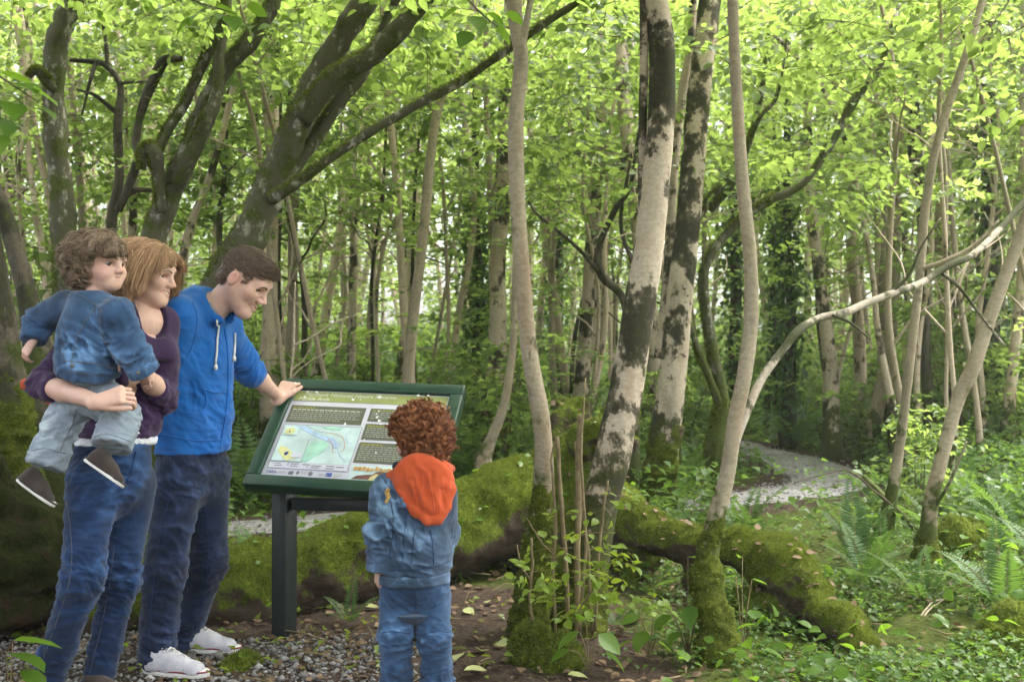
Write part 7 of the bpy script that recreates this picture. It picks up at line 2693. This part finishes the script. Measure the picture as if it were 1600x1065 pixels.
    f.chain([lh, lk_, la], [0.083, 0.060, 0.053], 0.04)
    f.cut(at(176, 692, 3.74), (0, 0, 1))
    fl = [(rk, 0.13, (0.3, 0, 1), 105, 0.007), (lk_, 0.13, (0.2, 0, 1), 105, 0.007), (rh, 0.15, (-0.6, 0, 1), 100, 0.004), (ra + np.array((0, 0, 0.12)), 0.12, (0.2, 0, 1), 110, 0.005), (la + np.array((0, 0, 0.12)), 0.12, (0.2, 0, 1), 110, 0.005)]
    jn, jb = g.build('jeans', t, base, M['denim_woman'], 0.005, 11, 13, fl)
    seam('seam', jn, base, jb, [(103, 770), (112, 850), (108, 910), (85, 980), (60, 1050)], 0.0010, M['stitch'])
    seam('seam', jn, base, jb, [(178, 860), (170, 920), (158, 980), (140, 1050)], 0.0010, M['stitch'])
    seam('fly_seam', jn, base, jb, [(212, 705), (208, 722), (203, 742), (190, 765)], 0.0022, M['stitch_dark'])
    # white vest under the top: a band at the waist and an edge at the neck
    g = Garment([at(176, 690, 3.74), waist], 0.24, 0.006)
    g.f.cap(at(178, 720, 3.75), at(192, 640, 3.77), 0.146, 0.126, 0.03, fw, 0.78)
    g.f.cut(at(176, 695, 3.74), (0, 0, -1))
    g.f.cut(at(190, 672, 3.74), (0, 0, 1))
    g.build('vest', t, base, M['white_cloth'], 0.003, 18, 4, [(at(178, 690, 3.6), 0.2, (0.1, 0, 1), 200, 0.004)])
    # purple top
    g = Garment([pel, rs, ls, rel, rwr, lel, lwr, neck], 0.2, 0.006)
    f = g.f
    f.chain([at(180, 700, 3.75), waist, chest, upper + np.array((0, 0, -0.01))], [0.146, 0.124, 0.124, 0.100], 0.05, fw, 0.76)
    f.ell(chest + fw * 0.062 + lw * 0.052 + np.array((0, 0, 0.01)), (0.058, 0.058, 0.060), None, 0.05)
    f.ell(chest + fw * 0.062 - lw * 0.052 + np.array((0, 0, 0.01)), (0.058, 0.058, 0.060), None, 0.05)
    f.cap(rs, ls, 0.056, 0.056, 0.05)
    rse = rel + (rwr - rel) * 0.24
    lse = lel + (lwr - lel) * 0.30
    f.cap(rs, rel, 0.050, 0.046, 0.04)
    f.cap(rel, rse, 0.046, 0.043, 0.02)
    f.cap(ls, lel, 0.051, 0.046, 0.04)
    f.cap(lel, lse, 0.046, 0.042, 0.02)
    f.cut(at(176, 681, 3.74), (0, 0, -1), lo=pel - np.array((0.3, 0.3, 0.3)), hi=pel + np.array((0.3, 0.3, 0.2)))
    f.cut(rse, rwr - rel, lo=rse - 0.09, hi=rse + 0.12)
    f.cut(lse, lwr - lel, lo=lse - 0.09, hi=lse + 0.09)
    f.cap(neck + fw * 0.03 + np.array((0, 0, 0.09)), neck + fw * 0.095 + np.array((0, 0, -0.080)), 0.072, 0.050, 0.01, op='sub')
    f.cap(neck + np.array((0, 0, 0.07)), neck + np.array((0, 0, -0.01)), 0.075, 0.06, 0.01, op='sub')
    fl = [(waist, 0.13, (0.4, 0, 1), 70, 0.007), (lel, 0.09, nrm(lel - ls), 120, 0.006), (ls + (lel - ls) * 0.5, 0.08, nrm(lel - ls), 90, 0.004), (rel, 0.09, nrm(rel - rs), 120, 0.006), (at(235, 660, 3.7), 0.1, (0.2, 0, 1), 90, 0.006)]
    tp, tb = g.build('top', t, base, M['purple'], 0.004, 10, 17, fl)
    seam('neck_edge', tp, base, tb, [(242, 478), (246, 492), (246, 505), (240, 514), (228, 519), (214, 518)], 0.0028, M['white_cloth'], 0.0)
    # wristband just past the toddler's cuff
    w = lwr - nrm(lwr - lel) * 0.045
    tdir = nrm(lwr - lel)
    e1 = nrm(np.cross(tdir, (0, 0, 1)))
    e2 = np.cross(tdir, e1)
    ringp = np.array([w + (e1 * math.cos(a) + e2 * math.sin(a)) * 0.030 for a in np.linspace(0, 6.283, 21)])
    V, F2 = tube(ringp - base, 0.0045, 6, False)
    M['band'] = plain('wristband_olive', (0.22, 0.18, 0.06), 0.6, 0.3, 0.3, 200)
    obj('wristband', mesh_np('wristband', V, F2, M['band']), t)
    for hx, Y in ((66, 3.70), (146, 3.80)):
        hp = at(hx - 10, 1080, Y)
        hp[2] = 0.008
        shoe(t, base, hp, np.array((0.8, -0.6, 0)), (0, 0, 1), 0.235, M['boot'], M['boot'])
    return dict(neck=neck)


build_woman()
# the orange bag that peeps out behind her elbow
bb = at(42, 598, 3.80)
bag = thing('shoulder_bag', 'small bright orange bag just showing behind the elbow of the purple sleeve', 'bag', bb)
f = Field(bb - 0.2, bb + 0.2, 0.005)
f.cap(bb + np.array((0.0, 0, 0.0)), bb + np.array((0.09, 0.03, -0.05)), 0.018, 0.04, 0.02)
f.cap(bb + np.array((-0.012, 0, 0.0)), bb + np.array((-0.012, 0, -0.012)), 0.012, 0.012, 0.01)
V, F = f.mesh()
obj('bag', mesh_np('bag', rumple(V, F, 0.003, 20, 3)[0] - bb, F, M['orange_cloth']), bag)
V, F = tube(spline([bb + np.array((0.02, 0.01, 0.02)), bb + np.array((0.09, 0.06, 0.15)), bb + np.array((0.2, 0.1, 0.27))], 5) - bb, 0.006, 6)
obj('strap', mesh_np('strap', V, F, M['navy_cloth']), bag)
# ================================================================== the toddler
def build_toddler():
    ft = facing(118)
    lt = np.cross((0, 0, 1), ft)
    base = at(135, 610, 3.46)
    t = thing('person', 'toddler in denim jacket and pale jeans carried on one arm, curly light brown hair', 'person', base)
    neck = at(150, 466, 3.44)
    chest = at(142, 515, 3.42)
    belly = at(138, 570, 3.42)
    pel = at(138, 606, 3.47)
    rs, re, rw = at(183, 492, 3.34), at(205, 545, 3.36), at(225, 580, 3.40)
    ls, le, lw_ = at(104, 478, 3.54), at(62, 500, 3.60), at(52, 532, 3.56)
    rh, rk, ra = at(163, 626, 3.42), at(192, 648, 3.40), at(174, 698, 3.34)
    lh, lk_, la = at(116, 628, 3.50), at(94, 672, 3.46), at(70, 728, 3.42)
    hs = 0.83
    R = basis(facing(64) + np.array((0, 0, -0.08)))
    hc = at(160, 413, 3.45)
    hd = head_field(hc, R, hs, 1.0, 0.05, neck + np.array((0, 0, -0.02)), 0.036)
    f = Field(lw_ - 0.1, lw_ + 0.1, 0.0028)
    hand(f, lw_, at(44, 545, 3.56) - lw_, np.array((-0.6, -0.8, 0)), 0.55, 1, (30, 35, 30), 25, 4, 0.026)
    tor = Field(pel - 0.2, neck + 0.2, 0.01)
    tor.chain([pel, belly, chest], [0.055, 0.06, 0.06], 0.03)
    f3 = Field(rw - 0.1, rw + 0.1, 0.0028)
    hand(f3, rw + np.array((0.0, 0.02, 0)), at(240, 600, 3.48) - rw, np.array((0.6, -0.4, 0.6)), 0.5, 1, (30, 35, 30), 25, 4, 0.026)
    body_mesh(t, base, [f, f3, tor], hd)
    eye_parts(t, base, hd, R, hs, (0.10, 1, -0.05), (0.03, 0.03, 0.03), 1, M['brow'], True, 0.0018)
    hl = lambda q: q[:, 2] > np.interp(q[:, 1], [-0.14, -0.04, 0.0, 0.03, 0.045, 0.09], [-0.08, -0.08, -0.045, 0.0, 0.034, 0.058])
    V, F, q = hair_cap(hc, R, hs, hl, 0.003, 0.0035, 1)
    N = vnormals(V, [F])
    r = np.random.default_rng(3)
    k = scalp(V, q, r, 620, 0.5 + sstep(-0.02, 0.07, q[:, 2]))
    top = sstep(0.03, 0.09, q[k, 2])
    front = sstep(0.03, 0.08, q[k, 1])
    # swept from the front parting across and back
    d = N[k] * 0.22 + R[:, 0][None] * 0.55 * (0.4 + front)[:, None] - R[:, 1][None] * (0.65 * (1 - front))[:, None] + R[:, 1][None] * (0.35 * front)[:, None]
    ln = np.interp(q[k, 2], [-0.08, 0.0, 0.1], [0.036, 0.056, 0.082]) * r.uniform(0.8, 1.2, len(k)) * (1 - 0.25 * front)
    ell = (hc + R @ (np.array((0, -0.012, 0.034)) * hs), R, np.array((0.082, 0.098, 0.088)) * hs)
    def clip(P):
        z = ((P - hc) @ R) / hs
        return (z[:, 1] > 0.040) & (z[:, 2] < 0.028)
    S = strands(V[k], d, ln, r, *ell, grav=0.42, per=18, spread=0.0045, width=0.0010, steps=12, wob=0.12, curl=0.007, turns=0.9, clip=clip)
    k2 = scalp(V, q, r, 260, np.clip(0.02 - q[:, 1], 0, 1) * (q[:, 2] < 0.05) + 1e-6)
    S2 = strands(V[k2], N[k2] * 0.45 - R[:, 1] * 0.2 + np.array((0, 0, -0.4)), 0.045, r, *ell, grav=0.3, per=16, spread=0.004, width=0.0010, steps=14, wob=0.1, curl=0.010, turns=1.7)
    strand_object('hair', t, base, [(V, F, np.full(len(V), 0.15)), S, S2], M['hair_toddler'])
    # jeans
    g = Garment([pel, rh, rk, ra, lh, lk_, la], 0.12, 0.005)
    f = g.f
    f.cap(pel + np.array((0, 0, 0.03)), pel + np.array((0, 0, -0.01)), 0.088, 0.090, 0.03, ft, 0.9)
    f.chain([rh, rk, ra], [0.064, 0.050, 0.052], 0.025)
    f.chain([lh, lk_, la], [0.064, 0.050, 0.052], 0.025)
    for a, b in ((rk, ra), (lk_, la)):
        d = nrm(a - b)
        f.cap(b + d * 0.005, b + d * 0.055, 0.063, 0.062, 0.008)
        f.cut(b + d * 0.0, -d, lo=b - 0.10, hi=b + 0.10)
    fl = [(rk, 0.08, (0.5, 0, 1), 130, 0.006), (lk_, 0.08, (-0.5, 0, 1), 130, 0.006), (pel, 0.1, (0.3, 0, 1), 120, 0.004), (ra, 0.07, (0.2, 0, 1), 160, 0.004), (la, 0.07, (0.2, 0, 1), 160, 0.004)]
    jn, jb = g.build('jeans', t, base, M['denim_pale'], 0.005, 14, 5, fl)
    seam('cuff_edge', jn, base, jb, [(48, 704), (72, 700), (104, 708)], 0.0025, M['denim_pale'], 0.001)
    seam('cuff_edge', jn, base, jb, [(146, 682), (170, 678), (206, 690)], 0.0025, M['denim_pale'], 0.001)
    seam('seam', jn, base, jb, [(120, 640), (112, 665), (100, 690), (94, 704)], 0.0014, M['stitch'])
    # jacket
    g = Garment([neck, pel, rs, rw, ls, lw_, le], 0.13, 0.005)
    f = g.f
    hem = at(137, 584, 3.42)
    ax = nrm(chest - pel)
    f.chain([hem - ax * 0.03, belly, chest, at(147, 482, 3.43)], [0.100, 0.107, 0.107, 0.076], 0.04, ft, 0.86)
    f.cap(rs, ls, 0.046, 0.046, 0.035)
    f.cap(rs, re, 0.054, 0.050, 0.025)
    f.cap(re, rw, 0.049, 0.046, 0.02)
    f.cap(ls, le, 0.050, 0.046, 0.025)
    f.cap(le, lw_, 0.046, 0.041, 0.02)
    # collar
    cn = neck + np.array((0, 0, -0.008))
    ring_ = [cn + (ft * math.cos(a) + lt * math.sin(a)) * 0.062 + np.array((0, 0, -0.012 * math.cos(a))) for a in np.linspace(0.5, 5.8, 9)]
    f.chain(ring_, [0.013] * 9, 0.012)
    f.cap(cn + np.array((0, 0, 0.10)), cn + np.array((0, 0, -0.01)), 0.062, 0.050, 0.008, op='sub')
    f.cut(hem, -ax, lo=hem - np.array((0.16, 0.2, 0.12)), hi=hem + np.array((0.14, 0.2, 0.08)))
    f.cut(rw, rw - re, lo=rw - 0.08, hi=rw + 0.08)
    f.cut(lw_, lw_ - le, lo=lw_ - 0.08, hi=lw_ + 0.08)
    fl = [(re, 0.07, nrm(rw - rs), 120, 0.007), (le, 0.07, nrm(lw_ - ls), 120, 0.007), (at(150, 540, 3.32), 0.09, (0.6, 0, 1), 80, 0.006), (rs, 0.06, (1, 0, 0.6), 90, 0.005), (at(110, 540, 3.35), 0.08, (0.9, 0, .4), 80, 0.005)]
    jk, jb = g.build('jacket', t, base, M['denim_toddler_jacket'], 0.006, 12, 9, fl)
    for pts, w in (([(104, 452), (130, 464), (152, 478), (160, 486)], 0.0022), ([(150, 480), (135, 500), (122, 525), (114, 552), (112, 572)], 0.0022), ([(104, 458), (96, 485), (86, 515), (82, 540)], 0.0022),
                   ([(158, 484), (158, 510), (166, 540), (182, 560), (198, 572)], 0.0022), ([(150, 486), (170, 472), (186, 468)], 0.0018), ([(100, 564), (130, 566), (160, 570), (186, 580)], 0.0024), ([(98, 580), (130, 583), (160, 586)], 0.0018)):
        seam('seam', jk, base, jb, pts, w * 0.55, M['stitch'], 0.0008)
    # turned-back cuff with its button
    d = nrm(rw - re)
    g = Garment([rw, re], 0.09, 0.004)
    g.f.cap(rw - d * 0.035, rw + d * 0.004, 0.052, 0.052, 0.01)
    g.f.cut(rw + d * 0.004, d)
    g.f.cut(rw - d * 0.034, -d)
    cf, cb = g.build('cuff', jk, base, M['denim_toddler_jacket'], 0.002, 30, 4)
    for pts in ([(204, 582), (214, 590)], ):
        pass
    def button(px, py, bvh, parent):
        P = on_cloth(bvh, [(px, py), (px + .5, py), (px + 1, py)], 0.002, 2)
        if len(P):
            V, F2 = tube(np.array([P[0], P[0] - nrm(P[0] - CAM) * 0.004]) - base, 0.0065, 10)
            obj('button', mesh_np('button', V, F2, M['metal_button']), parent)
    button(216, 582, cb, cf)
    button(113, 571, jb, jk)
    button(190, 592, jb, jk)
    for a, b, L0 in ((ra, rk, 0.150), (la, lk_, 0.150)):
        dn = nrm(a - b)
        heel = a + dn * 0.062 - np.array((0.03, 0.0, -0.01))
        shoe(t, base, heel - np.array((0.035, 0, 0)), np.array((0.80, -0.10, -0.52)), nrm(-dn * 0.8 + np.array((0.35, 0, 0.5))), 0.150, M['canvas_brown'], M['rubber_white'], M['canvas_brown'], 0.012)


build_toddler()


# ================================================================== the boy
def build_boy():
    fb = facing(203)
    lb_ = np.cross((0, 0, 1), fb)                    # his left: the picture's left
    base = at(650, 1090, 3.76)
    base[2] = 0
    t = thing('person', 'child seen from behind with curly auburn hair, denim jacket and orange hood', 'person', base)
    neck = at(656, 728, 3.76)
    chest = at(650, 790, 3.76)
    belly = at(648, 860, 3.76)
    pel = at(650, 915, 3.76)
    ls, le, lw_ = at(606, 764, 3.76), at(595, 834, 3.72), at(592, 886, 3.74)
    rs, re, rw = at(690, 766, 3.76), at(694, 832, 3.82), at(680, 862, 3.97)
    lh, lk_, la = at(622, 925, 3.76), at(618, 995, 3.75), at(622, 1068, 3.77)
    rh, rk, ra = at(676, 925, 3.77), at(680, 995, 3.75), at(684, 1068, 3.78)
    hs = 0.88
    R = basis(facing(236) + np.array((0, 0, -0.15)))
    hc = at(655, 686, 3.78)
    hd = head_field(hc, R, hs, 0.7, 0.0, neck + np.array((0, 0, -0.03)), 0.042)
    f = Field(lw_ - 0.13, lw_ + 0.1, 0.0028)
    hand(f, lw_, np.array((-0.04, 0.08, -0.9)), np.array((-0.75, -0.5, 0)), 0.62, -1, (22, 28, 20), 22, 4, 0.027)
    tor = Field(pel - 0.25, neck + 0.25, 0.01)
    tor.chain([pel, belly, chest], [0.062, 0.065, 0.075], 0.03)
    body_mesh(t, base, [f, tor], hd)
    eye_parts(t, base, hd, R, hs, (0, 1, -0.2), (0.06, 0.05, 0.04), 1, M['brow'])
    hl = lambda q: q[:, 2] > np.interp(q[:, 1], [-0.14, -0.05, 0.0, 0.03, 0.05, 0.09], [-0.075, -0.075, -0.045, 0.0, 0.03, 0.05])
    V, F, q = hair_cap(hc, R, hs, hl, 0.010, 0.0035, 0.7)
    N = vnormals(V, [F])
    r = np.random.default_rng(4)
    k = scalp(V, q, r, 850)
    ell = (hc + R @ (np.array((0, -0.012, 0.030)) * hs), R, np.array((0.086, 0.104, 0.092)) * hs)
    a = r.random(len(k)) * 6.28
    d = N[k] * 0.4 + r.normal(0, 0.5, (len(k), 3))
    S = strands(V[k], d, r.uniform(0.032, 0.052, len(k)), r, *ell, grav=0.30, per=16, spread=0.0030, width=0.0011, steps=16, wob=0.10, curl=0.0085, turns=1.6, clip=lambda P: (((P - hc) @ R)[:, 1] > 0.036 * hs) & (((P - hc) @ R)[:, 2] < 0.022 * hs))
    strand_object('hair', t, base, [(V, F, np.full(len(V), 0.1)), S], M['hair_boy'])
    # jeans
    g = Garment([pel, lh, lk_, la, rh, rk, ra], 0.13, 0.005)
    f = g.f
    f.cap(pel + np.array((0, 0, 0.06)), pel + np.array((0, 0, 0.02)), 0.098, 0.102, 0.02, fb, 0.84)
    f.chain([lh, lk_, la + np.array((0, 0, -0.01))], [0.062, 0.053, 0.055], 0.032)
    f.chain([rh, rk, ra + np.array((0, 0, -0.01))], [0.062, 0.053, 0.057], 0.032)
    for b in (la, ra):
        f.cut(b + np.array((0, 0, -0.028)), (0, 0, -1), lo=b - 0.1, hi=b + 0.1)
    fl = [(lk_, 0.08, (0.2, 0, 1), 110, 0.006), (rk, 0.08, (-0.2, 0, 1), 110, 0.006), (la, 0.08, (0.3, 0, 1), 150, 0.010), (ra, 0.08, (-0.3, 0, 1), 150, 0.010), (lh, 0.08, (0.8, 0, 1), 110, 0.005), (rh, 0.08, (-0.8, 0, 1), 110, 0.005)]
    jn, jb = g.build('jeans', t, base, M['denim_jeans_boy'], 0.0055, 12, 25, fl)
    for pts in ([(606, 925), (616, 940), (632, 946), (646, 945)], [(654, 946), (670, 950), (690, 942)], [(595, 988), (615, 986), (640, 990)], [(662, 990), (684, 985), (702, 988)], [(648, 912), (649, 930), (649, 948)]):
        seam('seam', jn, base, jb, pts, 0.0014, M['stitch_dark'], 0.0006)
    for px, Y in ((622, 3.72), (684, 3.73)):
        hp = at(px, 1080, Y)
        hp[2] = 0.006
        shoe(t, base, hp, np.array((-0.15 if px < 650 else 0.15, 1, 0)), (0, 0, 1), 0.185, M['boot'], M['navy_cloth'])
    # jacket
    g = Garment([neck, pel, ls, lw_, rs, rw, re], 0.14, 0.005)
    f = g.f
    hem = at(648, 908, 3.76)
    f.chain([hem + np.array((0, 0, -0.03)), belly, chest, at(652, 752, 3.76)], [0.122, 0.124, 0.124, 0.090], 0.035, fb, 0.80)
    f.cap(ls, rs, 0.046, 0.046, 0.04)
    f.cap(ls, le, 0.054, 0.049, 0.025)
    f.cap(le, lw_, 0.049, 0.043, 0.02)
    f.cap(rs, re, 0.050, 0.046, 0.025)
    f.cap(re, rw, 0.052, 0.046, 0.02)
    f.cut(hem, (0, 0, -1), lo=hem - np.array((0.115, 0.2, 0.1)), hi=hem + np.array((0.2, 0.2, 0.08)))
    f.cut(lw_, lw_ - le, lo=lw_ - np.array((0.09, 0.09, 0.09)), hi=lw_ + np.array((0.075, 0.09, 0.05)))
    f.cap(neck + np.array((0, 0, 0.10)), neck + np.array((0, 0, 0.0)), 0.07, 0.055, 0.01, op='sub')
    fl = [(le, 0.09, nrm(lw_ - ls), 90, 0.010), (at(625, 830, 3.64), 0.09, (1, 0, 0.7), 80, 0.008), (re, 0.07, nrm(rw - rs), 110, 0.006), (at(650, 870, 3.6), 0.11, (0.3, 0, 1), 80, 0.005), (at(610, 775, 3.66), 0.07, (1, 0, 0.4), 80, 0.006)]
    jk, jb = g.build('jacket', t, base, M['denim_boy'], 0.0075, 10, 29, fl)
    for pts in ([(648, 826), (645, 850), (642, 886)], [(636, 800), (632, 830), (628, 880)], [(672, 826), (676, 850), (678, 884)], [(606, 890), (640, 890), (680, 884), (702, 876)], [(600, 760), (612, 790), (614, 830), (608, 870)], [(596, 742), (606, 758), (618, 772)]):
        seam('seam', jk, base, jb, pts, 0.0013, M['stitch_dark'], 0.0008)
    # waistband and cuff
    g = Garment([hem], 0.2, 0.005)
    g.f.cap(hem + np.array((0, 0, 0.05)), hem + np.array((0, 0, -0.03)), 0.128, 0.126, 0.01, fb, 0.80)
    g.f.cut(hem + np.array((0, 0, -0.004)), (0, 0, -1))
    g.f.cut(hem + np.array((0, 0, 0.034)), (0, 0, 1))
    g.build('waistband', jk, base, M['denim_boy'], 0.002, 20, 4)
    d = nrm(lw_ - le)
    g = Garment([lw_], 0.1, 0.004)
    g.f.cap(lw_ - d * 0.05, lw_ + d * 0.004, 0.048, 0.046, 0.01)
    g.f.cut(lw_ + d * 0.003, d)
    g.f.cut(lw_ - d * 0.040, -d)
    g.build('cuff', jk, base, M['denim_boy'], 0.002, 20, 4)
    # tan badge on the shoulder
    P = on_cloth(jb, [(607, 762), (606, 770), (608, 778), (603, 786)], 0.003, 5)
    if len(P) > 3:
        V, F2 = tube(P - base, np.interp(np.linspace(0, 1, len(P)), [0, .3, .7, 1], [0.006, 0.010, 0.008, 0.005]), 6)
        M['badge'] = plain('badge_gold', (0.38, 0.25, 0.08), 0.8, 0.2, 0.5, 150)
        obj('badge', mesh_np('badge', V, F2, M['badge']), jk)
    # hood
    g = Garment([at(606, 735, 3.7), at(715, 830, 3.6), neck], 0.13, 0.0045)
    f = g.f
    Yb = 3.635
    f.cap(at(655, 745, 3.672), at(676, 792, 3.652), 0.088, 0.042, 0.02, (0.0, 1, 0.1), 0.34)
    f.cap(at(640, 745, 3.672), at(672, 788, 3.652), 0.055, 0.040, 0.02, (0, 1, 0), 0.42)
    f.cap(at(686, 745, 3.672), at(684, 788, 3.652), 0.045, 0.038, 0.02, (0, 1, 0), 0.42)
    rim = [at(612, 744, 3.70), at(626, 768, 3.668), at(648, 798, 3.648), at(668, 813, 3.642), at(686, 811, 3.642), at(700, 792, 3.652), at(707, 762, 3.68), at(702, 734, 3.72)]
    f.chain(rim, [0.010, 0.012, 0.014, 0.015, 0.015, 0.013, 0.012, 0.010], 0.010)
    col = [at(608, 742, 3.72), at(630, 730, 3.72), at(660, 735, 3.69), at(690, 728, 3.71), at(704, 732, 3.76)]
    f.chain(col, [0.014, 0.018, 0.02, 0.018, 0.014], 0.02)
    # the hollow of the hood between rim and folds
    f.cap(at(692, 765, 3.64), at(692, 792, 3.63), 0.010, 0.009, 0.012, op='sub')
    f.cap(neck + np.array((0, 0, 0.12)), neck + np.array((0, 0, 0.0)), 0.075, 0.058, 0.01, op='sub')
    hb = None
    ho, hb = g.build('hood', jk, base, M['orange_cloth'], 0.0035, 14, 8, [(at(660, 765, 3.66), 0.07, (1, 0, 0.3), 85, 0.007)])
    seam('hood_seam', ho, base, hb, [(668, 735), (673, 760), (677, 785), (679, 805)], 0.0022, M['orange_cloth'], 0.0005)
    # dark lining round the neck
    g = Garment([neck], 0.12, 0.005)
    g.f.chain([at(620, 728, 3.74), at(640, 728, 3.705), at(665, 730, 3.695), at(690, 722, 3.72)], [0.016, 0.020, 0.020, 0.016], 0.02)
    g.f.cap(neck + np.array((0, 0, -0.02)), neck + np.array((0, 0, 0.012)), 0.062, 0.055, 0.02)
    g.build('collar', jk, base, M['navy_cloth'], 0.002)


build_boy()

# ================================================================== the moist air of the wood
V, F = box_vf(0, 25, 11.5, 232, 202, 26.0)
hz = obj('haze', mesh_np('haze', V, F, smooth=False))
m = bpy.data.materials.new('haze')
m.use_nodes = True
for n in list(m.node_tree.nodes):
    m.node_tree.nodes.remove(n)
ho = m.node_tree.nodes.new('ShaderNodeOutputMaterial')
hv = m.node_tree.nodes.new('ShaderNodeVolumePrincipled')
hv.inputs['Color'].default_value = (0.93, 0.97, 0.90, 1)
hv.inputs['Density'].default_value = 0.0018
hv.inputs['Anisotropy'].default_value = 0.2
m.node_tree.links.new(hv.outputs[0], ho.inputs['Volume'])
hz.data.materials.append(m)
tag(hz, 'pale moist air between the trees', None, None, 'stuff')

# ================================================================== labels: where two still share one, say which is which
shared = {}
for o in list(scene.objects):
    if o.get('category') and o.get('label') and o.get('kind') != 'stuff':
        shared.setdefault(o['label'], []).append(o)
for lab, os_ in shared.items():
    if 1 < len(os_) <= 3 and len(lab.split()) <= 14:
        os_.sort(key=lambda o: o.location.x / max(o.location.y, 0.1))
        for o, w in zip(os_, ('left one', 'right one') if len(os_) == 2 else ('left one', 'middle one', 'right one')):
            o['label'] = lab + ', ' + w
